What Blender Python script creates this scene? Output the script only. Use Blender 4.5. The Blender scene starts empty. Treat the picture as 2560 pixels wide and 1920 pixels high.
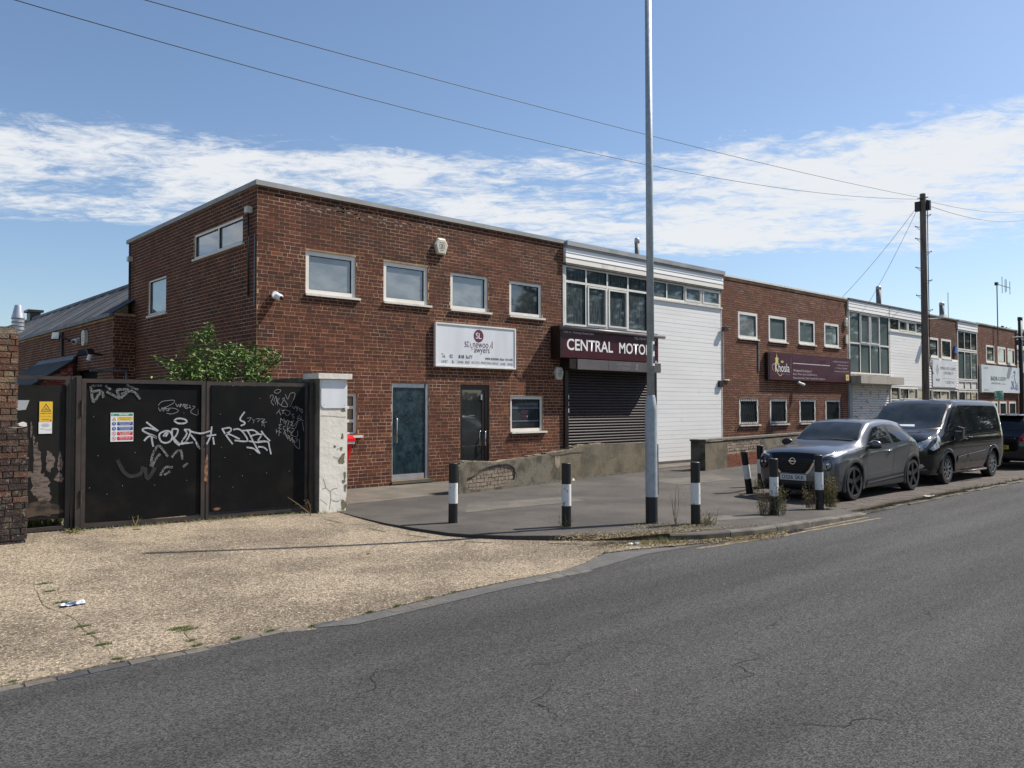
import bpy, bmesh, math, random
import numpy as np
from mathutils import Vector, Matrix
from mathutils.bvhtree import BVHTree
from mathutils.geometry import delaunay_2d_cdt
random.seed(7); rng = np.random.default_rng(7)
SC = bpy.context.scene
COL = SC.collection
rad = math.radians
# ------------------------------------------------------------------ camera
CAM_H = 1.70
PITCH, ROLL, YAW = 0.02841, -0.00209, 0.740336
R0 = Vector((math.cos(YAW), -math.sin(YAW), 0)); F0 = Vector((math.sin(YAW), math.cos(YAW), 0)); U0 = Vector((0, 0, 1))
fw = F0 * math.cos(PITCH) + U0 * math.sin(PITCH)
up = U0 * math.cos(PITCH) - F0 * math.sin(PITCH)
rt = R0 * math.cos(ROLL) + up * math.sin(ROLL)
upv = up * math.cos(ROLL) - R0 * math.sin(ROLL)
cam_d = bpy.data.cameras.new('camera'); cam = bpy.data.objects.new('camera', cam_d); COL.objects.link(cam)
m = Matrix((rt, upv, -fw)).transposed().to_4x4(); m.translation = Vector((0, 0, CAM_H)); cam.matrix_world = m
cam_d.sensor_width = 36; cam_d.lens = 2028.56 / 2560 * 36; cam_d.clip_end = 3000; cam_d.clip_start = .05
SC.camera = cam
SC.view_settings.view_transform = 'Standard'; SC.view_settings.look = 'None'
SC.view_settings.exposure = 1.02; SC.view_settings.gamma = 1; SC.view_settings.use_curve_mapping = False
# ------------------------------------------------------------------ sky
SUN_EL, SUN_AZ = rad(50), rad(-21)      # azimuth from +X towards +Y
sun_dir = Vector((math.cos(SUN_EL) * math.cos(SUN_AZ), math.cos(SUN_EL) * math.sin(SUN_AZ), math.sin(SUN_EL)))
W = bpy.data.worlds.new('World'); SC.world = W; W.use_nodes = True
nt = W.node_tree; nt.nodes.clear()
def N(t, **k):
    n = nt.nodes.new(t)
    for a, b in k.items(): setattr(n, a, b)
    return n
def Lk(a, b): nt.links.new(a, b)
def math_(op, a, b=None, c=None, clamp=False):
    n = N('ShaderNodeMath', operation=op); n.use_clamp = clamp
    for i, v in enumerate((a, b, c)):
        if v is None: continue
        if isinstance(v, (int, float)): n.inputs[i].default_value = v
        else: Lk(v, n.inputs[i])
    return n.outputs[0]
def sstep(v, a, b):
    n = N('ShaderNodeMapRange', interpolation_type='SMOOTHSTEP'); Lk(v, n.inputs[0])
    n.inputs[1].default_value = a; n.inputs[2].default_value = b
    return n.outputs[0]
out = N('ShaderNodeOutputWorld'); sky = N('ShaderNodeTexSky', sky_type='NISHITA')
sky.sun_disc = False; sky.sun_elevation = SUN_EL; sky.sun_rotation = math.atan2(sun_dir.x, sun_dir.y)
sky.altitude = 30; sky.air_density = 1.0; sky.dust_density = 0.8; sky.ozone_density = 3.2
bg = N('ShaderNodeBackground'); bg.inputs[1].default_value = 0.070
Lk(sky.outputs[0], bg.inputs[0])
tc = N('ShaderNodeTexCoord'); sx = N('ShaderNodeSeparateXYZ'); Lk(tc.outputs['Generated'], sx.inputs[0])
zz = math_('ADD', math_('MAXIMUM', sx.outputs[2], 0.0), 0.06)
px = math_('DIVIDE', sx.outputs[0], zz); py = math_('DIVIDE', sx.outputs[1], zz)
# wind-aligned axes of the cloud layer
a1 = math_('ADD', math_('MULTIPLY', px, R0.x), math_('MULTIPLY', py, R0.y))
a2 = math_('ADD', math_('MULTIPLY', px, F0.x), math_('MULTIPLY', py, F0.y))
cb = N('ShaderNodeCombineXYZ'); Lk(math_('MULTIPLY', a1, 0.62), cb.inputs[0]); Lk(a2, cb.inputs[1])
def noise(vec, sc, det, rough, dist=0, off=0):
    n = N('ShaderNodeTexNoise'); n.noise_dimensions = '4D'; Lk(vec, n.inputs['Vector'])
    n.inputs['Scale'].default_value = sc; n.inputs['Detail'].default_value = det; n.inputs['Roughness'].default_value = rough
    n.inputs['Distortion'].default_value = dist; n.inputs['W'].default_value = off
    return n.outputs[0]
n1 = noise(cb.outputs[0], 2.0, 10, .66, .45, 3.1)
n2 = noise(cb.outputs[0], 11.0, 9, .72, .7, 1.7)
n3 = noise(cb.outputs[0], .45, 2, .5, 0, 5.3)
el = math_('ADD', sx.outputs[2], math_('MULTIPLY', math_('SUBTRACT', n3, .5), .10))
band = math_('MULTIPLY', sstep(el, .155, .20), math_('SUBTRACT', 1.0, sstep(el, .275, .345)))
hi = math_('MULTIPLY', sstep(el, .34, .5), .0)
s = math_('ADD', math_('MULTIPLY', n1, .54), math_('MULTIPLY', n2, .46))
s = math_('ADD', s, math_('MULTIPLY', math_('SUBTRACT', band, 1.0), .26))
s = math_('ADD', s, math_('MULTIPLY', math_('SUBTRACT', n3, .5), .28))
s = math_('ADD', s, math_('MULTIPLY', math_('MAXIMUM', math_('MULTIPLY', a1, .012), -.03), 1.0))
wisp = math_('MULTIPLY', math_('MULTIPLY', sstep(math_('ADD', math_('MULTIPLY', n1, .7), math_('MULTIPLY', n2, .3)), .60, .76), sstep(sx.outputs[2], .30, .40)), .55)
dens = math_('MAXIMUM', math_('MULTIPLY', sstep(s, .40, .56), .97), wisp)
bgc = N('ShaderNodeBackground'); bgc.inputs[0].default_value = (.90, .93, .97, 1); bgc.inputs[1].default_value = 0.46
mx = N('ShaderNodeMixShader'); Lk(dens, mx.inputs[0]); Lk(bg.outputs[0], mx.inputs[1]); Lk(bgc.outputs[0], mx.inputs[2]); Lk(mx.outputs[0], out.inputs[0])
# ------------------------------------------------------------------ sun
sd = bpy.data.lights.new('sun', 'SUN'); sd.energy = 3.7; sd.angle = rad(.53); sd.color = (1, .93, .84)
so = bpy.data.objects.new('sun', sd); COL.objects.link(so); so.rotation_euler = sun_dir.to_track_quat('Z', 'Y').to_euler(); so.location = (0, -5, 30)

# ------------------------------------------------------------------ helpers
WL = {}
def wl(o): return WL.get(o.name, Vector((0, 0, 0))) if o is not None else Vector((0, 0, 0))
def tag(o, label=None, cat=None, group=None, kind=None):
    if label: o['label'] = label
    if cat: o['category'] = cat
    if group: o['group'] = group
    if kind: o['kind'] = kind
    return o
def thing(name, label, cat, loc=(0, 0, 0), group=None, kind=None):
    o = bpy.data.objects.new(name, None); COL.objects.link(o); o.location = loc; o.empty_display_size = .2
    WL[o.name] = Vector(loc); return tag(o, label, cat, group, kind)
def copy_tree(o, parent=None, loc=None):
    c = o.copy(); COL.objects.link(c); c.parent = parent
    if loc is not None: c.location = loc
    WL[c.name] = Vector(c.location) if parent is None else wl(parent)
    for ch in list(o.children): copy_tree(ch, c)
    return c
FRONT = Matrix.Identity(4)
def frame(o, u, d): # u along wall, d into wall
    u = Vector(u); d = Vector(d); M_ = Matrix((u, d, Vector((0, 0, 1)))).transposed().to_4x4(); M_.translation = Vector(o); return M_
YF = 14.6; XC = 6.78
FACADE = frame((0, YF, 0), (1, 0, 0), (0, 1, 0))
SIDE = frame((XC, 0, 0), (0, -1, 0), (1, 0, 0))      # u = -Y
class MB:
    def __init__(s, M=None): s.v = []; s.f = []; s.M = M; s.t = []
    def pts(s, ps):
        n = len(s.v); s.v += [tuple(p) for p in ps]; return n
    def face(s, *i): s.f.append(i)
    def box(s, x0, x1, y0, y1, z0, z1):
        n = s.pts([(x0, y0, z0), (x1, y0, z0), (x1, y1, z0), (x0, y1, z0), (x0, y0, z1), (x1, y0, z1), (x1, y1, z1), (x0, y1, z1)])
        for q in ((0, 3, 2, 1), (4, 5, 6, 7), (0, 1, 5, 4), (1, 2, 6, 5), (2, 3, 7, 6), (3, 0, 4, 7)): s.f.append(tuple(n + i for i in q))
        return s
    def quad(s, a, b, c, d): n = s.pts([a, b, c, d]); s.f.append((n, n + 1, n + 2, n + 3)); return s
    def ring(s, c, r, ax, k, ry=None):
        ax = Vector(ax).normalized(); t = Vector((0, 0, 1)) if abs(ax.z) < .9 else Vector((1, 0, 0))
        a = ax.cross(t).normalized(); b = ax.cross(a); c = Vector(c); ry = ry or r
        return [c + a * math.cos(2 * math.pi * i / k) * r + b * math.sin(2 * math.pi * i / k) * ry for i in range(k)]
    def tube(s, path, r, k=8, caps=True):
        path = [Vector(p) for p in path]; n0 = None; rs = r if isinstance(r, (list, tuple)) else [r] * len(path)
        a0 = None
        for i, p in enumerate(path):
            d = (path[min(i + 1, len(path) - 1)] - path[max(i - 1, 0)]).normalized()
            if a0 is None:
                t = Vector((0, 0, 1)) if abs(d.z) < .9 else Vector((1, 0, 0)); a = d.cross(t).normalized()
            else: a = (a0 - d * a0.dot(d)).normalized()
            a0 = a; b = d.cross(a)
            n = s.pts([p + (a * math.cos(2 * math.pi * j / k) + b * math.sin(2 * math.pi * j / k)) * rs[i] for j in range(k)])
            if n0 is not None:
                for j in range(k): s.f.append((n0 + j, n0 + (j + 1) % k, n + (j + 1) % k, n + j))
            elif caps: s.f.append(tuple(n + j for j in reversed(range(k))))
            n0 = n
        if caps: s.f.append(tuple(n0 + j for j in range(k)))
        return s
    def lathe(s, prof, o, ax=(0, 0, 1), k=24, caps=True):
        ax = Vector(ax).normalized(); o = Vector(o); n0 = None
        for (r, h) in prof:
            n = s.pts(s.ring(o + ax * h, max(r, 1e-4), ax, k))
            if n0 is not None:
                for j in range(k): s.f.append((n0 + j, n0 + (j + 1) % k, n + (j + 1) % k, n + j))
            elif caps: s.f.append(tuple(n + j for j in reversed(range(k))))
            n0 = n
        if caps: s.f.append(tuple(n0 + j for j in range(k)))
        return s
    def prism(s, poly, d0, d1, f=lambda a, b, d: (a, d, b)):
        """poly in (u,z), extruded between depths d0<d1"""
        k = len(poly); n = s.pts([f(a, b, d0) for a, b in poly] + [f(a, b, d1) for a, b in poly])
        s.f.append(tuple(n + i for i in range(k))); s.f.append(tuple(n + k + i for i in reversed(range(k))))
        for i in range(k): j = (i + 1) % k; s.f.append((n + i, n + k + i, n + k + j, n + j))
        return s
    def plate(s, outer, holes, d0, d1):
        """outline with holes: front face at depth d0 and edges back to d1"""
        P = []; E = []; 
        for loop in [outer] + holes:
            b = len(P); P += [Vector(p) for p in loop]; E += [(b + i, b + (i + 1) % len(loop)) for i in range(len(loop))]
        vs, es, fs, *_ = delaunay_2d_cdt(P, E, [], 2 if not holes else 1, 1e-5)
        def inside(pt, loop):
            c = False; j = len(loop) - 1
            for i in range(len(loop)):
                a, b = loop[i], loop[j]
                if (a[1] > pt[1]) != (b[1] > pt[1]) and pt[0] < (b[0] - a[0]) * (pt[1] - a[1]) / (b[1] - a[1]) + a[0]: c = not c
                j = i
            return c
        n = s.pts([(v.x, d0, v.y) for v in vs])
        for f in fs:
            cx = sum(vs[i].x for i in f) / len(f); cy = sum(vs[i].y for i in f) / len(f)
            if inside((cx, cy), outer) and not any(inside((cx, cy), h) for h in holes): s.f.append(tuple(n + i for i in f))
        if d1 != d0:
            for loop in [outer] + holes:
                k = len(loop); n = s.pts([(a, d0, b) for a, b in loop] + [(a, d1, b) for a, b in loop])
                for i in range(k): j = (i + 1) % k; s.f.append((n + i, n + j, n + k + j, n + k + i))
        return s
    def mesh(s, name, off=Vector((0, 0, 0)), smooth=False, fix=True):
        me = bpy.data.meshes.new(name)
        vs = [(s.M @ Vector(p)) - off if s.M else Vector(p) - off for p in s.v]
        me.from_pydata(vs, [], s.f)
        if fix:
            bm = bmesh.new(); bm.from_mesh(me); bmesh.ops.recalc_face_normals(bm, faces=bm.faces); bm.to_mesh(me); bm.free()
        if smooth: me.shade_smooth()
        me.update(); return me
    def build(s, name, mat, parent=None, label=None, smooth=False, fix=True, kind=None, auto=None, cat=None, group=None):
        me = s.mesh(name, wl(parent), smooth, fix)
        if mat: me.materials.append(mat)
        if auto: me.shade_smooth(); me.set_sharp_from_angle(angle=rad(auto))
        return link(name, me, parent, label, kind, cat, group)
def link(name, me, parent=None, label=None, kind=None, cat=None, group=None):
    o = bpy.data.objects.new(name, me); COL.objects.link(o)
    if parent: o.parent = parent; WL[o.name] = wl(parent)
    return tag(o, label, cat, group, kind)
def bx(name, mat, parent, x0, x1, y0, y1, z0, z1, M=None, **k):
    return MB(M).box(x0, x1, y0, y1, z0, z1).build(name, mat, parent, **k)

# ------------------------------------------------------------------ materials
def mat(name, c, c2=None, sc=4, det=6, lo=.35, hi=.65, rough=.8, metal=0, bump=0, bsc=None, spec=.5, coat=0, r2=None, third=None, stretch=None, trans=0, sub=None, tone=None, grain=None):
    """noise-mixed principled material on world position"""
    m = bpy.data.materials.new(name); m.use_nodes = True; t = m.node_tree; b = t.nodes['Principled BSDF']
    def nd(ty, **k):
        n = t.nodes.new(ty)
        for a, v in k.items(): setattr(n, a, v)
        return n
    lk = t.links.new
    g = nd('ShaderNodeNewGeometry'); pos = g.outputs['Position']
    if stretch:
        mp = nd('ShaderNodeMapping'); mp.inputs['Scale'].default_value = stretch; lk(pos, mp.inputs[0]); spos = mp.outputs[0]
    else: spos = pos
    def nz(scale, detail, vec, w=0, rg=.6):
        n = nd('ShaderNodeTexNoise'); lk(vec, n.inputs['Vector']); n.inputs['Scale'].default_value = scale; n.inputs['Detail'].default_value = detail; n.inputs['Roughness'].default_value = rg
        return n.outputs[0]
    def ramp(v, a, b_):
        n = nd('ShaderNodeMapRange', interpolation_type='SMOOTHSTEP'); lk(v, n.inputs[0]); n.inputs[1].default_value = a; n.inputs[2].default_value = b_; return n.outputs[0]
    def mixc(f, a, b_, mode='MIX'):
        n = nd('ShaderNodeMix', data_type='RGBA', blend_type=mode)
        for sock, v in ((n.inputs[0], f), (n.inputs[6], a), (n.inputs[7], b_)):
            if isinstance(v, tuple): sock.default_value = (*v, 1) if len(v) == 3 else v
            elif isinstance(v, (int, float)): sock.default_value = v
            else: lk(v, sock)
        return n.outputs[2]
    col = c
    if tone:
        at = nd('ShaderNodeAttribute', attribute_type='GEOMETRY', attribute_name='tone')
        cr = nd('ShaderNodeValToRGB'); e = cr.color_ramp.elements
        e[0].position = tone[0][0]; e[0].color = (*tone[0][1], 1); e[1].position = tone[-1][0]; e[1].color = (*tone[-1][1], 1)
        for p_, c_ in tone[1:-1]: q = e.new(p_); q.color = (*c_, 1)
        lk(at.outputs['Fac'], cr.inputs[0]); col = cr.outputs[0]
    if c2:
        f = ramp(nz(sc, det, spos), lo, hi); col = mixc(f, col, c2)
    if third:   # (colour, scale, lo, hi, amount)
        c3, s3, l3, h3, a3 = third; f = ramp(nz(s3, 8, pos), l3, h3)
        mm = nd('ShaderNodeMath', operation='MULTIPLY'); lk(f, mm.inputs[0]); mm.inputs[1].default_value = a3; col = mixc(mm.outputs[0], col, c3)
    if grain:   # (scale, amount): per-grain brightness
        gn = nd('ShaderNodeTexVoronoi'); gn.inputs['Scale'].default_value = grain[0]; lk(pos, gn.inputs['Vector'])
        sp = nd('ShaderNodeSeparateColor'); lk(gn.outputs['Color'], sp.inputs[0])
        mr = nd('ShaderNodeMapRange'); lk(sp.outputs[0], mr.inputs[0]); mr.inputs[3].default_value = 1 - grain[1]; mr.inputs[4].default_value = 1 + grain[1]
        cc = nd('ShaderNodeCombineColor'); [lk(mr.outputs[0], cc.inputs[i]) for i in range(3)]
        col = mixc(1.0, col, cc.outputs[0], 'MULTIPLY')
    if isinstance(col, tuple): b.inputs['Base Color'].default_value = (*col, 1)
    else: lk(col, b.inputs['Base Color'])
    b.inputs['Roughness'].default_value = rough; b.inputs['Metallic'].default_value = metal
    b.inputs['Specular IOR Level'].default_value = spec; b.inputs['Coat Weight'].default_value = coat; b.inputs['Coat Roughness'].default_value = .04
    if trans: b.inputs['Transmission Weight'].default_value = trans
    if r2 is not None:
        f = ramp(nz(sc * 1.7, det, spos), lo, hi); mr = nd('ShaderNodeMapRange'); lk(f, mr.inputs[0]); mr.inputs[3].default_value = rough; mr.inputs[4].default_value = r2; lk(mr.outputs[0], b.inputs['Roughness'])
    if bump:
        bp = nd('ShaderNodeBump'); bp.inputs['Strength'].default_value = min(1, bump); bp.inputs['Distance'].default_value = .02 if bump <= 1 else .02 * bump
        lk(nz(bsc or sc * 4, 5, spos), bp.inputs['Height']); lk(bp.outputs[0], b.inputs['Normal'])
    m['api'] = 1
    return m
BR = [(0, (.038, .0115, .0055)), (.3, (.080, .0185, .0072)), (.6, (.115, .027, .0098)), (.85, (.158, .042, .015)), (1, (.21, .066, .024))]
m_brick = mat('red_brick', (.1, .03, .02), (.05, .02, .015), sc=28, det=5, lo=.45, hi=.75, rough=.9, bump=.5, bsc=90, tone=BR, third=((.30, .17, .11), 55, .62, .78, .35))
BRF = [(p, tuple(min(1, v * 1.15) for v in c)) for p, c in BR]
m_brick2 = mat('orange_red_brick', (.1, .03, .02), (.06, .025, .018), sc=28, det=5, lo=.45, hi=.75, rough=.9, bump=.4, bsc=90, tone=[(p, (c[0] * 1.1, c[1] * 1.1, c[2] * 1.05)) for p, c in BR])
m_brick_dark = mat('dark_red_brick', (.1, .03, .02), (.05, .02, .015), sc=28, det=5, lo=.45, hi=.75, rough=.9, bump=.5, bsc=90, tone=[(p, (c[0] * .75, c[1] * .85, c[2] * .95)) for p, c in BR])
m_mortar = mat('mortar', (.44, .28, .155), (.27, .168, .095), sc=3, rough=.95, third=((.66, .52, .38), 1.2, .5, .7, .6))
m_mortar_pale = mat('pale_mortar', (.27, .225, .165), (.14, .115, .085), sc=6, rough=.95, bump=.6, bsc=60)
m_brick_old = mat('weathered_brick', (.1, .03, .02), (.10, .08, .06), sc=9, det=9, lo=.48, hi=.68, rough=.95, bump=1.0, bsc=45,
    tone=[(0, (.024, .019, .019)), (.3, (.050, .028, .022)), (.5, (.12, .050, .030)), (.75, (.165, .085, .050)), (1, (.21, .15, .085))], third=((.34, .28, .22), 22, .56, .70, .6))
m_brick_pale = mat('spalled_brick', (.1, .03, .02), (.25, .20, .15), sc=12, det=8, lo=.4, hi=.6, rough=.95, bump=1.0, bsc=50,
    tone=[(0, (.14, .105, .075)), (.5, (.20, .155, .115)), (1, (.29, .24, .18))])
m_upvc = mat('white_upvc', (.78, .765, .71), (.68, .66, .60), sc=1.5, rough=.35)
m_upvc_old = mat('aged_white_upvc', (.66, .64, .58), (.48, .46, .41), sc=3, rough=.5)
m_sill = mat('white_sill', (.68, .66, .60), (.40, .37, .31), sc=8, lo=.5, hi=.8, rough=.6)
m_board = mat('white_weatherboard', (.82, .81, .78), (.74, .73, .70), sc=.8, lo=.35, hi=.75, rough=.45, stretch=(.4, 1, 3), third=((.50, .47, .42), 2.2, .58, .8, .4))
m_board_dirty = mat('stained_weatherboard', (.66, .63, .57), (.30, .25, .19), sc=2.4, det=9, lo=.5, hi=.85, rough=.65, stretch=(1, 1, .25))
m_cap = mat('grey_roof_capping', (.33, .335, .335), (.22, .225, .225), sc=.9, lo=.4, hi=.7, rough=.6, r2=.75, third=((.34, .34, .34), 9, .66, .8, .5))
m_cap_dark = mat('dark_roof_felt', (.07, .07, .07), (.12, .12, .115), sc=4, rough=.9)
m_roof = mat('flat_roof_felt', (.09, .09, .09), (.14, .135, .13), sc=1, rough=.9)
def glass(name, c, c2=None, sc=.8, rough=.03, st=None): return mat(name, c, c2, sc=sc, lo=.35, hi=.7, rough=rough, spec=.9, coat=1.0, stretch=st)
g_obscure = glass('obscured_glass', (.16, .18, .185), (.27, .285, .29), 1.6, st=(1, 1, 2.2))
g_clear = glass('window_glass', (.028, .034, .036), (.05, .056, .056), 1.4)
g_curtain = glass('glass_over_net_curtain', (.030, .045, .050), (.10, .12, .125), 5, st=(6, 1, .6))
g_teal = glass('grey_green_glass', (.115, .155, .155), (.15, .19, .19), 1.0)
g_film = mat('blue_film_glass', (.007, .020, .027), (.020, .045, .056), sc=4.5, det=9, lo=.42, hi=.62, rough=.22, spec=.6, bump=.9, bsc=7, stretch=(1.2, 1, .7))
g_door = glass('dark_door_glass', (.020, .024, .024), (.04, .045, .043), 1.1)
m_blind = mat('window_blind', (.25, .19, .10), (.33, .26, .15), sc=2, rough=.8, stretch=(1, 1, 20))
m_alu = mat('brushed_aluminium', (.50, .51, .53), (.42, .43, .45), sc=6, rough=.38, metal=.6)
m_steel = mat('stainless_steel', (.62, .63, .64), rough=.22, metal=1)
m_galv = mat('galvanised_steel', (.32, .36, .385), (.40, .44, .46), sc=16, det=4, lo=.35, hi=.65, rough=.5, metal=.35, r2=.62, third=((.24, .27, .29), 2.2, .5, .75, .6))
m_dkbrown = mat('dark_brown_frame', (.018, .011, .010), rough=.35)
m_maroon = mat('maroon_panel', (.055, .006, .012), (.040, .005, .010), sc=2, rough=.35, stretch=(2, 1, .4), third=((.13, .06, .06), 14, .66, .8, .35))
m_maroon2 = mat('plum_panel', (.062, .014, .028), (.052, .011, .024), sc=2, rough=.4)
m_shutter = mat('brown_shutter_slat', (.030, .021, .021), (.021, .015, .015), sc=2.2, rough=.5, spec=.3, stretch=(.5, 1, 3), third=((.08, .07, .07), 16, .62, .8, .3))
m_shutbox = mat('brown_grey_shutter_box', (.13, .115, .12), (.10, .09, .093), sc=1.5, rough=.42)
m_shut_white = mat('graffitied_white_shutter', (.60, .58, .55), (.13, .12, .13), sc=2.6, det=10, lo=.53, hi=.66, rough=.5, stretch=(1, 1, 2))
m_conc_canopy = mat('stained_concrete', (.38, .35, .30), (.17, .15, .12), sc=2.2, det=8, lo=.45, hi=.8, rough=.9, bump=.3, stretch=(1, 1, .3))
m_signwhite = mat('white_sign_face', (.72, .74, .76), (.64, .66, .68), sc=1.2, rough=.3, stretch=(2, 1, .4))
m_signgrey = mat('pale_blue_sign_face', (.60, .66, .70), (.54, .60, .64), sc=.9, rough=.3)
m_white = mat('white_paint', (.78, .78, .77), rough=.5)
m_black = mat('black_paint', (.006, .006, .006), (.02, .019, .018), sc=14, lo=.55, hi=.75, rough=.5)
m_blackpl = mat('black_plastic', (.014, .014, .015), rough=.45)
m_lettermaroon = mat('maroon_lettering', (.12, .02, .045), rough=.5)
m_letterblack = mat('black_lettering', (.03, .028, .028), rough=.5)
m_lettergrey = mat('grey_lettering', (.12, .13, .15), rough=.5)
m_letterfaint = mat('faded_lettering', (.105, .04, .055), rough=.5)
m_letterfaint2 = mat('worn_pale_lettering', (.24, .215, .22), rough=.5)
m_letterpink = mat('pale_lettering', (.55, .48, .50), rough=.5)
m_blue = mat('blue_print', (.03, .07, .26), rough=.45); m_green = mat('green_print', (.03, .26, .15), rough=.45)
m_redp = mat('red_print', (.50, .018, .03), rough=.45); m_yel = mat('yellow_print', (.72, .46, .03), rough=.45); m_yelpale = mat('pale_yellow_print', (.62, .55, .20), rough=.45)
m_red = mat('red_bin_plastic', (.62, .006, .012), rough=.35)
m_cream = mat('cream_plastic', (.62, .59, .48), (.5, .47, .38), sc=12, rough=.45)
m_gate = mat('black_gate_sheet', (.003, .0032, .0036), (.0085, .008, .0075), sc=1.5, det=8, lo=.45, hi=.7, rough=.5, r2=.65, bump=.06, bsc=6, third=((.020, .016, .012), 1.1, .58, .72, .5), spec=.15)
m_gate_worn = mat('peeling_gate_sheet', (.006, .006, .006), (.012, .012, .011), sc=2, rough=.6, bump=.1, bsc=10, spec=.2)
m_peel = mat('exposed_grey_board', (.15, .115, .10), (.055, .042, .035), sc=11, det=10, lo=.45, hi=.62, rough=.9, stretch=(1, 1, 3))
m_peel2 = mat('rust_brown_stain', (.075, .052, .036), (.016, .014, .012), sc=7, det=10, lo=.42, hi=.6, rough=.9, stretch=(1, 1, 2))
m_gframe = mat('brown_gate_frame', (.045, .030, .024), (.022, .018, .016), sc=5, det=8, rough=.6, third=((.20, .09, .05), 20, .68, .8, .5))
m_chalk = mat('white_spray_paint', (.42, .44, .46), (.26, .28, .29), sc=30, rough=.7)
m_chalk2 = mat('white_scratch_marks', (.20, .20, .20), (.008, .008, .008), sc=90, det=4, lo=.42, hi=.56, rough=.8)
m_chalk3 = mat('thin_scratched_lines', (.24, .24, .25), rough=.8)
m_chalk4 = mat('faded_spray_haze', (.018, .019, .020), (.006, .006, .006), sc=20, rough=.8)
m_render_white = mat('white_painted_render', (.72, .69, .61), (.62, .58, .50), sc=3, det=9, lo=.4, hi=.7, rough=.85, bump=.35, bsc=12, third=((.40, .36, .27), 7, .70, .78, .6))
m_render_grey_shade = mat('grey_render_and_shade', (.20, .185, .155), (.12, .11, .09), sc=2.2, det=9, lo=.4, hi=.65, rough=.95, bump=.5, bsc=30, third=((.07, .065, .05), 5, .6, .75, .6))  # wall render; on the white pillar it stands for the shaded side
m_flake = mat('khaki_patch', (.21, .18, .115), (.13, .115, .07), sc=30, rough=.95)
m_crack = mat('crack_line', (.05, .045, .035), rough=1)
m_lowwall = mat('pebbledash_render', (.155, .130, .085), (.078, .068, .047), sc=1.6, det=9, lo=.4, hi=.65, rough=.95, bump=1.0, bsc=55, third=((.42, .37, .28), 48, .64, .72, .6), grain=(60, .25))
m_lowwall_grey = mat('grey_moss_render', (.145, .128, .095), (.055, .049, .036), sc=3, det=10, lo=.42, hi=.64, rough=.95, bump=.8, bsc=35)
m_coping = mat('mossy_coping', (.085, .08, .06), (.15, .135, .11), sc=8, det=8, rough=.95, bump=.6, bsc=40)
m_asph = mat('road_asphalt', (.070, .0695, .0685), (.044, .0437, .043), stretch=(.12, 1, 1), sc=1.1, det=10, lo=.34, hi=.66, rough=.9, bump=1.0, bsc=110, third=((.19, .18, .165), 105, .61, .66, .65), grain=(105, .7), spec=.3)
m_asph_pale = mat('worn_pale_asphalt', (.115, .112, .105), (.085, .083, .08), sc=5, det=8, rough=.9, bump=.8, bsc=90, grain=(120, .3))
m_tarmac = mat('old_footway_tarmac', (.090, .080, .069), (.050, .046, .041), sc=.8, det=10, lo=.36, hi=.64, rough=.92, bump=.8, bsc=100, third=((.20, .18, .15), 130, .62, .68, .5), grain=(120, .3))
m_concrete = mat('exposed_aggregate_concrete', (.262, .212, .148), (.134, .106, .073), sc=.75, det=12, lo=.36, hi=.64, rough=.92, bump=1.0, bsc=60, third=((.47, .39, .295), 52, .55, .64, .85), grain=(60, .62))
m_slab = mat('grey_concrete_path', (.13, .115, .092), (.085, .076, .062), sc=1.5, det=9, rough=.92, bump=.4, bsc=60, third=((.30, .28, .22), 6, .66, .76, .6))
m_kerb = mat('kerb_concrete', (.15, .135, .112), (.085, .078, .066), sc=4, det=9, rough=.92, bump=.7, bsc=70, grain=(140, .25))
m_sett = mat('granite_sett', (.135, .122, .10), (.085, .078, .068), sc=6, rough=.8, bump=.6, bsc=50)
m_sett_tar = mat('tarred_sett', (.035, .036, .04), (.06, .06, .06), sc=6, rough=.7, bump=.4, bsc=50)
m_paver = mat('block_paver', (.09, .075, .064), (.06, .05, .044), sc=5, rough=.9, bump=.5, bsc=60, tone=[(0, (.068, .056, .049)), (1, (.11, .086, .072))])
m_sand = mat('joint_sand', (.035, .031, .026), rough=1)
m_ground = mat('ground_earth', (.10, .095, .07), (.07, .075, .05), sc=.3, rough=1)
m_yline = mat('worn_yellow_paint', (.27, .20, .09), (.085, .078, .062), sc=16, det=10, lo=.36, hi=.58, rough=.85, bump=.5, bsc=90)
m_bark = mat('creosoted_pole', (.20, .155, .12), (.10, .078, .06), sc=3, det=8, rough=.9, bump=.4, bsc=20, stretch=(8, 8, .5))
m_wire = mat('black_cable', (.012, .012, .013), rough=.6)
m_corr = mat('corrugated_sheet', (.13, .14, .155), (.055, .06, .066), sc=1.3, det=8, lo=.42, hi=.58, rough=.7, stretch=(.12, 4, .12), third=((.30, .32, .34), 2.2, .6, .72, .6))
m_slate = mat('old_roof_felt', (.03, .032, .033), (.06, .06, .058), sc=3, rough=.8)
m_redboard = mat('flaking_red_board', (.24, .035, .024), (.42, .27, .16), sc=6, det=10, lo=.5, hi=.62, rough=.8, stretch=(1, 1, 4))
m_lead = mat('lead_flashing', (.16, .17, .18), (.1, .1, .11), sc=5, rough=.6)
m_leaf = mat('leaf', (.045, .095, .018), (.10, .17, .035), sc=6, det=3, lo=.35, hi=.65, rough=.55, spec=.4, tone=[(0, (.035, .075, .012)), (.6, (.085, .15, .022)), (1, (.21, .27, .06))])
m_leafdark = mat('dark_leaf', (.03, .06, .015), rough=.6, tone=[(0, (.018, .04, .010)), (1, (.07, .11, .03))])
m_weed = mat('weed', (.1, .12, .04), rough=.8, tone=[(0, (.045, .095, .018)), (.5, (.11, .13, .04)), (.8, (.24, .18, .08)), (1, (.15, .075, .04))])
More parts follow.
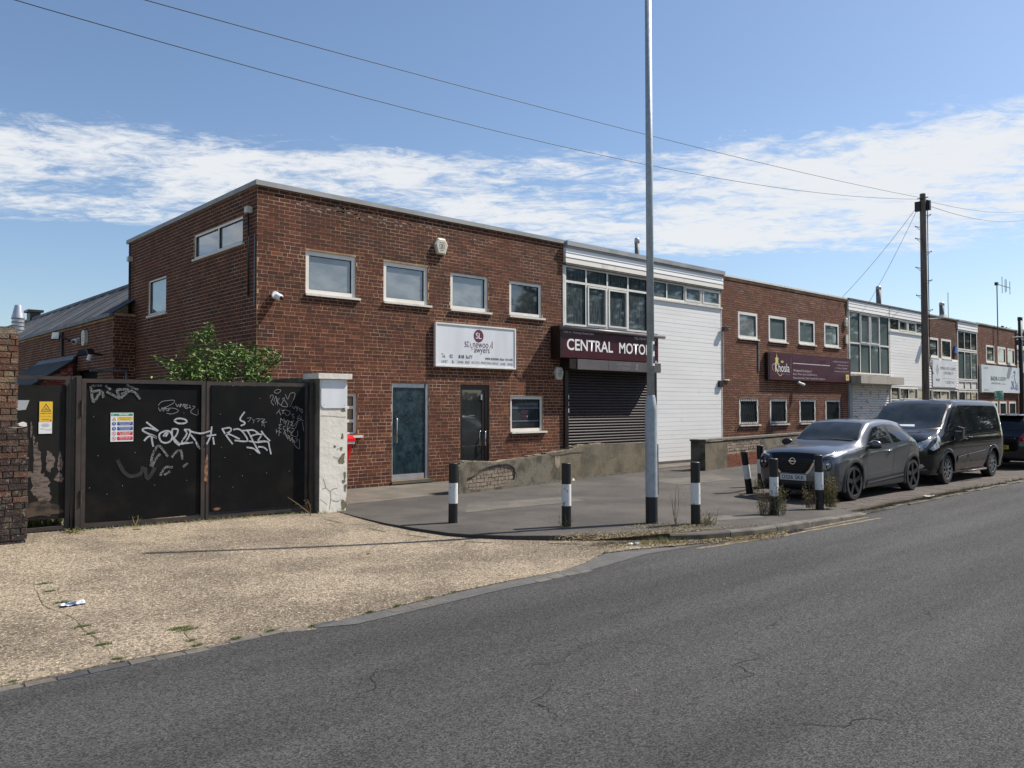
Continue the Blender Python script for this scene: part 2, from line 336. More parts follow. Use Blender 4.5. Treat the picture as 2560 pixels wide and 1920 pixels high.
m_litter = mat('dry_leaf_litter', (.3, .24, .12), rough=.9, tone=[(0, (.08, .06, .03)), (.6, (.24, .185, .09)), (1, (.42, .35, .22))])
m_grass = mat('grass', (.1, .15, .04), rough=.8, tone=[(0, (.035, .07, .015)), (.5, (.09, .11, .03)), (1, (.27, .22, .10))])
m_trunk = mat('trunk', (.06, .045, .03), rough=.9)
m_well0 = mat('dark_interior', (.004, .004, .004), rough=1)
# ------------------------------------------------------------------ ground
def stoner(name, **k): return None
g = MB(); g.quad((-600, -600, -.32), (900, -600, -.32), (900, 900, -.32), (-600, 900, -.32)); g.build('ground', m_ground, kind='structure', fix=False)
ROADZ = -.10
def sheet(name, poly, z, mat_, thick=0, parent=None, n=None, zf=None, kind='structure', step=None, **k):
    """triangulated ground sheet from an outline; interior points keep slopes smooth; skirt hides the edge"""
    P = [Vector(p) for p in poly]; E_ = [(i, (i + 1) % len(P)) for i in range(len(P))]
    if step:
        xs = [p[0] for p in poly]; ys = [p[1] for p in poly]
        for x in np.arange(min(xs), max(xs), step):
            for y in np.arange(min(ys), max(ys), step):
                c = False; j = len(poly) - 1
                for i in range(len(poly)):
                    a, b = poly[i], poly[j]
                    if (a[1] > y) != (b[1] > y) and x < (b[0] - a[0]) * (y - a[1]) / (b[1] - a[1]) + a[0]: c = not c
                    j = i
                if c: P.append(Vector((x, y)))
    vs, es, fs, *_ = delaunay_2d_cdt(P, E_, [], 1, 1e-5)
    zf = zf or (lambda x, y: z)
    b = MB(); n_ = b.pts([(v.x, v.y, zf(v.x, v.y)) for v in vs])
    for f in fs: b.f.append(tuple(n_ + i for i in f))
    me = b.mesh(name, wl(parent), False, False)
    me.materials.append(mat_)
    o = link(name, me, parent, None, kind)
    if thick:
        q = MB(); k_ = len(poly); n_ = q.pts([(x, y, zf(x, y)) for x, y in poly] + [(x, y, zf(x, y) - thick) for x, y in poly])
        for i in range(k_): j = (i + 1) % k_; q.f.append((n_ + i, n_ + j, n_ + k_ + j, n_ + k_ + i))
        bm = bmesh.new(); bm.from_mesh(me); me2 = q.mesh('t', wl(parent), False, False); bm.from_mesh(me2); bmesh.ops.recalc_face_normals(bm, faces=bm.faces)
        up_ = [f for f in bm.faces if abs(f.normal.z) > .7 and f.normal.z < 0]
        bmesh.ops.reverse_faces(bm, faces=up_); bm.to_mesh(me); bm.free(); bpy.data.meshes.remove(me2)
    return o
bxr = MB(); bxr.quad((-120, -1.4, ROADZ), (400, -1.4, ROADZ), (400, 6.35, ROADZ), (-120, 6.35, ROADZ)); road = bxr.build('road', m_asph, kind='structure', fix=False)
MB().box(-120, 400, -4.5, -1.4, -.3, 0).build('pavement', m_tarmac, kind='structure')
def lerp(a, b, t): return a + (b - a) * max(0, min(1, t))
def zc(x, y):
    t = (y - 6.1) / 5.9; left = lerp(.085, -.005, (x - 2.6) / 4.0)
    base = lerp(-.094, left, t)
    if y > 12: base = lerp(left, 0.0, (y - 12) / 4)
    return base + .006 * math.sin(x * 1.7 + y * .9)
curve = [(6.80, 12.6), (6.88, 11.7), (6.76, 10.86), (6.70, 10.1), (6.73, 9.4), (6.84, 8.75), (6.99, 8.42), (7.30, 8.0), (7.70, 7.58), (8.15, 7.2), (8.6, 6.86), (9.27, 6.42), (10.1, 6.15)]
re_ = [(-9, 6.15), (1.1, 6.12), (1.8, 6.15), (2.5, 6.10), (2.95, 6.12), (3.3, 5.98), (3.6, 6.10), (4.2, 6.14), (4.9, 6.22), (5.7, 6.25), (6.4, 6.24), (6.9, 6.36), (7.55, 6.62), (8.0, 6.55), (8.9, 6.25), (10.1, 6.14)]
conc = re_ + [p for p in reversed(curve[:-1])] + [(6.7, 14.6), (6.7, 40), (-9, 40)]
sheet('concrete_forecourt', conc, 0, m_concrete, .08, zf=zc, step=.6)
# pale patched asphalt strip along the forecourt edge
strip = [(3.3, 6.02), (3.62, 5.88), (4.4, 5.93), (5.2, 6.0), (6.3, 6.02), (7.0, 6.1), (7.9, 6.25), (8.75, 6.18), (9.6, 6.08), (8.9, 6.23), (8.0, 6.53), (7.55, 6.6), (6.9, 6.34), (6.4, 6.22), (5.7, 6.23), (4.9, 6.20), (4.2, 6.12), (3.6, 6.08)]
sheet('road_edge_patch', strip, -.0955, m_asph_pale)
# worn edge of setts
se = thing('sett_edging', None, None, (1, 6.05, -.1), kind='structure')
x = -3.0; k = 0
while x < 3.55:
    L = .17 + .10 * random.random(); gap = .008
    dark = k % 9 in (3,) or (1.55 < x < 1.8) or x < .95 and k % 3 == 0
    w = .085 + .03 * random.random(); y0 = 6.02 + (.05 if x > 2.4 else .0) - .05 * max(0, (x - 2.6)) + random.uniform(-.01, .01)
    b = MB(); b.prism([(x, y0), (x + L - gap, y0 + random.uniform(-.012, .012)), (x + L - gap - .01, y0 + w), (x + .01, y0 + w)], -.12, -.096 + random.uniform(-.0025, .003), f=lambda a, c, d: (a, c, d))
    b.build('sett', m_sett_tar if dark else m_sett, se); x += L; k += 1
for x in (4.05, 4.27, 4.47, 5.85, 6.08, 6.3, 6.5):
    b = MB(); y0 = 5.99 + random.uniform(-.015, .015); b.prism([(x, y0), (x + .2, y0 + .01), (x + .19, y0 + .14), (x + .01, y0 + .11)], -.12, -.0935, f=lambda a, c, d: (a, c, d)); b.build('sett', m_sett, se)
# footway in front of the units
kerbline = curve[5:] + [(10.9, 6.06), (11.8, 6.03), (12.8, 6.02), (13.45, 6.03)]
pave = curve[:5] + kerbline + [(13.6, 6.5), (13.9, 8.3), (14.1, 9.05), (16.6, 9.45), (60, 9.55), (120, 9.55), (120, 14.75), (7.35, 14.75), (6.95, 13.0)]
def zp(x, y):
    return lerp(lerp(-.028, -.06, (9.5 - y) / 2.5), 0, (((x - 6.7) + max(0, (y - 6.1) * .6)) - .9) / 1.0) - lerp(0, .05, (x - 11.2) / 2) * lerp(1, 0, (y - 7.5) / 2)
sheet('pavement', pave, 0, m_tarmac, .12, zf=zp, step=.5)
sheet('concrete_path', [(7.02, 12.35), (7.6, 12.47), (8.6, 12.52), (9.9, 12.62), (11.5, 13.1), (13.5, 13.4), (17, 13.65), (21, 13.9), (22.5, 14.0), (22.5, 14.62), (7.02, 14.62)], .008, m_slab, .05, zf=lambda x, y: zp(x, y) + .008 + .02 * lerp(0, 1, (y - 12.6) / 2))
m_patch = mat('footway_patch', (.125, .112, .096), (.085, .077, .067), sc=2, det=9, rough=.92, bump=.6, bsc=100, grain=(120, .3))
fp = thing('footway_patches', None, None, (12, 10, 0), kind='structure')
for pl_ in ([(14.6, 10.6), (16.6, 10.5), (17.4, 11.6), (15.0, 11.7)], [(10.3, 6.95), (11.3, 6.6), (11.55, 6.95), (10.6, 7.35)], [(8.3, 10.2), (10.9, 10.0), (11.2, 10.7), (9.0, 11.0)]): sheet('patch', pl_, 0, m_patch, 0, parent=fp, kind=None, zf=lambda x, y: zp(x, y) + .004, step=.3)
# kerb stones round the corner
kb = thing('kerb', None, None, (9, 6.5, 0), kind='structure')
def arc(pts, step):
    out_ = [Vector((*pts[0], 0))]; acc = 0
    P = [Vector((*p, 0)) for p in pts]
    for a, b in zip(P, P[1:]):
        L = (b - a).length; t = step - acc
        while t <= L: out_.append(a + (b - a) * (t / L)); t += step
        acc = L - (t - step)
    return out_
fine = arc([(8.9, 6.66)] + kerbline[6:], .1)
i = 0
while i < len(fine) - 2:
    seg = fine[i:i + 10]
    if len(seg) < 3: break
    b = MB(); n0 = None
    for j, p in enumerate(seg):
        d = (seg[min(j + 1, len(seg) - 1)] - seg[max(j - 1, 0)]).normalized(); nrm = Vector((d.y, -d.x, 0)); p = p + d * (.006 if j == 0 else -.006 if j == len(seg) - 1 else 0)
        h = zp(p.x, p.y) + .006; o_ = p - nrm * .02; w_ = nrm * .115
        n = b.pts([(o_.x, o_.y, h - .15), (o_.x, o_.y, h), (o_.x + w_.x * .85, o_.y + w_.y * .85, h - .002), (o_.x + w_.x, o_.y + w_.y, h - .02), (o_.x + w_.x * 1.05, o_.y + w_.y * 1.05, h - .15)])
        if n0 is not None:
            for q in range(4): b.f.append((n0 + q, n0 + q + 1, n + q + 1, n + q))
        else: b.f.append(tuple(n + q for q in range(5)))
        n0 = n
    b.f.append(tuple(n0 + q for q in reversed(range(5))))
    b.build('kerb_stone', m_kerb if fine[i].x > 9.7 else m_tarmac, kb); i += 9
# block-paved parking bay
bay = thing('parking_bay', None, None, (20, 7.7, -.05), kind='structure')
sheet('joint_bed', [(13.3, 6.2), (120, 6.2), (120, 9.7), (13.3, 9.7)], -.062, m_sand, 0, parent=bay, kind=None)
cells = []
for r in range(17):
    y = 6.32 + r * .205; xo = (r % 2) * .103 + 13.42
    xmin = lerp(13.5, 14.0, (y - 6.2) / 2.9)
    for c_ in range(0, int(32 / .206)):
        xx = xo + c_ * .206
        if xx > xmin: cells.append((xx, y))
cells.sort(key=lambda c: c[0] ** 2 + c[1] ** 2 + (1e4 if c[1] > 7.0 and 14 < c[0] < 23.4 else 0))
pm = {}
def pave_mesh(t):
    if t not in pm:
        b = MB(); h = .0; b.box(-.1, .1, -.1, .1, -.03, h); b.M = None
        # two half blocks laid as one module, with a joint between them
        b = MB(); b.box(-.1, .1, -.1, -.003, -.03, 0); b.box(-.1, .1, .003, .1, -.03, -.0005)
        me = b.mesh('paver', fix=True); me.materials.append(m_paver); a = me.attributes.new('tone', 'FLOAT', 'FACE'); a.data.foreach_set('value', np.full(len(me.polygons), t / 5, dtype=np.float32)); pm[t] = me
    return pm[t]
for xx, y in cells[:300]:
    o = bpy.data.objects.new('paver', pave_mesh(random.randrange(6))); COL.objects.link(o); o.parent = bay; o.location = Vector((xx, y, -.05 + random.uniform(-.002, .002))) - wl(bay)
b = MB(); tones = []
for xx, y in cells[300:]:
    z_ = -.05 + random.uniform(-.003, .002); t = random.random()
    for ya, yb in ((-.1, -.003), (.003, .1)):
        n = b.pts([(xx - .1, y + ya, z_), (xx + .1, y + ya, z_), (xx + .1, y + yb, z_), (xx - .1, y + yb, z_)]); b.f.append((n, n + 1, n + 2, n + 3)); tones.append(t)
me = b.mesh('paver', wl(bay), fix=False); me.materials.append(m_paver); a = me.attributes.new('tone', 'FLOAT', 'FACE'); a.data.foreach_set('value', np.array(tones, dtype=np.float32)); link('paver', me, bay, None, 'stuff')
# bay edge stones, uneven and partly buried
x = 13.5; ed = thing('bay_edging', None, None, (13.5, 6.15, -.06), kind='structure')
while x < 44:
    L = random.uniform(.5, .9); y0 = 6.06 + .003 * (x - 13) + random.uniform(-.02, .02)
    MB().prism([(x, y0), (x + L * .5, y0 + random.uniform(-.03, .01)), (x + L - .02, y0 + random.uniform(-.02, .02)), (x + L - .02, y0 + .15), (x, y0 + .15)], -.12, -.083 + random.uniform(-.008, .012), f=lambda a, c, d: (a, c, d)).build('edging_stone', m_kerb, ed); x += L
# painted lines
def ribbon(path, w, z, name, mat_, zf=None, parent=None, **k):
    P = [Vector((*p, 0)) for p in path]; b = MB(); n0 = None
    for j, p in enumerate(P):
        d = (P[min(j + 1, len(P) - 1)] - P[max(j - 1, 0)]).normalized(); nr = Vector((-d.y, d.x, 0)) * w / 2
        h = zf(p.x, p.y) if zf else z
        n = b.pts([(p.x - nr.x, p.y - nr.y, h), (p.x + nr.x, p.y + nr.y, h)])
        if n0 is not None: b.f.append((n0, n, n + 1, n0 + 1))
        n0 = n
    return b.build(name, mat_, parent, fix=False, **k)
yl = thing('yellow_lines', None, None, (9, 6.1, -.09), kind='structure')
ribbon([(8.68, 6.05), (9.6, 5.93), (10.6, 5.83), (11.3, 5.80), (12.3, 5.74), (13.25, 5.68)], .075, -.0955, 'painted_line', m_yline, parent=yl)
ribbon([(9.3, 6.05), (10.0, 5.99), (10.7, 5.95), (11.25, 5.93), (12.2, 5.89), (13.2, 5.86)], .07, -.0955, 'painted_line', m_yline, parent=yl)
ribbon([(8.05, 6.92), (8.3, 6.6), (8.62, 6.32)], .09, 0, 'painted_line', m_yline, zf=lambda x, y: zc(x, y) + .005, parent=yl)
for pth in ([(6.3, 11.15), (6.28, 10.6)], [(6.35, 10.0), (6.36, 9.6)], [(6.45, 9.2), (6.55, 8.85)], [(6.75, 8.3), (6.95, 8.0)], [(7.5, 7.5), (7.75, 7.2)]):
    ribbon(pth, .05, 0, 'painted_line', m_yline, zf=lambda x, y: zc(x, y) + .005, parent=yl)
# drain grating in the gutter
dg = thing('drain_grating', 'dark rectangular iron drain grating in the gutter at the kerb corner', 'drain', (10.9, 6.0, -.09))
bx('grate_frame', m_blackpl, dg, 10.72, 11.14, 5.88, 6.07, -.1, -.086)
for i in range(8): bx('bar', m_blackpl, dg, 10.74 + i * .048, 10.765 + i * .048, 5.895, 6.055, -.087, -.08)
# cracks and joints
def cracks(name, seeds, mat_, zf, w=.012):
    b = MB()
    for (x, y, ang, L, jit) in seeds:
        p = Vector((x, y, 0)); n0 = None; st = .035; ang0 = ang; steps = int(L / st)
        for j in range(steps):
            ang = ang0 + max(-.9, min(.9, (ang - ang0) * .8 + random.uniform(-jit, jit) * 2.2)); p = p + Vector((math.cos(ang), math.sin(ang), 0)) * st
            ww = w * (.35 + .65 * math.sin(math.pi * (j + 1) / (steps + 1))) * random.uniform(.5, 1.2); nr = Vector((-math.sin(ang), math.cos(ang), 0)) * ww / 2; h = zf(p.x, p.y)
            n = b.pts([(p.x - nr.x, p.y - nr.y, h), (p.x + nr.x, p.y + nr.y, h)])
            if n0 is not None: b.f.append((n0, n, n + 1, n0 + 1))
            n0 = n
    b.build(name, mat_, fix=False, kind='stuff')
m_crk = mat('dark_crack', (.014, .014, .013), rough=1)
cracks('road_cracks', [(6.2, 4.9, .1, 1.6, .5), (7.6, 4.8, -.1, 1.2, .5), (7.3, 3.6, -.2, 1.2, .4), (8.6, 3.5, .3, 1.0, .5), (4.6, 2.9, .5, 1.2, .5), (9.5, 3.0, .2, 1.4, .5), (3.4, 3.2, .9, 1.0, .5), (11.5, 4.4, .1, 2, .4), (14, 4.0, 0, 3, .4), (5.2, 4.6, -.2, 1.4, .6), (5.9, 3.4, .8, .9, .6), (6.9, 2.9, 0, 1.6, .5), (3.9, 4.1, .3, 1.1, .6), (9.8, 4.2, -.3, 1.5, .5), (4.2, 2.4, -.1, 1, .6), (2.6, 4.4, .4, .9, .5), (17, 4.6, .05, 3, .3), (12.6, 3.2, .2, 2, .5), (7.9, 4.1, 1.2, .6, .7), (5.0, 3.6, 1.9, .7, .7)], m_crk, lambda x, y: -.0965, .008)
m_joint = mat('mossy_joint', (.12, .095, .06), (.07, .085, .03), sc=8, rough=1)
cracks('forecourt_cracks', [(1.86, 6.15, 1.54, 3.0, .05), (2.42, 6.12, 1.6, .6, .15), (5.3, 9.6, .6, 1.2, .4), (4.6, 8.4, .15, 1.9, .25), (5.2, 8.5, -.3, 1.6, .3), (.9, 8.6, .1, 2, .3), (4.4, 10.9, .05, 1.8, .2), (6.2, 7.9, 0, 1.2, .35)], m_joint, lambda x, y: zc(x, y) + .005, .008)
# ------------------------------------------------------------------ masonry
def slab(name, mat_, parent, M, u0, u1, z0, z1, th, holes, d0=0, **k):
    us = sorted({u0, u1, *[h[0] for h in holes], *[h[1] for h in holes]}); zs = sorted({z0, z1, *[h[2] for h in holes], *[h[3] for h in holes]})
    us = [u for u in us if u0 <= u <= u1]; zs = [z for z in zs if z0 <= z <= z1]
    solid = lambda i, j: 0 <= i < len(us) - 1 and 0 <= j < len(zs) - 1 and not any(h[0] <= (us[i] + us[i + 1]) / 2 <= h[1] and h[2] <= (zs[j] + zs[j + 1]) / 2 <= h[3] for h in holes)
    b = MB(M)
    for i in range(len(us) - 1):
        for j in range(len(zs) - 1):
            if not solid(i, j): continue
            a, c, e, f = us[i], us[i + 1], zs[j], zs[j + 1]; d1 = d0 + th
            b.quad((a, d0, e), (c, d0, e), (c, d0, f), (a, d0, f)); b.quad((c, d1, e), (a, d1, e), (a, d1, f), (c, d1, f))
            if not solid(i - 1, j): b.quad((a, d1, e), (a, d0, e), (a, d0, f), (a, d1, f))
            if not solid(i + 1, j): b.quad((c, d0, e), (c, d1, e), (c, d1, f), (c, d0, f))
            if not solid(i, j - 1): b.quad((a, d1, e), (c, d1, e), (c, d0, e), (a, d0, e))
            if not solid(i, j + 1): b.quad((a, d0, f), (c, d0, f), (c, d1, f), (a, d1, f))
    return b.build(name, mat_, parent, fix=True, **k)
BC = .0757
_bm = {}
def brick_mesh(L, H, D, M, mat_, t, jit=0):
    key = (round(L * 100), round(H * 200), tuple(round(c, 2) for r in M.to_3x3() for c in r), mat_.name, t, random.randrange(3) if jit else 0)
    if key not in _bm:
        R = M.to_3x3().to_4x4(); b = MB(R); j = lambda: random.uniform(-jit, jit)
        b.box(-L / 2, L / 2, -D, .02, -H / 2, H / 2)
        if jit: b.v = [(x + j(), y + j() * .8, z + j()) for x, y, z in b.v]
        me = b.mesh('brick', fix=True); me.materials.append(mat_)
        a = me.attributes.new('tone', 'FLOAT', 'FACE'); a.data.foreach_set('value', np.full(len(me.polygons), (t + .5) / 10, dtype=np.float32)); _bm[key] = me
    return _bm[key]
CAMP = Vector((0, 0, CAM_H))
def bricks(parent, M, u0, u1, z0, z1, holes, mat_, nsing=300, vis=None, proud=.002, jt=.0062, course=BC, bl=.2245, mode='mix', flem=4.9, jit=0, tonef=None, seed=1, zoff=0):
    R = random.Random(seed); L = []
    nrow = int((z1 - z0) / course + .01)
    for r in range(nrow):
        za = z0 + r * course; zm = za + course / 2
        fl = mode == 'flemish' or (mode == 'mix' and (zm < flem) and R.random() < .62)
        off = (r % 2) * (bl * .5) + R.uniform(-.006, .006) if not fl else (r % 2) * bl * .75 + R.uniform(-.05, .05)
        u = u0 - off; k = 0
        while u < u1:
            w = bl * .5 if (fl and k % 2) or (not fl and mode == 'mix' and zm < flem and R.random() < .12) else bl
            segs = [(max(u, u0), min(u + w, u1))]
            for h in holes:
                if h[2] < zm < h[3]:
                    ns = []
                    for a, b in segs:
                        if h[1] <= a or h[0] >= b: ns.append((a, b))
                        else:
                            if a < h[0]: ns.append((a, h[0]))
                            if b > h[1]: ns.append((h[1], b))
                    segs = ns
            for a, b in segs:
                if b - a > .035:
                    t = min(.999, max(0, R.gauss(.42, .2)))
                    if tonef: t = min(.999, max(0, tonef((a + b) / 2, zm, t, R)))
                    L.append((a + jt, b - jt, za + jt, za + course - jt, t, proud + R.uniform(-.0015, .0015)))
            u += w; k += 1
    def key(q):
        c = M @ Vector(((q[0] + q[1]) / 2, 0, (q[2] + q[3]) / 2)); d = (c - CAMP).length
        if vis and not vis(c): d += 1e4
        if q[1] - q[0] < .1: d *= 1.35
        return d
    L.sort(key=key)
    for a, b, c, d, t, p in L[:nsing]:
        me = brick_mesh(b - a, d - c, p, M, mat_, int(t * 10), jit)
        o = bpy.data.objects.new('brick', me); COL.objects.link(o); o.parent = parent; WL[o.name] = wl(parent)
        o.location = (M @ Vector(((a + b) / 2, 0, (c + d) / 2))) - wl(parent)
    rest = L[nsing:]
    if rest:
        A = np.array(rest); n = len(A)
        a, b, c, d, t, p = A.T; f = -p; k = np.full(n, .012)
        V = np.stack([np.stack(q, -1) for q in ((a, f, c), (b, f, c), (b, f, d), (a, f, d), (a, k, c), (b, k, c), (b, k, d), (a, k, d))], 1).reshape(-1, 3)
        Mn = np.array(M); V = V @ Mn[:3, :3].T + Mn[:3, 3] - np.array(wl(parent))
        base = np.arange(n)[:, None] * 8
        F = np.stack([base + np.array(q) for q in ((0, 1, 2, 3), (1, 5, 6, 2), (4, 0, 3, 7), (3, 2, 6, 7), (4, 5, 1, 0))], 1).reshape(-1, 4)
        me = bpy.data.meshes.new('brick'); me.from_pydata(V.tolist(), [], F.tolist()); me.materials.append(mat_)
        at = me.attributes.new('tone', 'FLOAT', 'FACE'); at.data.foreach_set('value', np.repeat(t, 5).astype(np.float32)); me.update()
        link('brick', me, parent, None, 'stuff')
# ------------------------------------------------------------------ windows
def window(par, M, u0, u1, z0, z1, pane=None, fr=m_upvc, fw=.062, rec=.035, bars=(), hbars=(), sill=True, sash=(), name='window', label=None, thick=.07, sillw=.05, vent=False, blind=False):
    """u0..u1 x z0..z1 is the outside of the frame; bars are u positions, hbars are (z, ua, ub)"""
    pane = pane or g_clear; b = MB(M); d0, d1 = rec, rec + thick
    b.box(u0, u1, d0, d1, z1 - fw, z1); b.box(u0, u1, d0, d1, z0, z0 + fw); b.box(u0, u0 + fw, d0 + .001, d1, z0 + fw, z1 - fw); b.box(u1 - fw, u1, d0 + .001, d1, z0 + fw, z1 - fw)
    for x in bars: b.box(x - .03, x + .03, d0 + .002, d1, z0 + fw, z1 - fw)
    for z_, ua, ub in hbars: b.box(ua, ub, d0 + .003, d1, z_ - .03, z_ + .03)
    f = b.build(name, fr, par, label=label)
    for (a, c, e, g_) in sash:
        s = MB(M); w = .045; dd = d0 - .018; s.box(a, c, dd, d0 + .03, g_ - w, g_); s.box(a, c, dd, d0 + .03, e, e + w); s.box(a, a + w, dd, d0 + .03, e + w, g_ - w); s.box(c - w, c, dd, d0 + .03, e + w, g_ - w); s.build('sash', fr, f)
    us = [u0 + fw] + sorted(bars) + [u1 - fw]
    for i in range(len(us) - 1):
        a, c = us[i] - .01, us[i + 1] + .01
        zs = sorted([z0 + fw] + [z_ for z_, ua, ub in hbars if ua <= a + .03 and ub >= c - .03] + [z1 - fw])
        for e, g_ in zip(zs, zs[1:]): bx('pane', pane, f, a, c, d1 - .035, d1 - .025, e - .01, g_ + .01, M)
    # rubber gasket line round the glass
    q = MB(M)
    for i in range(len(us) - 1):
        a, c = us[i] + (.03 if i else 0), us[i + 1] - (.03 if i < len(us) - 2 else 0)
        q.box(a, c, d0 + .004, d0 + .03, z1 - fw - .008, z1 - fw); q.box(a, c, d0 + .004, d0 + .03, z0 + fw, z0 + fw + .008)
        q.box(a, a + .008, d0 + .004, d0 + .03, z0 + fw + .008, z1 - fw - .008); q.box(c - .008, c, d0 + .004, d0 + .03, z0 + fw + .008, z1 - fw - .008)
    q.build('gasket', m_blackpl, f)
    if vent: bx('trickle_vent', m_upvc_old, f, (u0 + u1) / 2 - .18, (u0 + u1) / 2 + .18, d0 - .02, d0 + .001, z1 - fw - .05, z1 - fw * .4, M)
    if sill: bx('sill', m_sill, f, u0 - .01, u1 + .09, -sillw, rec + .04, z0 - .045, z0 - .002, M)
    return f
def text(s, parent, u0, u1, z0, z1, M, d, mat_, bold=0, name='lettering', fit='both', shear=0, sp=1):
    cu = bpy.data.curves.new('t', 'FONT'); cu.body = s; cu.offset = bold; cu.resolution_u = 3; cu.shear = shear; cu.space_character = sp
    o = bpy.data.objects.new('t', cu); COL.objects.link(o); bpy.context.view_layer.update()
    me = bpy.data.meshes.new_from_object(o.evaluated_get(bpy.context.evaluated_depsgraph_get())); bpy.data.objects.remove(o); bpy.data.curves.remove(cu)
    n = len(me.vertices); co = np.zeros(n * 3); me.vertices.foreach_get('co', co); co = co.reshape(-1, 3)
    mn, mx_ = co.min(0), co.max(0); sy = (z1 - z0) / max(1e-6, mx_[1] - mn[1]); sx_ = (u1 - u0) / (mx_[0] - mn[0]) if fit == 'both' else sy
    P = np.stack([u0 + (co[:, 0] - mn[0]) * sx_, np.full(n, d), z0 + (co[:, 1] - mn[1]) * sy], 1)
    Mn = np.array(M); P = P @ Mn[:3, :3].T + Mn[:3, 3] - np.array(wl(parent)); me.vertices.foreach_set('co', P.ravel()); me.materials.clear(); me.materials.append(mat_); me.name = name; me.update()
    return link(name, me, parent)
def disc(c, r, k=24, a0=0, ry=None): return [(c[0] + r * math.cos(a0 + 2 * math.pi * i / k), c[1] + (ry or r) * math.sin(a0 + 2 * math.pi * i / k)) for i in range(k)]
def flat(name, poly, parent, M, d, mat_, **k): return MB(M).plate(poly, [], d, d).build(name, mat_, parent, **k)
def rrect(a, b, c, d, r, k=6):
    P = []
    for (x, y, s) in ((b - r, d - r, 0), (a + r, d - r, 1), (a + r, c + r, 2), (b - r, c + r, 3)):
        P += [(x + r * math.cos(math.pi / 2 * (s + i / k)), y + r * math.sin(math.pi / 2 * (s + i / k))) for i in range(k + 1)]
    return P
def stroke(path, w, parent, M, d, mat_, name='stroke', b=None):
    own = b is None; b = b or MB(M); P = [Vector((p[0], 0, p[1])) for p in path]; Q = []
    for i in range(len(P) - 1):
        p0, p1, p2, p3 = P[max(i - 1, 0)], P[i], P[i + 1], P[min(i + 2, len(P) - 1)]
        for t in (0, .25, .5, .75): Q.append(.5 * ((2 * p1) + (p2 - p0) * t + (2 * p0 - 5 * p1 + 4 * p2 - p3) * t * t + (3 * p1 - p0 - 3 * p2 + p3) * t ** 3))
    Q.append(P[-1]); n0 = None
    for i, p in enumerate(Q):
        e = (Q[min(i + 1, len(Q) - 1)] - Q[max(i - 1, 0)]); e = e.normalized() if e.length else Vector((1, 0, 0)); nr = Vector((-e.z, 0, e.x)) * w / 2
        n = b.pts([(p.x - nr.x, d, p.z - nr.z), (p.x + nr.x, d, p.z + nr.z)])
        if n0 is not None: b.f.append((n0, n, n + 1, n0 + 1))
        n0 = n
    if own: return b.build(name, mat_, parent, fix=False)

# ================================================================== brick block (solicitors)
XA0, XA1 = XC, 15.15; H = 6.0
A = thing('brick_office_building', 'nearest red brick corner building with grey roof capping and the lawyers sign', 'building', (XA0, YF, 0))
WA = [(7.80, 8.95, 3.97, 4.83), (9.63, 10.80, 3.97, 4.83), (11.44, 12.58, 3.95, 4.82), (13.26, 14.37, 3.94, 4.81)]
LW = (13.29, 14.40, 1.10, 1.97); D1 = (9.85, 10.83, .12, 2.24); D2 = (11.72, 12.62, .06, 2.22); RW = (8.0, 9.0, 1.12, 2.0)
SW1 = (-17.71, -15.24, 4.93, 5.47); SW2 = (-20.60, -19.40, 3.93, 4.82)
hol = WA + [LW, D1, D2, RW]
wallA = slab('front_wall', m_mortar, A, FACADE, XA0, XA1, -.1, 5.93, .22, hol)
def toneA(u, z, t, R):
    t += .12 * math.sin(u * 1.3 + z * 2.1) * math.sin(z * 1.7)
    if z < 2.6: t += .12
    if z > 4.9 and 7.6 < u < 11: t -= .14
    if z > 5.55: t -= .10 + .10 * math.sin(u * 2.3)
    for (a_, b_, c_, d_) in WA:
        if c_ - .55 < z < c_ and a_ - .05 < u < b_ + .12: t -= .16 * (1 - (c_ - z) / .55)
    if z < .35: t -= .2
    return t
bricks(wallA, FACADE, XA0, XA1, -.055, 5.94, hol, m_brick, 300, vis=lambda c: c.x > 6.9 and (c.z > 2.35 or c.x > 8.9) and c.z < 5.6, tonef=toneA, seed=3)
wallS = slab('side_wall', m_mortar, A, SIDE, -22.12, -YF - .22, -.1, 5.93, .22, [SW1, SW2])
MB(SIDE).box(-YF - .22, -YF - .001, .012, .2, -.1, 5.93).build('wall_return', m_mortar, wallS)
bricks(wallS, SIDE, -22.12, -YF - .001, -.055, 5.94, [SW1, SW2], m_brick, 300, vis=lambda c: c.z > 2.7, tonef=lambda u, z, t, R: t * .9 + .05 * math.sin(z * 3), seed=5, mode='stretch')
slab('rear_wall', m_mortar, A, frame((0, 22.12, 0), (1, 0, 0), (0, -1, 0)), XA0, XA1, -.1, 5.93, .2, [])
bx('roof', m_roof, A, XA0 + .05, XA1, YF + .1, 22.1, 5.80, 5.92)
cp = MB(); cp.box(XA0 - .05, XA1 + .02, YF - .05, YF + .12, 5.94, 6.035); cp.box(XA0 - .05, XA0 + .12, YF + .1201, 22.17, 5.94, 6.034); cp.build('roof_capping', m_cap, A)
for i, w in enumerate(WA): window(A, FACADE, *w, pane=(g_obscure, g_obscure, g_obscure, g_clear)[i], fw=.088, rec=.03, label='upper window with clear glass' if i == 3 else None)
window(A, SIDE, *SW1, pane=g_obscure, fw=.05, bars=(-16.45,), rec=.02); window(A, SIDE, *SW2, pane=g_obscure, fw=.06, rec=.02)
w = window(A, FACADE, *LW, pane=g_clear, fw=.075, rec=.04, label='low window with two shelves behind dark glass', sillw=.07)
for z_ in (1.34, 1.66): bx('shelf_edge', m_lettergrey, w, LW[0] + .09, LW[1] - .09, .068, .072, z_, z_ + .03, FACADE)
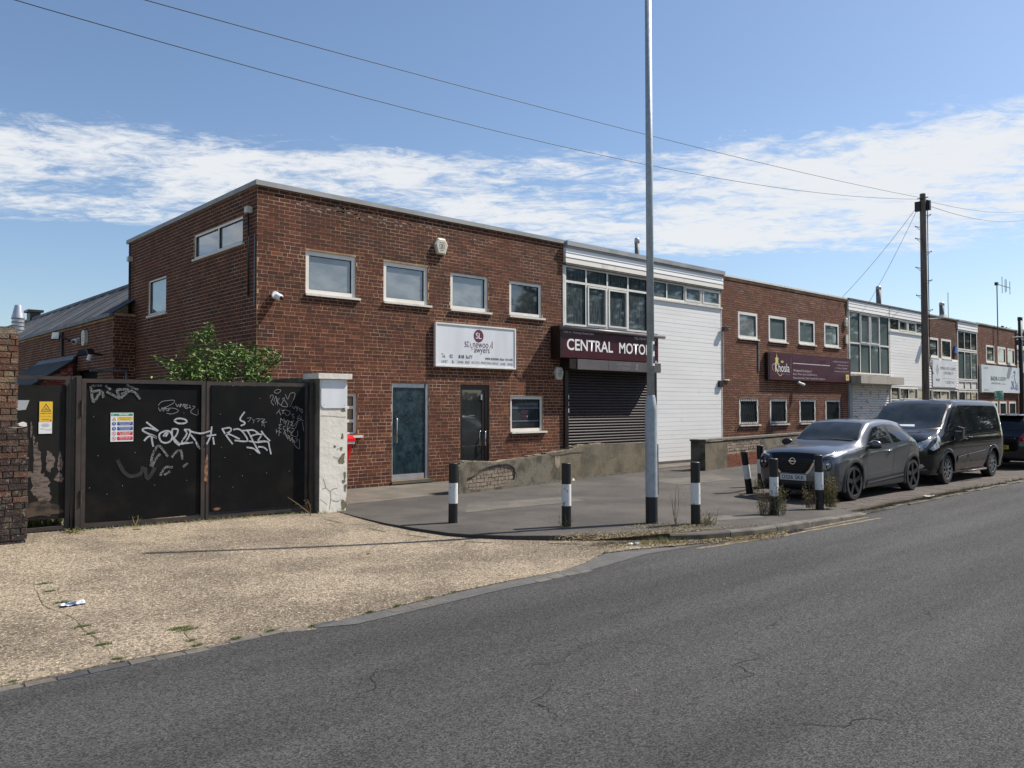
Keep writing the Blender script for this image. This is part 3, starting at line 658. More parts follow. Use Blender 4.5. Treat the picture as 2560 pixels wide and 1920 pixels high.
text('BODY', w, 13.72, 13.93, 1.54, 1.62, FACADE, .066, m_lettermaroon, .01); text('PAINT', w, 13.72, 13.93, 1.42, 1.50, FACADE, .066, m_lettermaroon, .01)
w = window(A, FACADE, *RW, pane=m_blind, fw=.07, rec=.06, hbars=((1.42, 8.05, 8.95), (1.7, 8.05, 8.95)), label='low window beside the red bin with a beige blind', sillw=.07)
# glass doors
d = MB(FACADE).box(D1[0], D1[0] + .03, .02, .09, D1[2], D1[3]).box(D1[1] - .075, D1[1], .02, .09, D1[2], D1[3]).box(D1[0] + .03, D1[1] - .075, .02, .09, D1[3] - .02, D1[3]).build('door', m_alu, A, label='glass door covered inside with blue film, aluminium rails')
bx('top_rail', m_alu, d, D1[0] + .03, D1[1] - .1, .035, .08, D1[3] - .11, D1[3] - .02, FACADE); bx('bottom_rail', m_alu, d, D1[0] + .03, D1[1] - .1, .035, .08, D1[2] + .01, D1[2] + .13, FACADE)
bx('glass_panel', g_film, d, D1[0] + .03, D1[1] - .10, .05, .06, D1[2] + .13, D1[3] - .11, FACADE)
bx('gap', m_blackpl, d, D1[1] - .10, D1[1] - .075, .07, .09, D1[2], D1[3] - .02, FACADE)
MB(FACADE).tube([(D1[0] + .12, .05, .92), (D1[0] + .12, -.02, .95), (D1[0] + .12, -.02, 1.45), (D1[0] + .12, .05, 1.48)], .014, 10).build('handle', m_steel, d, smooth=True)
bx('door_step', m_slab, A, D1[0] - .02, D1[1] + .08, -.04, .1, D1[2] - .07, D1[2] - .002, FACADE)
bx('door_backing', m_blackpl, A, D1[0], D1[1], .12, .2, D1[2] - .1, D1[3], FACADE)
d = MB(FACADE).box(D2[0], D2[0] + .09, .03, .1, D2[2], D2[3]).box(D2[1] - .11, D2[1], .03, .1, D2[2], D2[3]).box(D2[0] + .09, D2[1] - .11, .03, .1, D2[3] - .12, D2[3]).box(D2[0] + .09, D2[1] - .11, .031, .1, D2[2], D2[2] + .15).build('door', m_dkbrown, A, label='dark glass door in a dark brown frame')
bx('glass_panel', g_door, d, D2[0] + .09, D2[1] - .2, .055, .065, D2[2] + .15, D2[3] - .12, FACADE); bx('stile', m_dkbrown, d, D2[1] - .2, D2[1] - .11, .045, .08, D2[2] + .15, D2[3] - .12, FACADE)
for dx, dp in ((.16, -.03), (.27, .052)): MB(FACADE).tube([(D2[1] - dx + .05, .05, .78), (D2[1] - dx, dp, .8), (D2[1] - dx, dp, 1.12), (D2[1] - dx + .05, .05, 1.14)], .016 if dp < 0 else .008, 10).build('handle', m_steel, d, smooth=True)
bx('sticker', m_letterfaint2, d, 12.02, 12.2, .052, .0535, 1.50, 1.512, FACADE); bx('closer', m_alu, d, D2[1] - .24, D2[1] - .2, .035, .06, 1.87, 2.0, FACADE)
bx('door_backing', m_blackpl, A, D2[0], D2[1], .12, .2, D2[2] - .1, D2[3], FACADE)
# downpipes on the side wall
for (yy, zt, zb) in ((14.86, 5.5, 3.85), (21.83, 5.5, 3.75)):
    p = bx('downpipe_hopper', m_cream, A, -yy - .06, -yy + .06, -.12, -.005, zt - .06, zt + .06, SIDE)
    MB(SIDE).tube([(-yy, -.06, zt - .07), (-yy, -.05, zb)], .022, 8).build('pipe', m_blackpl, p, smooth=True)
MB(SIDE).box(-14.69, -14.66, -.02, -.004, 3.65, 5.0).build('cable_cover', m_lettergrey, A)
st = MB(FACADE)
for q in range(70):
    u = random.uniform(7.6, 10.4) if random.random() < .8 else random.uniform(10.4, 14.8); z_ = 5.86 - BC * random.choice((1, 1, 2, 2, 3)) + .012 - (u - 7.5) * .0
    if abs(z_ - (5.86 - .08 - (u - 7.6) * .05)) < .12: st.plate([(u + random.uniform(.02, .06) * math.cos(a) * 1.4, z_ + random.uniform(.012, .028) * math.sin(a)) for a in np.linspace(0, 6.28, 8)[:-1]], [], -.0048, -.0048)
m_salt = mat('white_lime_stain', (.30, .24, .20), (.16, .09, .06), sc=50, lo=.42, hi=.58, rough=.9)
st.build('lime_stain', m_salt, A, fix=False, kind='stuff')

# ================================================================== white boarded bay with shutter
XB1 = 22.42
B = thing('white_boarded_building', 'white boarded bay between the brick blocks with dark roller shutter under the motors sign', 'building', (XA1, YF, 0))
hb = [(15.20, 18.62, 3.84, 5.40), (18.66, 22.40, 4.86, 5.40), (15.2, 18.96, -.05, 2.9)]
slab('wall_core', m_upvc_old, B, FACADE, XA1 + .001, XB1 - .001, -.1, 5.84, .2, [(15.20, 18.66, 3.84, 5.42), (18.66, 22.40, 4.86, 5.42), (15.2, 18.96, -.05, 2.9)], d0=.03)
slab('rear_wall', m_mortar, B, frame((0, 22.12, 0), (1, 0, 0), (0, -1, 0)), XA1 + .001, XB1, -.1, 5.93, .2, [])
bx('roof', m_roof, B, XA1 + .03, XB1 - .02, YF + .1, 22.1, 5.78, 5.90)
cp = MB(FACADE); cp.box(XA1 + .021, XB1 + .04, -.14, .12, 5.90, 6.02); cp.box(XA1 + .022, XB1 + .02, -.11, .1, 5.84, 5.8995); cp.build('roof_capping', m_cap, B)
nb = 0; z_ = 5.45
for h_, mm in ((.145, m_board_dirty), (.125, m_board), (.125, m_board)):
    MB(FACADE).prism([(0, 0)] * 0 or [(-.095, z_), (-.095 + .012, z_ + h_ - .006), (.0, z_ + h_ - .006), (.0, z_)], XA1 + .01, XB1 - .005, f=lambda a, b, d: (d, a, b)).build('fascia_board', mm, B); z_ += h_
bx('fascia_soffit', m_cap_dark, B, XA1 + .01, XB1 - .01, -.09, .03, 5.40, 5.449, FACADE)
zb_ = .10; i = 0
while zb_ < 4.80:
    h_ = .128; x0 = 18.97 if zb_ < 3.77 else 18.70
    if 2.4 < zb_ < 2.95 and False: pass
    R_ = random.uniform(-.0006, .0006)
    MB(FACADE).prism([(-.0085 + R_, zb_ + .0015), (-.0068 + R_, zb_ + h_ - .002), (.028, zb_ + h_ - .002), (.028, zb_ + .002)], x0, XB1 - .03, f=lambda a, b, d: (d, a, b)).build('board', m_board, B); zb_ += h_
bx('board_backing', m_conc_canopy, B, 18.98, XB1 - .04, .0285, .0295, .1, 4.84, FACADE)
bx('corner_trim', m_upvc_old, B, XB1 - .03, XB1 + .005, -.018, .03, .08, 4.84, FACADE); bx('corner_trim', m_upvc_old, B, XA1 - .03, XA1 + .04, -.016, .03, 3.5, 5.39, FACADE)
bx('plinth', m_slab, B, 18.97, XB1, -.05, .03, -.1, .09, FACADE)
window(B, FACADE, 15.20, 18.64, 3.83, 5.40, pane=g_curtain, fw=.05, rec=-.01, bars=(16.02, 16.88, 17.76), hbars=((4.98, 15.25, 18.6),), sill=False, sash=((16.07, 16.84, 3.88, 4.93), (16.92, 17.72, 3.88, 4.93)), label='large eight light window above the motors sign')
window(B, FACADE, 18.66, 22.36, 4.87, 5.40, pane=g_teal, fw=.05, rec=-.012, bars=(19.55, 20.42, 21.33), sill=False, sash=((20.46, 21.29, 4.92, 5.35), (21.37, 22.31, 4.92, 5.35)), label='narrow strip window above the white boards')
bx('strip_sill', m_sill, B, 18.66, XB1 + .01, -.05, .03, 4.815, 4.865, FACADE)
s = thing('roller_shutter', None, None, (17, YF, 1.3)); s.parent = B; s.location = Vector((17, YF, 1.3)) - wl(B)
bx('guide_rail', m_dkbrown, s, 15.14, 15.27, -.06, .05, 0, 2.68, FACADE); bx('guide_rail', m_dkbrown, s, 18.88, 18.965, -.07, .05, 0, 2.68, FACADE)
bx('box', m_shutbox, s, 15.30, 18.78, -.36, .0, 2.67, 2.935, FACADE); bx('box_end', m_dkbrown, s, 15.02, 15.299, -.34, .0, 2.68, 2.93, FACADE); bx('box_end', m_sett, s, 18.781, 18.86, -.3, -.05, 2.7, 2.86, FACADE)
bx('panel_joint', m_dkbrown, s, 16.5, 16.508, -.3615, -.36, 2.67, 2.935, FACADE)
z_ = .02
while z_ < 2.66:
    P = [(.02 - .017 * math.sin(math.pi * t), z_ + .004 + .067 * t) for t in (0, .25, .5, .75, 1)] + [(.04, z_ + .071), (.04, z_ + .004)]
    MB(FACADE).prism(P, 15.27, 18.88, f=lambda a, b, d: (d, a, b)).build('slat', m_shutter, s); z_ += .0765
text('CAR PARK', s, 16.82, 17.42, 2.82, 2.895, FACADE, -.3625, m_letterfaint2, .0); text('AT REAR', s, 16.86, 17.40, 2.71, 2.785, FACADE, -.3625, m_letterfaint2, .0)
MB(FACADE).prism([(17.62, 2.72), (17.72, 2.72), (17.72, 2.83), (17.76, 2.83), (17.7, 2.89), (17.64, 2.83), (17.68, 2.83), (17.68, 2.75), (17.62, 2.75)], -.363, -.361).build('arrow', m_letterfaint2, s)
for zz_, m__ in ((1.9, m_white), (1.55, m_white), (1.72, m_letterpink), (1.35, m_letterfaint2)): bx('sticker', m__, s, 15.265, 15.285, -.063, -.0605, zz_, zz_ + .11, FACADE)
# motors sign box
sg = thing('motors_sign', 'deep maroon fascia sign reading CENTRAL MOTORS above the brown roller shutter', 'sign', (16.7, YF, 3.3))
bx('sign_face', m_maroon, sg, 14.76, 18.70, -.33, -.29, 2.96, 3.66, FACADE); bx('end_cap', m_dkbrown, sg, 14.68, 14.759, -.34, -.005, 2.95, 3.76, FACADE)
bx('sign_back', m_dkbrown, sg, 14.76, 18.70, -.289, -.004, 2.97, 3.70, FACADE)
MB(FACADE).tube([(14.66, -.36, 3.70), (18.95, -.36, 3.70)], .052, 12).build('top_rail', m_shutbox, sg, smooth=True)
for x in (14.98, 16.05, 17.85, 18.55): MB(FACADE).box(x - .09, x + .09, -.36, -.20, 3.755, 3.775).box(x - .02, x + .02, -.22, -.02, 3.70, 3.754).build('bracket', m_blackpl, sg)
text('CENTRAL', sg, 14.93, 16.72, 3.15, 3.45, FACADE, -.334, m_white, .016); text('MOTORS', sg, 16.98, 18.52, 3.15, 3.45, FACADE, -.334, m_white, .016)
text('Unit A , Printing House Lane', sg, 14.82, 15.95, 3.565, 3.645, FACADE, -.334, m_letterpink, .01); text('TEL 020 8 573 2219', sg, 17.62, 18.6, 3.565, 3.635, FACADE, -.334, m_letterpink, .02)
bx('sticker', m_white, sg, 18.55, 18.63, -.334, -.3335, 2.98, 3.0, FACADE)
# lawyers sign
sg = thing('lawyers_sign', 'white framed sign with maroon round SL logo and peeling lawyers lettering on the brick wall', 'sign', (12.2, YF, 3.1))
bx('sign_face', m_signwhite, sg, 10.99, 13.36, -.07, -.009, 2.65, 3.58, FACADE)
f = MB(FACADE); f.box(10.955, 13.40, -.085, -.008, 3.575, 3.61); f.box(10.955, 13.40, -.085, -.008, 2.615, 2.65); f.box(10.955, 10.99, -.0845, -.008, 2.65, 3.575); f.box(13.36, 13.40, -.0845, -.008, 2.65, 3.575); f.build('sign_frame', m_upvc, sg)
flat('logo_disc', disc((12.22, 3.365), .148), sg, FACADE, -.073, m_lettermaroon); text('S', sg, 12.13, 12.215, 3.30, 3.44, FACADE, -.0745, m_white); text('L', sg, 12.225, 12.31, 3.30, 3.43, FACADE, -.0745, m_white)
text('st', sg, 11.80, 11.93, 3.09, 3.24, FACADE, -.0735, m_lettermaroon, -.008); text('newoo', sg, 12.05, 12.52, 3.09, 3.20, FACADE, -.0735, m_lettermaroon, -.008); text('l', sg, 12.63, 12.65, 3.09, 3.26, FACADE, -.0735, m_lettermaroon); stroke([(11.96, 3.19), (11.99, 3.1), (12.02, 3.07), (12.02, 3.02)], .012, sg, FACADE, -.0735, m_lettermaroon, 'lettering'); stroke([(12.55, 3.1), (12.58, 3.12), (12.6, 3.18)], .012, sg, FACADE, -.0735, m_lettermaroon, 'lettering')
text('awyers', sg, 12.08, 12.56, 2.93, 3.07, FACADE, -.0735, m_lettermaroon, -.005)
text('Te.', sg, 11.13, 11.24, 2.82, 2.91, FACADE, -.0735, m_letterblack, .01); text('02', sg, 11.36, 11.45, 2.82, 2.90, FACADE, -.0735, m_letterblack, .01); text('818', sg, 11.62, 11.78, 2.82, 2.90, FACADE, -.0735, m_letterblack, .02); text('3o77', sg, 11.83, 12.03, 2.82, 2.90, FACADE, -.0735, m_letterblack, .01)
text('www.stonewo', sg, 12.42, 12.85, 2.815, 2.88, FACADE, -.0735, m_letterblack, .01); text('dlaw', sg, 12.88, 13.03, 2.815, 2.88, FACADE, -.0735, m_letterblack, .01); text('ers.com', sg, 13.07, 13.30, 2.82, 2.87, FACADE, -.0735, m_letterblack, .01)
for s_, a, b_ in (('UNIT', 11.13, 11.31), ('B.', 11.43, 11.50), ('TANNI', 11.57, 11.76), ('IND', 11.82, 11.95), ('ESTATE, PRINTING HOUS', 12.01, 12.83), ('LANE', 12.9, 13.06), ('HAYES', 13.12, 13.30)): text(s_, sg, a, b_, 2.705, 2.765, FACADE, -.0735, m_letterblack, -.004)
# ================================================================== second brick block (wine merchants)
XC1 = 31.17
Cc = thing('brick_warehouse', 'middle red brick block with barred ground floor windows and the plum wine merchant sign', 'building', (XB1, YF, 0))
CU = [(23.39, 24.57, 3.96, 4.83), (25.30, 26.49, 3.96, 4.84), (27.36, 28.55, 3.97, 4.85), (29.29, 30.46, 3.97, 4.86)]
CL = [(23.41, 24.58, 1.10, 1.97), (25.33, 26.48, 1.10, 1.97), (27.36, 28.55, 1.10, 1.97), (29.32, 30.5, 1.10, 1.97)]
wallC = slab('front_wall', m_mortar, Cc, FACADE, XB1, XC1, -.1, 5.89, .22, CU + CL)
bricks(wallC, FACADE, XB1 + .01, XC1, .06, 5.88, CU + CL, m_brick2, 300, vis=lambda c: c.z > 1.4, seed=11, mode='stretch', tonef=lambda u, z, t, R: t * .8 + .08 + .05 * math.sin(u * 1.1))
bx('plinth', m_lowwall_grey, Cc, XB1 + .02, XC1, -.012, .0, -.08, .9 - .85, FACADE)
slab('rear_wall', m_mortar, Cc, frame((0, 22.12, 0), (1, 0, 0), (0, -1, 0)), XB1 + .001, XC1, -.1, 5.89, .2, [])
bx('roof', m_roof, Cc, XB1 + .05, XC1 - .02, YF + .1, 22.1, 5.76, 5.87); bx('roof_capping', m_sill, Cc, XB1 + .045, XC1 - .002, -.045, .15, 5.895, 5.955, FACADE)
for i, w in enumerate(CU): window(Cc, FACADE, *w, pane=g_obscure if i == 0 else g_teal, fw=.09, rec=-.004, label='upper window with pale blind' if i == 0 else None)
for w in CL:
    f = window(Cc, FACADE, *w, pane=g_clear, fw=.085, rec=.0, sillw=.06)
    b = MB(FACADE); u0, u1 = w[0] + .02, w[1] - .02
    for zt in (w[3] + .02, w[2] + .02): b.tube([(u0 - .03, -.02, zt), (u1 + .05, -.02, zt)], .007, 5)
    n = 11
    for i in range(n):
        u = u0 + (u1 - u0) * i / (n - 1); b.tube([(u, -.02, w[3] + .02), (u, -.06, w[3] - .25), (u, -.11, w[2] + .35), (u, -.10, w[2] + .12), (u, -.03, w[2] + .0)], .0075, 5)
    b.build('security_bars', m_blackpl, f)
sg = thing('wine_merchant_sign', 'long plum coloured sign with Khosla wines logo on the middle brick block', 'sign', (28, YF, 3.1))
bx('sign_face', m_maroon2, sg, 25.10, 31.14, -.14, -.009, 2.62, 3.55, FACADE); bx('sign_edge', m_dkbrown, sg, 25.0, 25.099, -.135, -.009, 2.62, 3.55, FACADE)
text('Khosla', sg, 25.44, 26.42, 2.90, 3.20, FACADE, -.144, m_white, .0); flat('logo_bottle', [(25.48, 3.15), (25.66, 3.15), (25.66, 3.33), (25.70, 3.36), (25.62, 3.38), (25.585, 3.44), (25.575, 3.52), (25.555, 3.52), (25.545, 3.44), (25.52, 3.38), (25.43, 3.36), (25.48, 3.33)], sg, FACADE, -.144, m_yelpale)
MB(FACADE).plate([(25.44, 2.90), (25.50, 2.90), (25.50, 3.15), (25.44, 3.15)], [], -.1455, -.1455).build('logo_letter', m_yelpale, sg)
stroke([(25.42, 3.17), (25.3, 3.13), (25.27, 3.02), (25.33, 2.93)], .02, sg, FACADE, -.144, m_letterpink, 'swash'); stroke([(25.5, 3.02), (25.62, 2.86), (25.75, 2.77), (25.86, 2.78), (25.88, 2.85)], .025, sg, FACADE, -.144, m_yelpale, 'swash')
flat('logo_crown', [(25.85, 3.22), (26.0, 3.22), (26.02, 3.30), (25.96, 3.26), (25.925, 3.32), (25.89, 3.26), (25.83, 3.30)], sg, FACADE, -.144, m_yelpale)
text('Wines', sg, 25.9, 26.42, 2.79, 2.87, FACADE, -.144, m_letterfaint2, 0, sp=1.5); bx('divider', m_letterfaint2, sg, 26.53, 26.545, -.142, -.1405, 2.85, 3.42, FACADE)
text('KHOSLA WINES LIMITED', sg, 26.68, 29.42, 3.30, 3.48, FACADE, -.144, m_letterfaint, .01); bx('underline', m_letterpink, sg, 26.68, 29.42, -.143, -.1405, 3.215, 3.245, FACADE)
text('Wholesalers & Distributors of', sg, 26.68, 28.0, 2.935, 3.025, FACADE, -.144, m_letterpink); text('Beers, Wines, Spirits & Soft Drinks to', sg, 26.68, 28.4, 2.80, 2.89, FACADE, -.144, m_letterpink); text('Restaurants, Pubs, Clubs, Hotels & Party Organiser', sg, 26.68, 29.05, 2.665, 2.755, FACADE, -.144, m_letterpink)
text('T: 020 8581 7500, 020 8561 5111', sg, 29.65, 30.95, 3.36, 3.43, FACADE, -.144, m_letterpink); text('sales@khoslawines.co.uk', sg, 30.0, 30.95, 3.24, 3.305, FACADE, -.144, m_letterpink); text('Unit B, Britannia Trading Estate', sg, 29.85, 30.85, 3.125, 3.19, FACADE, -.144, m_letterpink); text('Printing House Lane, Hayes UB3 1AP', sg, 29.75, 30.95, 3.0, 3.065, FACADE, -.144, m_letterpink)
bx('yellow_notice', m_yelpale, sg, 30.72, 30.98, -.143, -.1405, 2.70, 2.93, FACADE); text('24', sg, 30.8, 30.9, 2.78, 2.85, FACADE, -.145, m_letterblack)
MB(FACADE).box(24.58, 24.64, -.03, -.006, 2.9, 3.9).build('cable_cover', m_lead, Cc)
# ================================================================== second boarded bay
XD1 = 38.9
Dd_ = thing('white_boarded_workshop', 'second white boarded bay with graffiti covered white shutter under a concrete canopy', 'building', (XC1, YF, 0))
slab('wall_core', m_upvc_old, Dd_, FACADE, XC1 + .001, XD1 - .001, -.1, 5.88, .2, [(31.35, 35.05, 3.0, 5.50), (35.1, 38.85, 4.96, 5.47), (31.5, 35.1, -.05, 2.6), (35.2, 38.8, 1.5, 2.55)], d0=.03)
slab('rear_wall', m_mortar, Dd_, frame((0, 22.12, 0), (1, 0, 0), (0, -1, 0)), XC1, XD1, -.1, 5.9, .2, [])
bx('roof', m_roof, Dd_, XC1 + .03, XD1, YF + .1, 22.1, 5.78, 5.90); bx('roof_capping', m_cap_dark, Dd_, XC1 + .001, XD1 + .02, -.1, .12, 5.90, 5.965, FACADE)
z_ = 5.50
for h_ in (.13, .13, .13): MB(FACADE).prism([(-.075, z_), (-.065, z_ + h_ - .006), (.0, z_ + h_ - .006), (.0, z_)], XC1 + .02, XD1 - .01, f=lambda a, b, d: (d, a, b)).build('fascia_board', m_board, Dd_); z_ += h_
bx('fascia_joint', m_lettergrey, Dd_, 34.93, 34.96, -.078, -.06, 5.5, 5.89, FACADE)
z_ = 2.58
while z_ < 4.88:
    MB(FACADE).prism([(-.0115, z_ + .0015), (-.0095, z_ + .1265), (.028, z_ + .124), (.028, z_ + .004)], 35.12, XD1 - .01, f=lambda a, b, d: (d, a, b)).build('board', m_board, Dd_); z_ += .128
window(Dd_, FACADE, 31.34, 35.06, 3.0, 5.50, pane=g_teal, fw=.06, rec=-.01, bars=(32.29, 33.2, 34.12), hbars=((4.22, 31.4, 35.0),), sill=False, sash=((32.33, 33.16, 4.25, 5.44), (33.24, 34.08, 4.25, 5.44)), label='tall eight light window with grey green glass')
window(Dd_, FACADE, 35.1, 38.85, 4.95, 5.48, pane=g_clear, fw=.05, rec=-.01, bars=(36.03, 36.97, 37.91), sill=False, sash=((36.07, 36.93, 4.99, 5.43), (37.01, 37.87, 4.99, 5.43)), label='narrow strip window above white boards')
bx('strip_sill', m_sill, Dd_, 35.1, 38.88, -.05, .03, 4.88, 4.945, FACADE)
window(Dd_, FACADE, 35.15, 38.85, 1.55, 2.55, pane=g_clear, fw=.06, rec=-.01, bars=(36.0, 37.0, 38.0), hbars=((1.98, 35.2, 38.8),), sill=False, sash=((36.04, 37.96, 2.0, 2.5),), label='low window band beside the white shutter')
bx('canopy', m_conc_canopy, Dd_, 31.2, 35.25, -.52, .02, 2.60, 2.90, FACADE); bx('pilaster', m_cap, Dd_, XC1 + .02, 31.45, -.06, .03, 0, 2.6, FACADE); bx('pilaster', m_upvc_old, Dd_, 35.05, 35.15, -.03, .03, 0, 2.6, FACADE)
s = thing('roller_shutter', None, None, (33, YF, 1.3)); s.parent = Dd_; s.location = Vector((33, YF, 1.3)) - wl(Dd_)
z_ = .02
while z_ < 2.58:
    P = [(.02 - .02 * math.sin(math.pi * t), z_ + .004 + .09 * t) for t in (0, .3, .6, 1)] + [(.05, z_ + .094), (.05, z_ + .004)]
    MB(FACADE).prism(P, 31.45, 35.05, f=lambda a, b, d: (d, a, b)).build('slat', m_shut_white, s); z_ += .098
# ================================================================== far brick block with white academy sign
XE1 = 42.9
E_ = thing('small_brick_building', 'narrow far brick block with two upper windows over a white academy banner', 'building', (XD1, YF, 0))
EU = [(39.33, 40.50, 3.97, 4.89), (40.86, 42.10, 3.97, 4.90)]
wallE = slab('front_wall', m_mortar, E_, FACADE, XD1, XE1, 2.5, 5.9, .22, EU)
bricks(wallE, FACADE, XD1 + .01, XE1, 3.90, 5.87, EU, m_brick_dark, 300, seed=13, mode='stretch')
slab('rear_wall', m_mortar, E_, frame((0, 22.12, 0), (1, 0, 0), (0, -1, 0)), XD1, XE1, -.1, 5.9, .2, [])
bx('roof', m_roof, E_, XD1, XE1, YF + .1, 22.1, 5.76, 5.87); bx('roof_capping', m_cap, E_, XD1 + .025, XE1, -.04, .15, 5.905, 5.96, FACADE)
for w in EU: window(E_, FACADE, *w, pane=g_clear, fw=.10, rec=-.004)
z_ = 2.55
while z_ < 3.86:
    MB(FACADE).prism([(-.03, z_ + .004), (-.016, z_ + .124), (-.001, z_ + .124), (-.001, z_ + .004)], XD1 + .01, XE1 - .01, f=lambda a, b, d: (d, a, b)).build('board', m_board, E_); z_ += .128
bx('lower_wall', m_upvc_old, E_, XD1, XE1, .03, .2, -.1, 2.5, FACADE)
window(E_, FACADE, 38.95, 42.85, 1.5, 2.5, pane=g_clear, fw=.07, rec=-.01, bars=(39.6, 40.7, 41.8), hbars=((1.95, 39, 42.8),), sill=False, sash=((39.65, 41.75, 2.0, 2.44),), label='low window band below the academy banner')
sg = thing('academy_banner', 'white banner with dotted diamond logo reading Imperial West Academy', 'sign', (41.2, YF, 3.2))
bx('banner_face', m_signwhite, sg, 39.62, 42.6, -.06, -.04, 2.6, 3.86, FACADE)
for r in range(9):
    w_ = 1 + min(r, 8 - r) if r < 6 else 9 - r
    for c_ in range(w_): flat('logo_dot', disc((40.18 + (c_ - (w_ - 1) / 2) * .085, 3.66 - r * .062), .026, 6), sg, FACADE, -.062, m_lettergrey)
text('IMPERIAL WEST ACADEMY', sg, 40.55, 42.5, 3.42, 3.56, FACADE, -.062, m_lettergrey); text('& PARTNERS LTD', sg, 40.95, 42.2, 3.20, 3.34, FACADE, -.062, m_lettergrey); bx('rule', m_lettergrey, sg, 40.8, 42.4, -.0615, -.0605, 3.0, 3.012, FACADE)
text('IWAP', sg, 40.0, 40.45, 2.86, 2.99, FACADE, -.062, m_lettergrey, .02); text('T. 020 8573 9102', sg, 41.1, 42.25, 2.76, 2.90, FACADE, -.062, m_lettergrey)
# ================================================================== narrow glazed bay
XF1 = 45.68
Ff = thing('glazed_bay_building', 'narrow far white bay with tall three light glazing between two brick blocks', 'building', (XE1, YF, 0))
slab('wall_core', m_upvc_old, Ff, FACADE, XE1, XF1 - .001, -.1, 5.86, .2, [], d0=.06)
slab('rear_wall', m_mortar, Ff, frame((0, 22.12, 0), (1, 0, 0), (0, -1, 0)), XE1, XF1, -.1, 5.9, .2, [])
bx('roof', m_roof, Ff, XE1, XF1, YF + .1, 22.1, 5.76, 5.87); bx('roof_capping', m_cap, Ff, XE1 + .001, XF1 + .03, -.1, .15, 5.87, 5.95, FACADE)
z_ = 5.48
for h_ in (.13, .13, .12): MB(FACADE).prism([(-.06, z_), (-.05, z_ + h_ - .006), (.05, z_ + h_ - .006), (.05, z_)], XE1 + .01, XF1 - .01, f=lambda a, b, d: (d, a, b)).build('fascia_board', m_board, Ff); z_ += h_
window(Ff, FACADE, XE1 + .03, XF1 - .03, 4.48, 5.46, pane=g_clear, fw=.07, rec=-.02, bars=(43.85, 44.75), sill=False, label='upper three light window'); window(Ff, FACADE, XE1 + .03, XF1 - .03, 3.0, 4.45, pane=g_teal, fw=.06, rec=-.02, bars=(43.85, 44.75), sill=False, label='tall middle three light window')
window(Ff, FACADE, XE1 + .03, XF1 - .03, 2.5, 2.97, pane=m_upvc, fw=.06, rec=-.02, bars=(43.85, 44.75), sill=False, label='white panelled band'); window(Ff, FACADE, XE1 + .03, XF1 - .03, 1.3, 2.46, pane=g_clear, fw=.07, rec=-.02, bars=(43.85, 44.75), sill=False)
# ================================================================== last brick block
XG1 = 52.15
G = thing('brick_academy_building', 'last red brick block in the row with pale blue Badr Academy signboard', 'building', (XF1, YF, 0))
GU = [(47.03, 48.30, 4.0, 4.92), (48.85, 50.15, 3.99, 4.91), (50.48, 51.68, 3.99, 4.89)]; GL = [(46.3, 47.4, 1.0, 1.94), (47.7, 48.7, 1.0, 1.94), (49.0, 50.14, 1.0, 1.94), (50.58, 51.75, 1.0, 1.94)]
wallG = slab('front_wall', m_mortar, G, FACADE, XF1, XG1, -.1, 5.93, .22, GU + GL)
bricks(wallG, FACADE, XF1 + .01, XG1, .0, 5.92, GU + GL, m_brick2, 300, vis=lambda c: c.z > 3.9, seed=17, mode='stretch')
slab('rear_wall', m_mortar, G, frame((0, 22.12, 0), (1, 0, 0), (0, -1, 0)), XF1, XG1, -.1, 5.93, .2, [])
bx('roof', m_roof, G, XF1, XG1, YF + .1, 22.1, 5.76, 5.87); bx('roof_capping', m_cap, G, XF1 + .035, XG1, -.04, .15, 5.935, 6.0, FACADE)
for w in GU + GL: window(G, FACADE, *w, pane=g_clear, fw=.10, rec=-.004)
sg = thing('academy_signboard', 'pale blue signboard reading BADR ACADEMY with blue brush calligraphy', 'sign', (49, YF, 3.1))
bx('sign_face', m_signgrey, sg, 46.0, 52.05, -.12, -.01, 2.42, 3.84, FACADE); bx('sign_edge', m_sill, sg, 45.9, 45.999, -.125, -.009, 2.40, 3.85, FACADE)
text('BADR', sg, 47.3, 48.3, 3.05, 3.27, FACADE, -.124, m_letterblack, .015); text('ACADEMY', sg, 48.35, 49.75, 3.05, 3.27, FACADE, -.124, m_letterblack, -.01); text('COMMITTED TO ACHIEVE', sg, 47.35, 48.8, 2.86, 2.95, FACADE, -.124, m_letterblack); text('together', sg, 48.95, 49.75, 2.86, 2.93, FACADE, -.124, m_letterblack)
for z_ in (3.70, 3.64, 2.56, 2.50): bx('small_print', m_lettergrey, sg, 46.2, 46.9, -.122, -.1205, z_, z_ + .02, FACADE)
for pth, w_ in (([(51.0, 3.55), (51.3, 3.6), (51.15, 3.3), (51.35, 3.0), (51.55, 2.75), (51.5, 2.62), (51.35, 2.66), (51.3, 2.85)], .09), ([(50.5, 2.75), (50.6, 2.65), (50.85, 2.7), (51.0, 2.95), (50.9, 3.05), (50.8, 2.95), (51.0, 2.72), (51.2, 2.66)], .08), ([(50.6, 3.1), (50.75, 2.9), (50.65, 2.75)], .06), ([(51.6, 3.0), (51.75, 2.7), (51.7, 2.6)], .06)): stroke(pth, w_, sg, FACADE, -.124, m_blue, 'calligraphy')
for c in ((50.75, 3.3), (50.95, 3.38)): flat('calligraphy', disc(c, .05, 4), sg, FACADE, -.124, m_blue)
# drainpipe, projecting lamp etc
dp = thing('drainpipe', 'thick black drainpipe rising above the roof at the far end of the brick row', 'drainpipe', (52.35, YF - .1, 0)); MB().tube([(52.35, YF - .12, 0), (52.35, YF - .12, 6.7)], .11, 14).build('pipe', m_blackpl, dp, smooth=True); MB().tube([(52.35, YF - .12, 6.55), (52.35, YF - .12, 6.75)], .13, 14).build('pipe_cap', m_blackpl, dp, smooth=True)
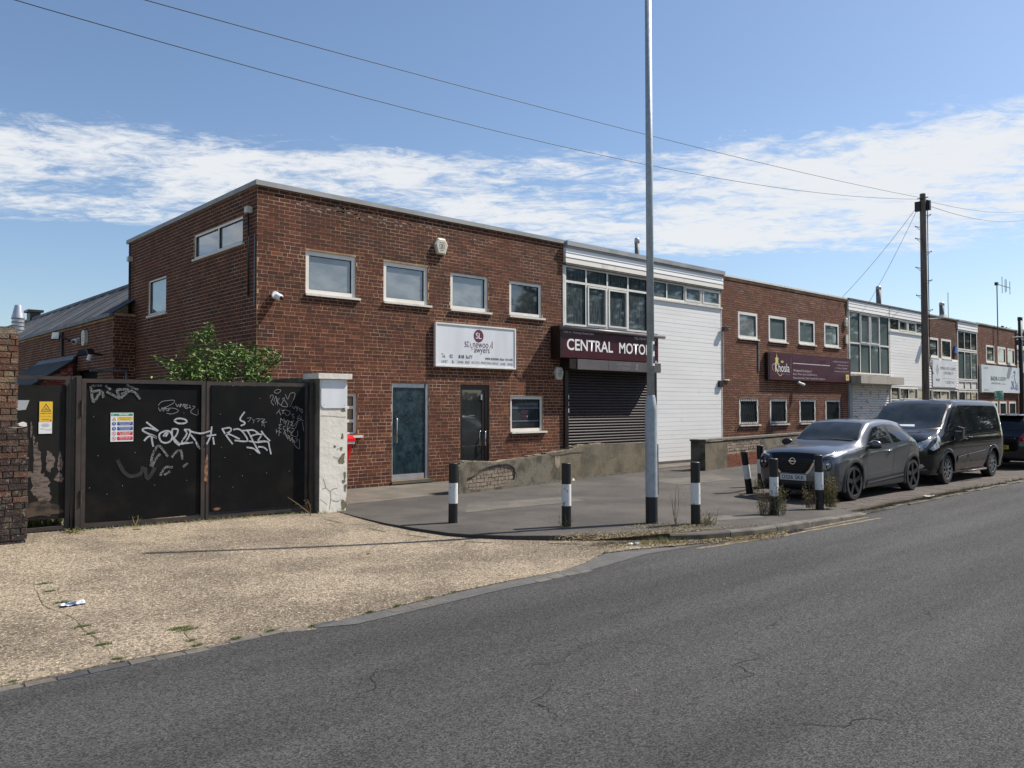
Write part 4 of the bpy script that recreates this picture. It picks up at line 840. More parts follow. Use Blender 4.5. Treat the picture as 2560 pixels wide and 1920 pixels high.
# building beyond
Hh = thing('far_white_building', 'low pale building with small paned windows beyond the black drainpipe', 'building', (55, 15.2, 0))
FH = frame((0, 15.2, 0), (1, 0, 0), (0, 1, 0)); bx('wall', m_mortar, Hh, 52.6, 75, .02, 6, -.1, 3.7, FH); bx('upper_wall', m_upvc_old, Hh, 52.6, 75, 0, 6, 3.7, 5.0, FH); bx('fascia', m_upvc, Hh, 52.5, 75, -.2, 6.1, 5.0, 5.25, FH)
for i in range(4): window(Hh, FH, 53 + i * 2.6, 55.2 + i * 2.6, 3.9, 4.75, pane=g_clear, fw=.06, rec=-.03, bars=(53.55 + i * 2.6, 54.1 + i * 2.6, 54.65 + i * 2.6), hbars=((4.32, 53 + i * 2.6, 55.2 + i * 2.6),), sill=False)
bricks(Hh, FH, 52.6, 60, 0, 3.68, [], m_brick_dark, 0, seed=23, mode='stretch')
bb = thing('distant_brown_block', 'distant brown block roof showing above the last brick roof', 'building', (120, 42, 0)); bx('wall', mat('distant_brick', (.20, .13, .09), rough=.9), bb, 110, 190, 42, 60, 0, 12.3); bx('roof_edge', mat('brown_fascia', (.07, .045, .035), rough=.9), bb, 109, 192, 41, 61, 12.3, 13.6)
for i in range(9): bx('window', g_clear, bb, 114 + i * 8, 118 + i * 8, 41.9, 42.1, 9.2, 11)
# flues on the roofs
for i, (x, y, r, zt, lb) in enumerate(((19.93, 16, .075, 6.98, 'grey boiler flue on the roof just left of the lamp post'), (37.36, 16, .11, 7.2, 'grey flue with pale cap above the second boarded bay'), (44.95, 16, .12, 7.1, 'grey flue above the far narrow brick block'))):
    f = thing('flue_pipe', lb, 'flue', (x, y, 5.9), group='flues on the flat roofs'); MB().tube([(x, y, 5.88), (x, y, zt - .12)], r, 14).build('pipe', m_lead, f, smooth=True); MB().lathe([(r * 1.1, zt - .16), (r * 1.1, zt - .05), (r * .8, zt)], (x, y, 0), k=14).build('cap', m_alu, f, smooth=True)
# ------------------------------------------------------------------ fittings on the facades
def alarm(x, z, w, h, M, label, d=.09, k=6, ins=True):
    t = thing('alarm_box', label, 'alarm box', M @ Vector((x, 0, z)), group='burglar alarm boxes')
    P = [(x - w * .28, z + h / 2), (x + w * .28, z + h / 2), (x + w / 2, z + h * .12), (x + w * .30, z - h / 2), (x - w * .30, z - h / 2), (x - w / 2, z + h * .12)]
    Pi = [(x + (a - x) * .82, z + (b - z) * .84) for a, b in P]; b = MB(M); n = b.pts([(a, -.008, c) for a, c in P] + [(a, -d * .75, c) for a, c in P] + [(a, -d, c) for a, c in Pi])
    for i in range(6): j = (i + 1) % 6; b.f += [(n + i, n + j, n + 6 + j, n + 6 + i), (n + 6 + i, n + 6 + j, n + 12 + j, n + 12 + i)]
    b.f += [tuple(n + 12 + i for i in range(6)), tuple(n + i for i in range(6))]; b.build('case', m_cream, t)
    stroke([(x + w * .22 * math.cos(a), z + h * .02 + h * .09 * math.sin(a)) for a in np.linspace(0, 6.28, 9)], w * .035, t, M, -d - .001, m_letterblack, 'eye_mark'); flat('eye_mark', disc((x, z + h * .02), w * .06, 8), t, M, -d - .001, m_letterblack)
    for zz_, ww in ((.22, .2), (-.14, .25), (-.26, .12)): bx('print_line', m_letterblack, t, x - w * ww, x + w * ww, -d - .0015, -d - .0005, z + h * zz_ - .005, z + h * zz_ + .007, M)
    return t
alarm(11.13, 5.33, .36, .36, FACADE, 'cream alarm box high on the nearest brick wall above the lawyers sign'); alarm(14.93, 2.56, .30, .32, FACADE, 'cream alarm box low on the brick wall beside the dark shutter')
alarm(31.0, 4.98, .26, .34, FACADE, 'small cream alarm box at the top right of the middle brick block')
bx('meter_box', m_cream, thing('meter_box', 'small cream box on the brick edge below the far alarm box', 'box', (31.05, YF, 4.35)), 30.95, 31.14, -.07, -.01, 4.15, 4.5, FACADE)
def dome(name, label, p, ax, r=.075, mat_=m_white):
    t = thing(name, label, 'camera', p, group='security cameras'); ax = Vector(ax).normalized(); p = Vector(p)
    MB().lathe([(r * .9, 0), (r, .02), (r, .07)], p, (0, -1, 0) if abs(ax.x) < .9 else (-1, 0, 0), 16).build('base', mat_, t, smooth=True, auto=30)
    q = p + ax * .1; MB().lathe([(r * .5, -.05), (r * .85, -.03), (r * .92, .03), (r * .75, .09), (r * .3, .10)], q, ax, 16).build('housing', mat_, t, smooth=True); MB().lathe([(r * .6, .095), (r * .5, .115), (.001, .118)], q, ax, 12).build('lens', m_blackpl, t, smooth=True)
    return t
dome('security_camera', 'white turret camera on the nearest brick wall left of the first window', (7.13, YF - .01, 3.86), (.35, -1, -.35))
t = thing('cable', 'thin black cable looping from the lawyers sign to the low alarm box', 'cable', (13.5, YF, 2.5)); MB(FACADE).tube([(13.42, -.012, 3.0), (13.50, -.012, 2.98), (13.47, -.02, 2.75), (13.46, -.016, 2.58), (13.52, -.016, 2.47), (13.62, -.015, 2.43), (13.9, -.015, 2.47), (14.4, -.015, 2.43), (14.8, -.02, 2.45)], .008, 6).build('cable_run', m_wire, t)
t = thing('floodlight', 'small black floodlight on the brick edge right of the white boards', 'light', (22.42, YF, 4.2), group=None)
MB(FACADE).box(22.36, 22.58, -.16, -.05, 4.12, 4.24).build('lamp_head', m_blackpl, t); MB(FACADE).box(22.44, 22.49, -.05, -.005, 4.14, 4.2).build('bracket', m_blackpl, t)
t = thing('conduit', 'white plastic conduit running down the joint beside the white boards', 'conduit', (22.5, YF, 3.3)); MB(FACADE).tube([(22.47, -.03, 4.1), (22.47, -.03, 2.56), (22.80, -.03, 2.55)], .02, 6).build('pipe_run', m_upvc, t)
bx('socket_box', m_blackpl, thing('socket_box', 'small dark box on the right edge of the white boards', 'box', (22.3, YF, 2.4)), 22.18, 22.4, -.08, -.012, 2.32, 2.52, FACADE)
t = thing('security_camera', 'small white bullet camera below the wine merchant sign', 'camera', (27.2, YF, 2.55), group='security cameras'); MB(FACADE).tube([(27.0, -.01, 2.55), (27.05, -.12, 2.55)], .025, 8).build('bracket', m_lead, t); MB(FACADE).tube([(27.06, -.12, 2.56), (27.32, -.22, 2.47)], .045, 10).build('housing', m_white, t, smooth=True, auto=40)
t = thing('floodlight', 'white floodlight on an arm behind the telegraph pole top of brick corner', 'light', (39.6, YF, 5.75)); MB(FACADE).tube([(39.0, -.02, 5.7), (39.5, -.5, 5.72)], .03, 6).build('arm', m_sill, t); MB(FACADE).box(39.4, 39.75, -.65, -.45, 5.75, 5.88).build('lamp_head', m_sill, t)
t = thing('floodlight', 'white floodlight on an arm at the end of the last brick block', 'light', (51.8, YF, 5.6)); MB(FACADE).tube([(51.3, -.02, 5.55), (51.9, -.6, 5.6)], .03, 6).build('arm', m_sill, t); MB(FACADE).box(51.75, 52.2, -.85, -.5, 5.6, 5.8).build('lamp_head', m_sill, t)
t = thing('alarm_box', 'small blue wedge alarm box on the far narrow brick block', 'alarm box', (42.5, YF, 4.5), group='burglar alarm boxes'); MB(FACADE).prism([(42.32, 4.28), (42.72, 4.28), (42.6, 4.62), (42.44, 4.62)], -.1, -.01).build('case', mat('blue_plastic', (.06, .13, .38), rough=.4), t)
t = thing('hanging_sign', 'green and white sign projecting from the last brick block above the van', 'sign', (47.9, 14.3, 2.3)); MB().box(47.7, 47.76, 14.05, 14.45, 2.0, 2.5).build('sign_face', mat('mint_sign', (.10, .38, .24), (.6, .7, .65), sc=9, lo=.5, hi=.55), t); MB().tube([(47.73, 14.45, 2.25), (47.73, 14.59, 2.25)], .02, 6).build('bracket', m_blackpl, t)
t = thing('roof_antenna', 'thin roof aerial mast with folded dipole above the last brick block', 'antenna', (48.5, 14.5, 5), group=None)
MB().tube([(48.5, 14.47, 4.9), (48.5, 14.47, 8.25)], .028, 8).build('mast', m_lead, t); bx('clamp', m_blackpl, t, 48.4, 48.6, 14.42, 14.56, 8.18, 8.34); b = MB().tube([(48.5, 14.5, 8.26), (50.8, 14.5, 8.26)], .02, 6); b.build('boom', m_lead, t)
b = MB(); b.tube([(49.45, 14.5, 7.85), (49.45, 14.5, 8.75)], .015, 6); b.tube([(50.75, 14.5, 7.9), (50.75, 14.5, 8.62)], .015, 6); b.tube([(50.0, 14.5, 7.95), (49.95, 14.5, 8.0), (49.95, 14.5, 8.62), (50.05, 14.5, 8.68), (50.15, 14.5, 8.62), (50.15, 14.5, 8.0), (50.0, 14.5, 7.95)], .015, 6); b.build('elements', m_lead, t)
t = thing('whip_antenna', 'very thin far whip aerial behind the last brick block roof', 'antenna', (57, 20, 5)); MB().tube([(57.3, 20, 5.8), (57.3, 20, 9.2)], .02, 5).build('mast', m_lead, t)
GRAF = {
 'thick': [[(3.927,1.5),(4.005,1.436),(4.092,1.371)],
  [(4.084,1.372),(3.979,1.41),(3.902,1.411),(3.877,1.385),(3.928,1.348),(4.032,1.301),(4.067,1.273),(3.998,1.302),(3.946,1.285),(3.899,1.233)],
  [(3.998,1.302),(4.012,1.212),(4.025,1.149)],
  [(4.189,1.369),(4.119,1.335),(4.106,1.281),(4.138,1.217),(4.208,1.197),(4.27,1.231),(4.287,1.294),(4.251,1.359),(4.189,1.369)],
  [(4.163,1.289),(4.189,1.333),(4.225,1.341),(4.207,1.306),(4.19,1.288)],
  [(4.287,1.395),(4.287,1.294),(4.333,1.202),(4.397,1.154)],
  [(4.287,1.395),(4.367,1.384),(4.341,1.293),(4.297,1.267)],
  [(4.297,1.276),(4.387,1.182),(4.478,1.198),(4.55,1.362),(4.458,1.382)],
  [(4.458,1.382),(4.495,1.317),(4.424,1.19),(4.588,1.194)],
  [(4.513,1.362),(4.68,1.322),(4.831,1.356)],
  [(4.55,1.306),(4.625,1.212),(4.692,1.089)],
  [(4.663,1.118),(4.625,1.212)],
  [(4.849,1.421),(4.831,1.281),(4.775,1.16)],
  [(4.774,1.282),(4.917,1.297)],
  [(4.87,1.261),(4.886,1.151)],
  [(4.312,1.513),(4.366,1.545),(4.457,1.533),(4.494,1.501),(4.457,1.474),(4.367,1.475),(4.312,1.513)],
  [(5.003,1.39),(5.062,1.294),(5.171,1.148)],
  [(5.003,1.38),(5.12,1.397),(5.14,1.349),(5.043,1.294),(5.111,1.302),(5.28,1.221)],
  [(5.179,1.367),(5.259,1.375),(5.339,1.316),(5.401,1.189),(5.2,1.204)],
  [(5.299,1.346),(5.42,1.353),(5.501,1.351),(5.584,1.3)],
  [(5.4,1.353),(5.451,1.265),(5.513,1.146),(5.607,0.987)],
  [(5.461,1.264),(5.563,1.291),(5.646,1.279)],
  [(5.421,1.188),(5.564,1.164),(5.73,1.169),(5.763,1.079),(5.791,0.969)],
  [(5.625,1.339),(5.688,1.259),(5.772,1.178)],
  [(5.626,1.26),(5.574,1.183),(5.688,1.18)],
  [(5.391,1.092),(5.503,1.069),(5.586,0.997)],
  [(5.575,1.095),(5.668,1.082),(5.731,1.031)],
  [(5.357,1.635),(5.297,1.558),(5.288,1.51),(5.348,1.48),(5.358,1.451),(5.294,1.423)]],
 'mid': [[(3.199,1.997),(3.225,1.8),(3.248,1.792)],
  [(3.199,1.997),(3.341,2.008)],
  [(3.215,1.92),(3.326,1.939)],
  [(3.248,1.792),(3.334,1.922),(3.359,1.836)],
  [(3.381,2.009),(3.455,1.949)],
  [(3.399,1.922),(3.521,1.854),(3.554,1.837)],
  [(3.528,1.95),(3.571,1.819)],
  [(3.528,1.95),(3.685,1.952),(3.587,1.837)],
  [(3.651,2.022),(3.811,1.954)],
  [(3.586,1.889),(3.736,1.935),(3.838,1.821)],
  [(3.993,0.873),(4.009,1.015),(4.069,1.138),(4.121,1.146),(4.228,0.997)],
  [(4.122,1.046),(4.053,0.96),(4.011,0.854)],
  [(4.282,0.986),(4.352,1.065),(4.416,1.071),(4.435,0.942)],
  [(4.125,0.731),(4.194,0.845),(4.301,0.839)],
  [(4.178,0.737),(4.266,0.787)],
  [(4.445,0.841),(4.514,0.893)]],
 'thin': [[(4.089,1.732),(4.132,1.786),(4.22,1.804),(4.309,1.808),(4.301,1.768),(4.221,1.723),(4.151,1.686),(4.293,1.695),(4.374,1.658),(4.293,1.613),(4.204,1.623)],
  [(4.089,1.705),(4.116,1.65),(4.142,1.705),(4.16,1.65),(4.186,1.714),(4.204,1.659),(4.248,1.686),(4.222,1.65)],
  [(4.331,1.768),(4.355,1.713),(4.373,1.75),(4.391,1.71),(4.4,1.759)],
  [(4.401,1.71),(4.409,1.759),(4.433,1.722),(4.451,1.759),(4.455,1.698)],
  [(4.464,1.75),(4.474,1.691),(4.51,1.698),(4.477,1.722),(4.506,1.741),(4.466,1.75)],
  [(4.519,1.704),(4.556,1.695)],
  [(4.537,1.741),(4.538,1.698)],
  [(4.574,1.722),(4.611,1.713),(4.547,1.639),(4.65,1.592),(4.655,1.685)],
  [(5.398,1.537),(5.459,1.546),(5.439,1.508),(5.409,1.479)],
  [(5.48,1.527),(5.51,1.497),(5.531,1.532),(5.49,1.458)],
  [(5.541,1.526),(5.603,1.525),(5.562,1.477)],
  [(5.613,1.525),(5.686,1.515),(5.624,1.476),(5.718,1.475)],
  [(5.635,1.417),(5.655,1.495),(5.677,1.397)],
  [(5.841,1.96),(5.894,1.986),(5.948,1.971),(5.905,1.927),(5.841,1.934),(5.841,1.96)],
  [(5.768,1.85),(5.778,1.89),(5.82,1.89),(5.81,1.83),(5.785,1.791),(5.832,1.731)],
  [(5.832,1.791),(5.863,1.88),(5.874,1.811),(5.853,1.751)],
  [(5.884,1.851),(5.896,1.731)],
  [(5.927,1.851),(5.896,1.791),(5.96,1.731)],
  [(5.97,1.831),(6.013,1.851),(5.96,1.731),(6.068,1.721),(6.003,1.831)],
  [(6.024,1.912),(6.068,1.832),(6.111,1.923),(6.188,1.929),(6.177,1.852),(6.101,1.711)],
  [(6.145,1.721),(6.178,1.681),(6.2,1.721),(6.227,1.67)],
  [(6.211,1.721),(6.278,1.68)],
  [(6.244,1.695),(6.222,1.64)],
  [(6.333,1.66),(6.284,1.68),(6.278,1.65),(6.329,1.629),(6.3,1.609)],
  [(5.875,1.602),(5.939,1.681),(5.918,1.651),(5.95,1.581)],
  [(5.961,1.651),(6.025,1.661)],
  [(5.993,1.651),(5.983,1.611),(6.037,1.611)],
  [(6.036,1.661),(6.113,1.63),(6.069,1.57),(6.026,1.591)],
  [(6.179,1.59),(6.146,1.594),(6.146,1.57),(6.179,1.549),(6.153,1.525)],
  [(6.278,1.579),(6.234,1.528),(6.268,1.487),(6.29,1.518),(6.245,1.528)],
  [(6.301,1.558),(6.301,1.507),(6.346,1.486)],
  [(6.323,1.466),(6.347,1.323)],
  [(5.941,1.452),(5.951,1.531),(5.977,1.491),(6.005,1.527),(6.005,1.451)],
  [(6.016,1.511),(6.037,1.47),(6.07,1.51)],
  [(6.037,1.47),(6.027,1.43)],
  [(6.07,1.49),(6.114,1.479)],
  [(6.092,1.486),(6.07,1.41)],
  [(6.179,1.488),(6.125,1.469),(6.158,1.448),(6.125,1.419),(6.18,1.408),(6.245,1.488),(6.202,1.367)],
  [(5.973,1.431),(5.919,1.428),(5.941,1.402),(5.915,1.372),(5.967,1.361)],
  [(6.038,1.41),(5.995,1.391),(6.006,1.351),(6.049,1.34)],
  [(6.06,1.4),(6.071,1.309)],
  [(6.114,1.389),(6.071,1.353),(6.132,1.298)],
  [(6.136,1.368),(6.191,1.357),(6.126,1.268),(6.236,1.235),(6.242,1.326)],
  [(5.873,1.363),(5.882,1.293)],
  [(5.877,1.323),(5.92,1.332)],
  [(5.93,1.352),(5.92,1.253)],
  [(5.924,1.312),(5.963,1.312)],
  [(6.006,1.271),(6.017,1.33),(6.05,1.229)],
  [(6.054,1.279),(6.072,1.199),(6.093,1.248),(6.071,1.249)],
  [(6.104,1.248),(6.115,1.167),(6.148,1.227)],
  [(6.148,1.217),(6.159,1.146),(6.192,1.165),(6.159,1.186)],
  [(6.203,1.205),(6.247,1.184),(6.182,1.115),(6.275,1.041),(6.269,1.193)]],
 'faint': [[(3.597,0.893),(3.631,0.821),(3.664,0.785),(3.715,0.747),(3.798,0.751),(3.866,0.791),(3.882,0.879)],
  [(3.916,0.859),(3.952,0.697),(4.054,0.852)],
  [(3.547,0.983),(3.614,0.84)]],
}
# ================================================================== low rear workshop behind the gates
XL, YL, ZL = 6.24, 21.5, 4.0
Lb = thing('low_workshop', 'low dark brick workshop with sloping corrugated roof behind the gates on the left', 'building', (XL, YL, 0))
LSIDE = frame((XL, 0, 0), (0, -1, 0), (1, 0, 0)); LFRONT = frame((0, YL, 0), (1, 0, 0), (0, 1, 0))
door = (-25.1, -22.75, -.1, 2.72)
w1 = slab('side_wall', m_mortar, Lb, LSIDE, -45, -YL - .2, -.1, ZL, .2, [door]); w2 = slab('return_wall', m_mortar, Lb, LFRONT, XL, XC - .01, -.1, ZL + .06, .2, [])
bricks(w1, LSIDE, -36, -YL, .9, ZL - .01, [door], m_brick, 300, vis=lambda c: c.z > 2.5, seed=31, mode='flemish', tonef=lambda u, z, t, R: t * .9)
bricks(w2, LFRONT, XL, XC, .9, ZL + .05, [], m_brick, 120, vis=lambda c: c.z > 2.2, seed=32, mode='flemish')
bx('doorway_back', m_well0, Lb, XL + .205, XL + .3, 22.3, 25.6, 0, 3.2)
bx('lintel', m_brick_dark, Lb, 22.75 * 0 + XL + .01, XL + .19, 22.6, 25.2, 2.72, 2.86)
RD, RZ = 2.0, 5.48
gut = MB(); gut.box(XL - .09, XL + .02, YL, 46, ZL - .03, ZL + .06); gut.build('gutter', m_lead, Lb)
b = MB(); n0 = None; ys = np.arange(YL + .05, 46, .1); tot = []

for k in range(int((46 - YL) / 1.02)):
    b = MB(); n0 = None; ya = YL + .05 + k * 1.02
    for j in range(29):
        y = ya + 1.02 * j / 28; dz = .028 * math.sin(2 * math.pi * j / 28 * 7); dz += .005 * (k % 2)
        n = b.pts([(XL - .03, y, ZL + .05 + dz), (XL + RD, y, RZ + dz)])
        if n0 is not None: b.f.append((n0, n, n + 1, n0 + 1))
        n0 = n
    b.build('roof_sheet', m_corr, Lb, fix=False, smooth=True)
    MB().tube([(XL - .03, ya + .5, ZL + .085), (XL + RD, ya + .5, RZ + .045)], .012, 4).build('roof_batten', m_lead if k % 3 == 0 else m_corr, Lb)
MB().tube([(XL + RD, YL, RZ + .02), (XL + RD, 46, RZ + .02)], .09, 8).build('ridge_cap', m_lead, Lb, smooth=True)
MB().quad((XL + RD, YL, RZ), (XL + RD, 46, RZ), (XL + RD + 3, 46, 4), (XL + RD + 3, YL, 4)).build('rear_slope', m_corr, Lb, fix=False)
p = MB().tube([(5.72, YL - .05, 2.61), (6.52, YL - .05, 2.62), (6.55, YL - .05, 2.58), (6.55, YL - .05, 1.8)], .032, 8).build('waste_pipe', m_lead, Lb)
MB(LSIDE).tube([(-26.1, -.04, 3.9), (-26.1, -.04, 3.2)], .035, 8).build('downpipe', m_dkbrown, Lb)
t = thing('cowl_vent', 'round pale metal roof vent cowl above the far left brick pier', 'vent', (6.85, 35.2, 5)); MB().lathe([(.20, 4.3), (.205, 5.05), (.225, 5.08), (.12, 5.56), (.10, 5.58)], (6.82, 35, 0), k=18).build('stack', m_alu, t, smooth=True, auto=30)
b = MB(); [b.lathe([(.215, z), (.225, z + .02), (.215, z + .04)], (6.82, 35, 0), k=18, caps=False) for z in (4.62, 4.76, 4.9, 5.04)]; b.build('bands', m_lead, t)
t = thing('roof_vent', 'small black vent on the corrugated roof ridge', 'vent', (8.2, 40, 5.5)); MB().box(8.1, 8.5, 39.3, 39.9, 5.4, 5.86).box(8.0, 8.6, 39.2, 40, 5.8, 5.9).build('vent_body', m_blackpl, t)
# fittings on its wall 
t = thing('floodlight', 'black floodlight with pale face on the low workshop wall left of the camera', 'light', (6.1, 25.7, 3.7)); MB().tube([(6.2, 25.2, 3.58), (5.95, 25.3, 3.72)], .03, 6).build('bracket', m_blackpl, t)
M_ = Matrix.Translation((5.9, 25.55, 3.74)) @ Matrix.Rotation(rad(-35), 4, 'Z') @ Matrix.Rotation(rad(-15), 4, 'X'); MB(M_).box(-.11, .11, .005, .06, -.11, .11).build('lamp_head', m_blackpl, t); MB(M_).box(-.095, .095, -.01, .004, -.095, .095).build('lamp_glass', m_upvc, t)
dome('security_camera', 'white turret camera between the floodlight and the oval alarm box on the low workshop', (6.22, 24.5, 3.55), (-1, -.8, -.3), .085)
t = thing('alarm_box', 'cream elongated alarm box on the low dark workshop wall', 'alarm box', (6.2, 23.75, 3.6), group='burglar alarm boxes')
MB(LSIDE).prism([(-23.9, 3.44), (-23.82, 3.37), (-23.68, 3.37), (-23.6, 3.46), (-23.6, 3.68), (-23.68, 3.78), (-23.82, 3.78), (-23.9, 3.70)], -.10, -.008).build('case', m_cream, t)
for z_ in (3.65, 3.57, 3.5): bx('print_line', m_lettergrey, t, -23.82, -23.68, -.1015, -.1005, z_, z_ + .02, LSIDE)
t = thing('floodlight', 'twin black floodlights with sensor above the dark workshop doorway', 'light', (6.1, 22.5, 3.1)); MB().tube([(6.23, 22.3, 3.05), (5.95, 22.3, 3.08)], .03, 6).build('bracket', m_blackpl, t)
for yy, a in ((22.75, -40), (22.05, 25)): MB(Matrix.Translation((5.85, yy - .1, 3.1)) @ Matrix.Rotation(rad(a), 4, 'Z') @ Matrix.Rotation(rad(-30), 4, 'X')).box(-.10, .10, -.025, .025, -.07, .07).build('lamp_head', m_blackpl, t)
MB().tube([(5.95, 22.3, 3.06), (5.9, 22.3, 2.9)], .05, 8).build('sensor', m_white, t)
# lean-to shed
S = thing('lean_to_shed', 'lean to shed with flaking red boarded gable and dark felt roof behind the small gate', 'shed', (5.4, 24.7, 0))
YS = 24.7
zz0 = 0
while zz0 < 3.1:
    xl = max(4.0, 6.2 - (3.04 - (zz0 + .14)) * 1.42) if zz0 + .14 > 1.6 else 4.0
    xl2 = max(4.0, 6.2 - (3.04 - zz0) * 1.42)
    if zz0 > 3.0: break
    MB().prism([(xl2, zz0), (6.18, zz0), (6.18, zz0 + .145), (min(6.15, xl), zz0 + .145)], YS - .02 - random.uniform(0, .01), YS + .02).build('board', m_redboard, S); zz0 += .15
for x in (5.30, 6.17): bx('post', m_dkbrown, S, x - .035, x + .035, YS - .06, YS - .03, 0, 2.5 if x < 6 else 3.1)
MB().quad((6.22, YS - .12, 3.10), (3.6, YS - .12, 1.25), (3.6, 29.5, 1.25), (6.22, 29.5, 3.10)).build('roof', m_slate, S, fix=False)
MB().prism([(3.6, 1.19), (6.22, 3.04), (6.22, 3.10), (3.6, 1.25)], YS - .14, YS - .10).build('bargeboard', m_blackpl, S)
MB().quad((6.23, YS - .1, 3.18), (6.10, YS - .1, 3.03), (6.10, 29, 3.03), (6.23, 29, 3.18)).build('flashing', m_lead, S, fix=False)
for i, x in enumerate((4.2, 4.9, 5.5)): MB().tube([(x, YS - .1, 1.255 + (x - 3.6) * .706), (x, 29.5, 1.255 + (x - 3.6) * .706)], .012, 4).build('roof_seam', m_blackpl, S)
# ================================================================== gates
GY = 12.0; GM = frame((0, GY, 0), (1, 0, 0), (0, 1, 0))
G2 = thing('double_gate', 'pair of black steel sheet gates covered in white graffiti between brown frames', 'gate', (4.77, GY, 0))
def gate_leaf(par, x0, x1, zb, zt, zb2, name='gate_leaf', inset=0):
    f = MB(GM); w = .055
    f.v and 0
    n = f.pts([(x0, -.06, zb), (x1, -.06, zb2), (x1, -.06, zt), (x0, -.06, zt)]); f.v = f.v[:n]
    f.box(x0, x1, -.06, -.0, zt - w, zt); f.box(x0, x0 + w, -.0601, .0, zb, zt - w); f.box(x1 - w, x1, -.0601, .0, zb2, zt - w)
    k = f.pts([(x0 + w, -.06, zb), (x1 - w, -.06, zb2), (x1 - w, 0, zb2), (x0 + w, 0, zb), (x0 + w, -.06, zb + w), (x1 - w, -.06, zb2 + w), (x1 - w, 0, zb2 + w), (x0 + w, 0, zb + w)])
    f.f += [tuple(k + i for i in q) for q in ((0, 3, 2, 1), (4, 5, 6, 7), (0, 1, 5, 4), (1, 2, 6, 5), (2, 3, 7, 6), (3, 0, 4, 7))]
    lf = f.build(name, m_gframe, par); return lf
L1 = gate_leaf(G2, 3.085, 4.755, .095, 2.095, .05); L2 = gate_leaf(G2, 4.775, 6.43, .05, 2.09, .045)
bx('gate_sheet', m_gate, L1, 3.14, 4.70, -.035, -.025, .13, 2.045, GM); 
MB(GM).plate([(4.86, .145), (6.30, .13), (6.37, .13), (6.37, 2.03), (4.84, 2.03), (4.84, .17)], [], -.072, -.03).build('gate_sheet', m_gate, L2)
MB(GM).box(6.44, 6.50, -.1, .02, .0, 2.12).build('gate_post', m_gframe, G2); bx('gate_post', m_gframe, G2, 3.01, 3.07, -.1, .04, .05, 2.13, GM); bx('gate_post', m_gframe, G2, 2.962, 2.99, -.06, .04, .08, 2.12, GM)
for z_ in (.5, 1.7): MB(GM).tube([(3.075, -.1, z_ - .1), (3.075, -.1, z_ + .1)], .018, 8).build('hinge', m_gframe, L1); MB(GM).tube([(6.44, -.11, z_ - .1), (6.44, -.11, z_ + .1)], .018, 8).build('hinge', m_gframe, L2)
rivs = []
b1, b2 = MB(GM), MB(GM)
for x, z_ in ((3.24, 1.58), (3.72, 1.62), (4.45, 1.62), (3.3, 1.05), (3.78, 1.07), (3.2, .62), (3.62, .62), (4.05, .6), (4.5, .64), (4.25, 1.6), (3.42, .52)): b1.lathe([(.007, .035), (.004, .040)], (x, 0, z_), (0, -1, 0), 8)
for x, z_ in ((4.98, 1.6), (5.3, 1.35), (5.0, 1.1), (4.97, .67), (5.33, .66), (5.72, .68), (6.1, .69), (5.18, .5), (5.6, 1.84), (5.05, .95), (5.45, .98)): b2.lathe([(.007, .072), (.004, .077)], (x, 0, z_), (0, -1, 0), 8)
b1.build('rivet', m_lead, L1, kind='stuff'); b2.build('rivet', m_lead, L2, kind='stuff')
flat('bare_patch', [(4.88, .20), (4.93, .215), (5.0, .20), (4.95, .17), (4.90, .175)], L2, GM, -.0735, mat('rust_patch', (.28, .12, .07), (.1, .05, .03), sc=40, rough=.9))
flat('rust_streak', [(4.745, .62), (4.80, .60), (4.80, .95), (4.79, 1.02), (4.755, .9)], L2, GM, -.0615, mat('rust_streak', (.36, .16, .07), (.06, .04, .03), sc=14, rough=.9))
GK = [0]
def graf(key, w, mt, nm):
    bl, br = MB(GM), MB(GM)
    for st in GRAF[key]:
        xm = sum(p[0] for p in st) / len(st)
        tgt, dd = (bl, -.0365) if xm < 4.76 else (br, -.0735)
        if min(p[0] for p in st) < 4.76 < max(p[0] for p in st): tgt, dd = (br, -.0735)
        GK[0] += 1; dd -= .00012 * (GK[0] % 40)
        stroke(st, w, None, GM, dd, mt, b=tgt)
    if bl.f: bl.build(nm, mt, L1, fix=False)
    if br.f: br.build(nm, mt, L2, fix=False)
graf('thick', .024, m_chalk, 'spray_tag'); graf('mid', .034, m_chalk2, 'scratched_tag'); graf('thin', .0065, m_chalk3, 'scribbled_tag'); graf('faint', .05, m_chalk4, 'faded_tag')
# small gate
G1 = thing('side_gate', 'narrow black side gate with peeling paint beside the old brick pier', 'gate', (2.7, GY, 0))
f = MB(GM); f.box(2.25, 2.95, -.05, -.001, 2.075, 2.12); f.box(2.25, 2.9, -.05, -.001, .10, .145); f.box(2.90, 2.95, -.0501, .0, .1, 2.075); f.box(2.25, 2.29, -.0501, 0, .145, 2.075); f.build('gate_frame', m_gframe, G1)
top = [(2.29, 2.0)] + [(2.29 + i * .04, 2.0 + random.uniform(-.007, .007)) for i in range(1, 15)] + [(2.90, 2.0)]
sh = MB(GM).plate([(2.29, .26), (2.90, .245)] + list(reversed(top)), [], -.03, -.015).build('gate_sheet', m_gate_worn, G1)
def blob(cx, cz, rx, rz, k=26, j=.35, seed=0):
    R = random.Random(seed); ph = [R.uniform(0, 6.28) for _ in range(4)]
    return [(cx + rx * math.cos(a) * r_, cz + rz * math.sin(a) * r_) for a in [2 * math.pi * i / k for i in range(k)] for r_ in [1 + j * (.5 * math.sin(3 * a + ph[0]) + .35 * math.sin(7 * a + ph[1]) + .25 * math.sin(12 * a + ph[2]))]]
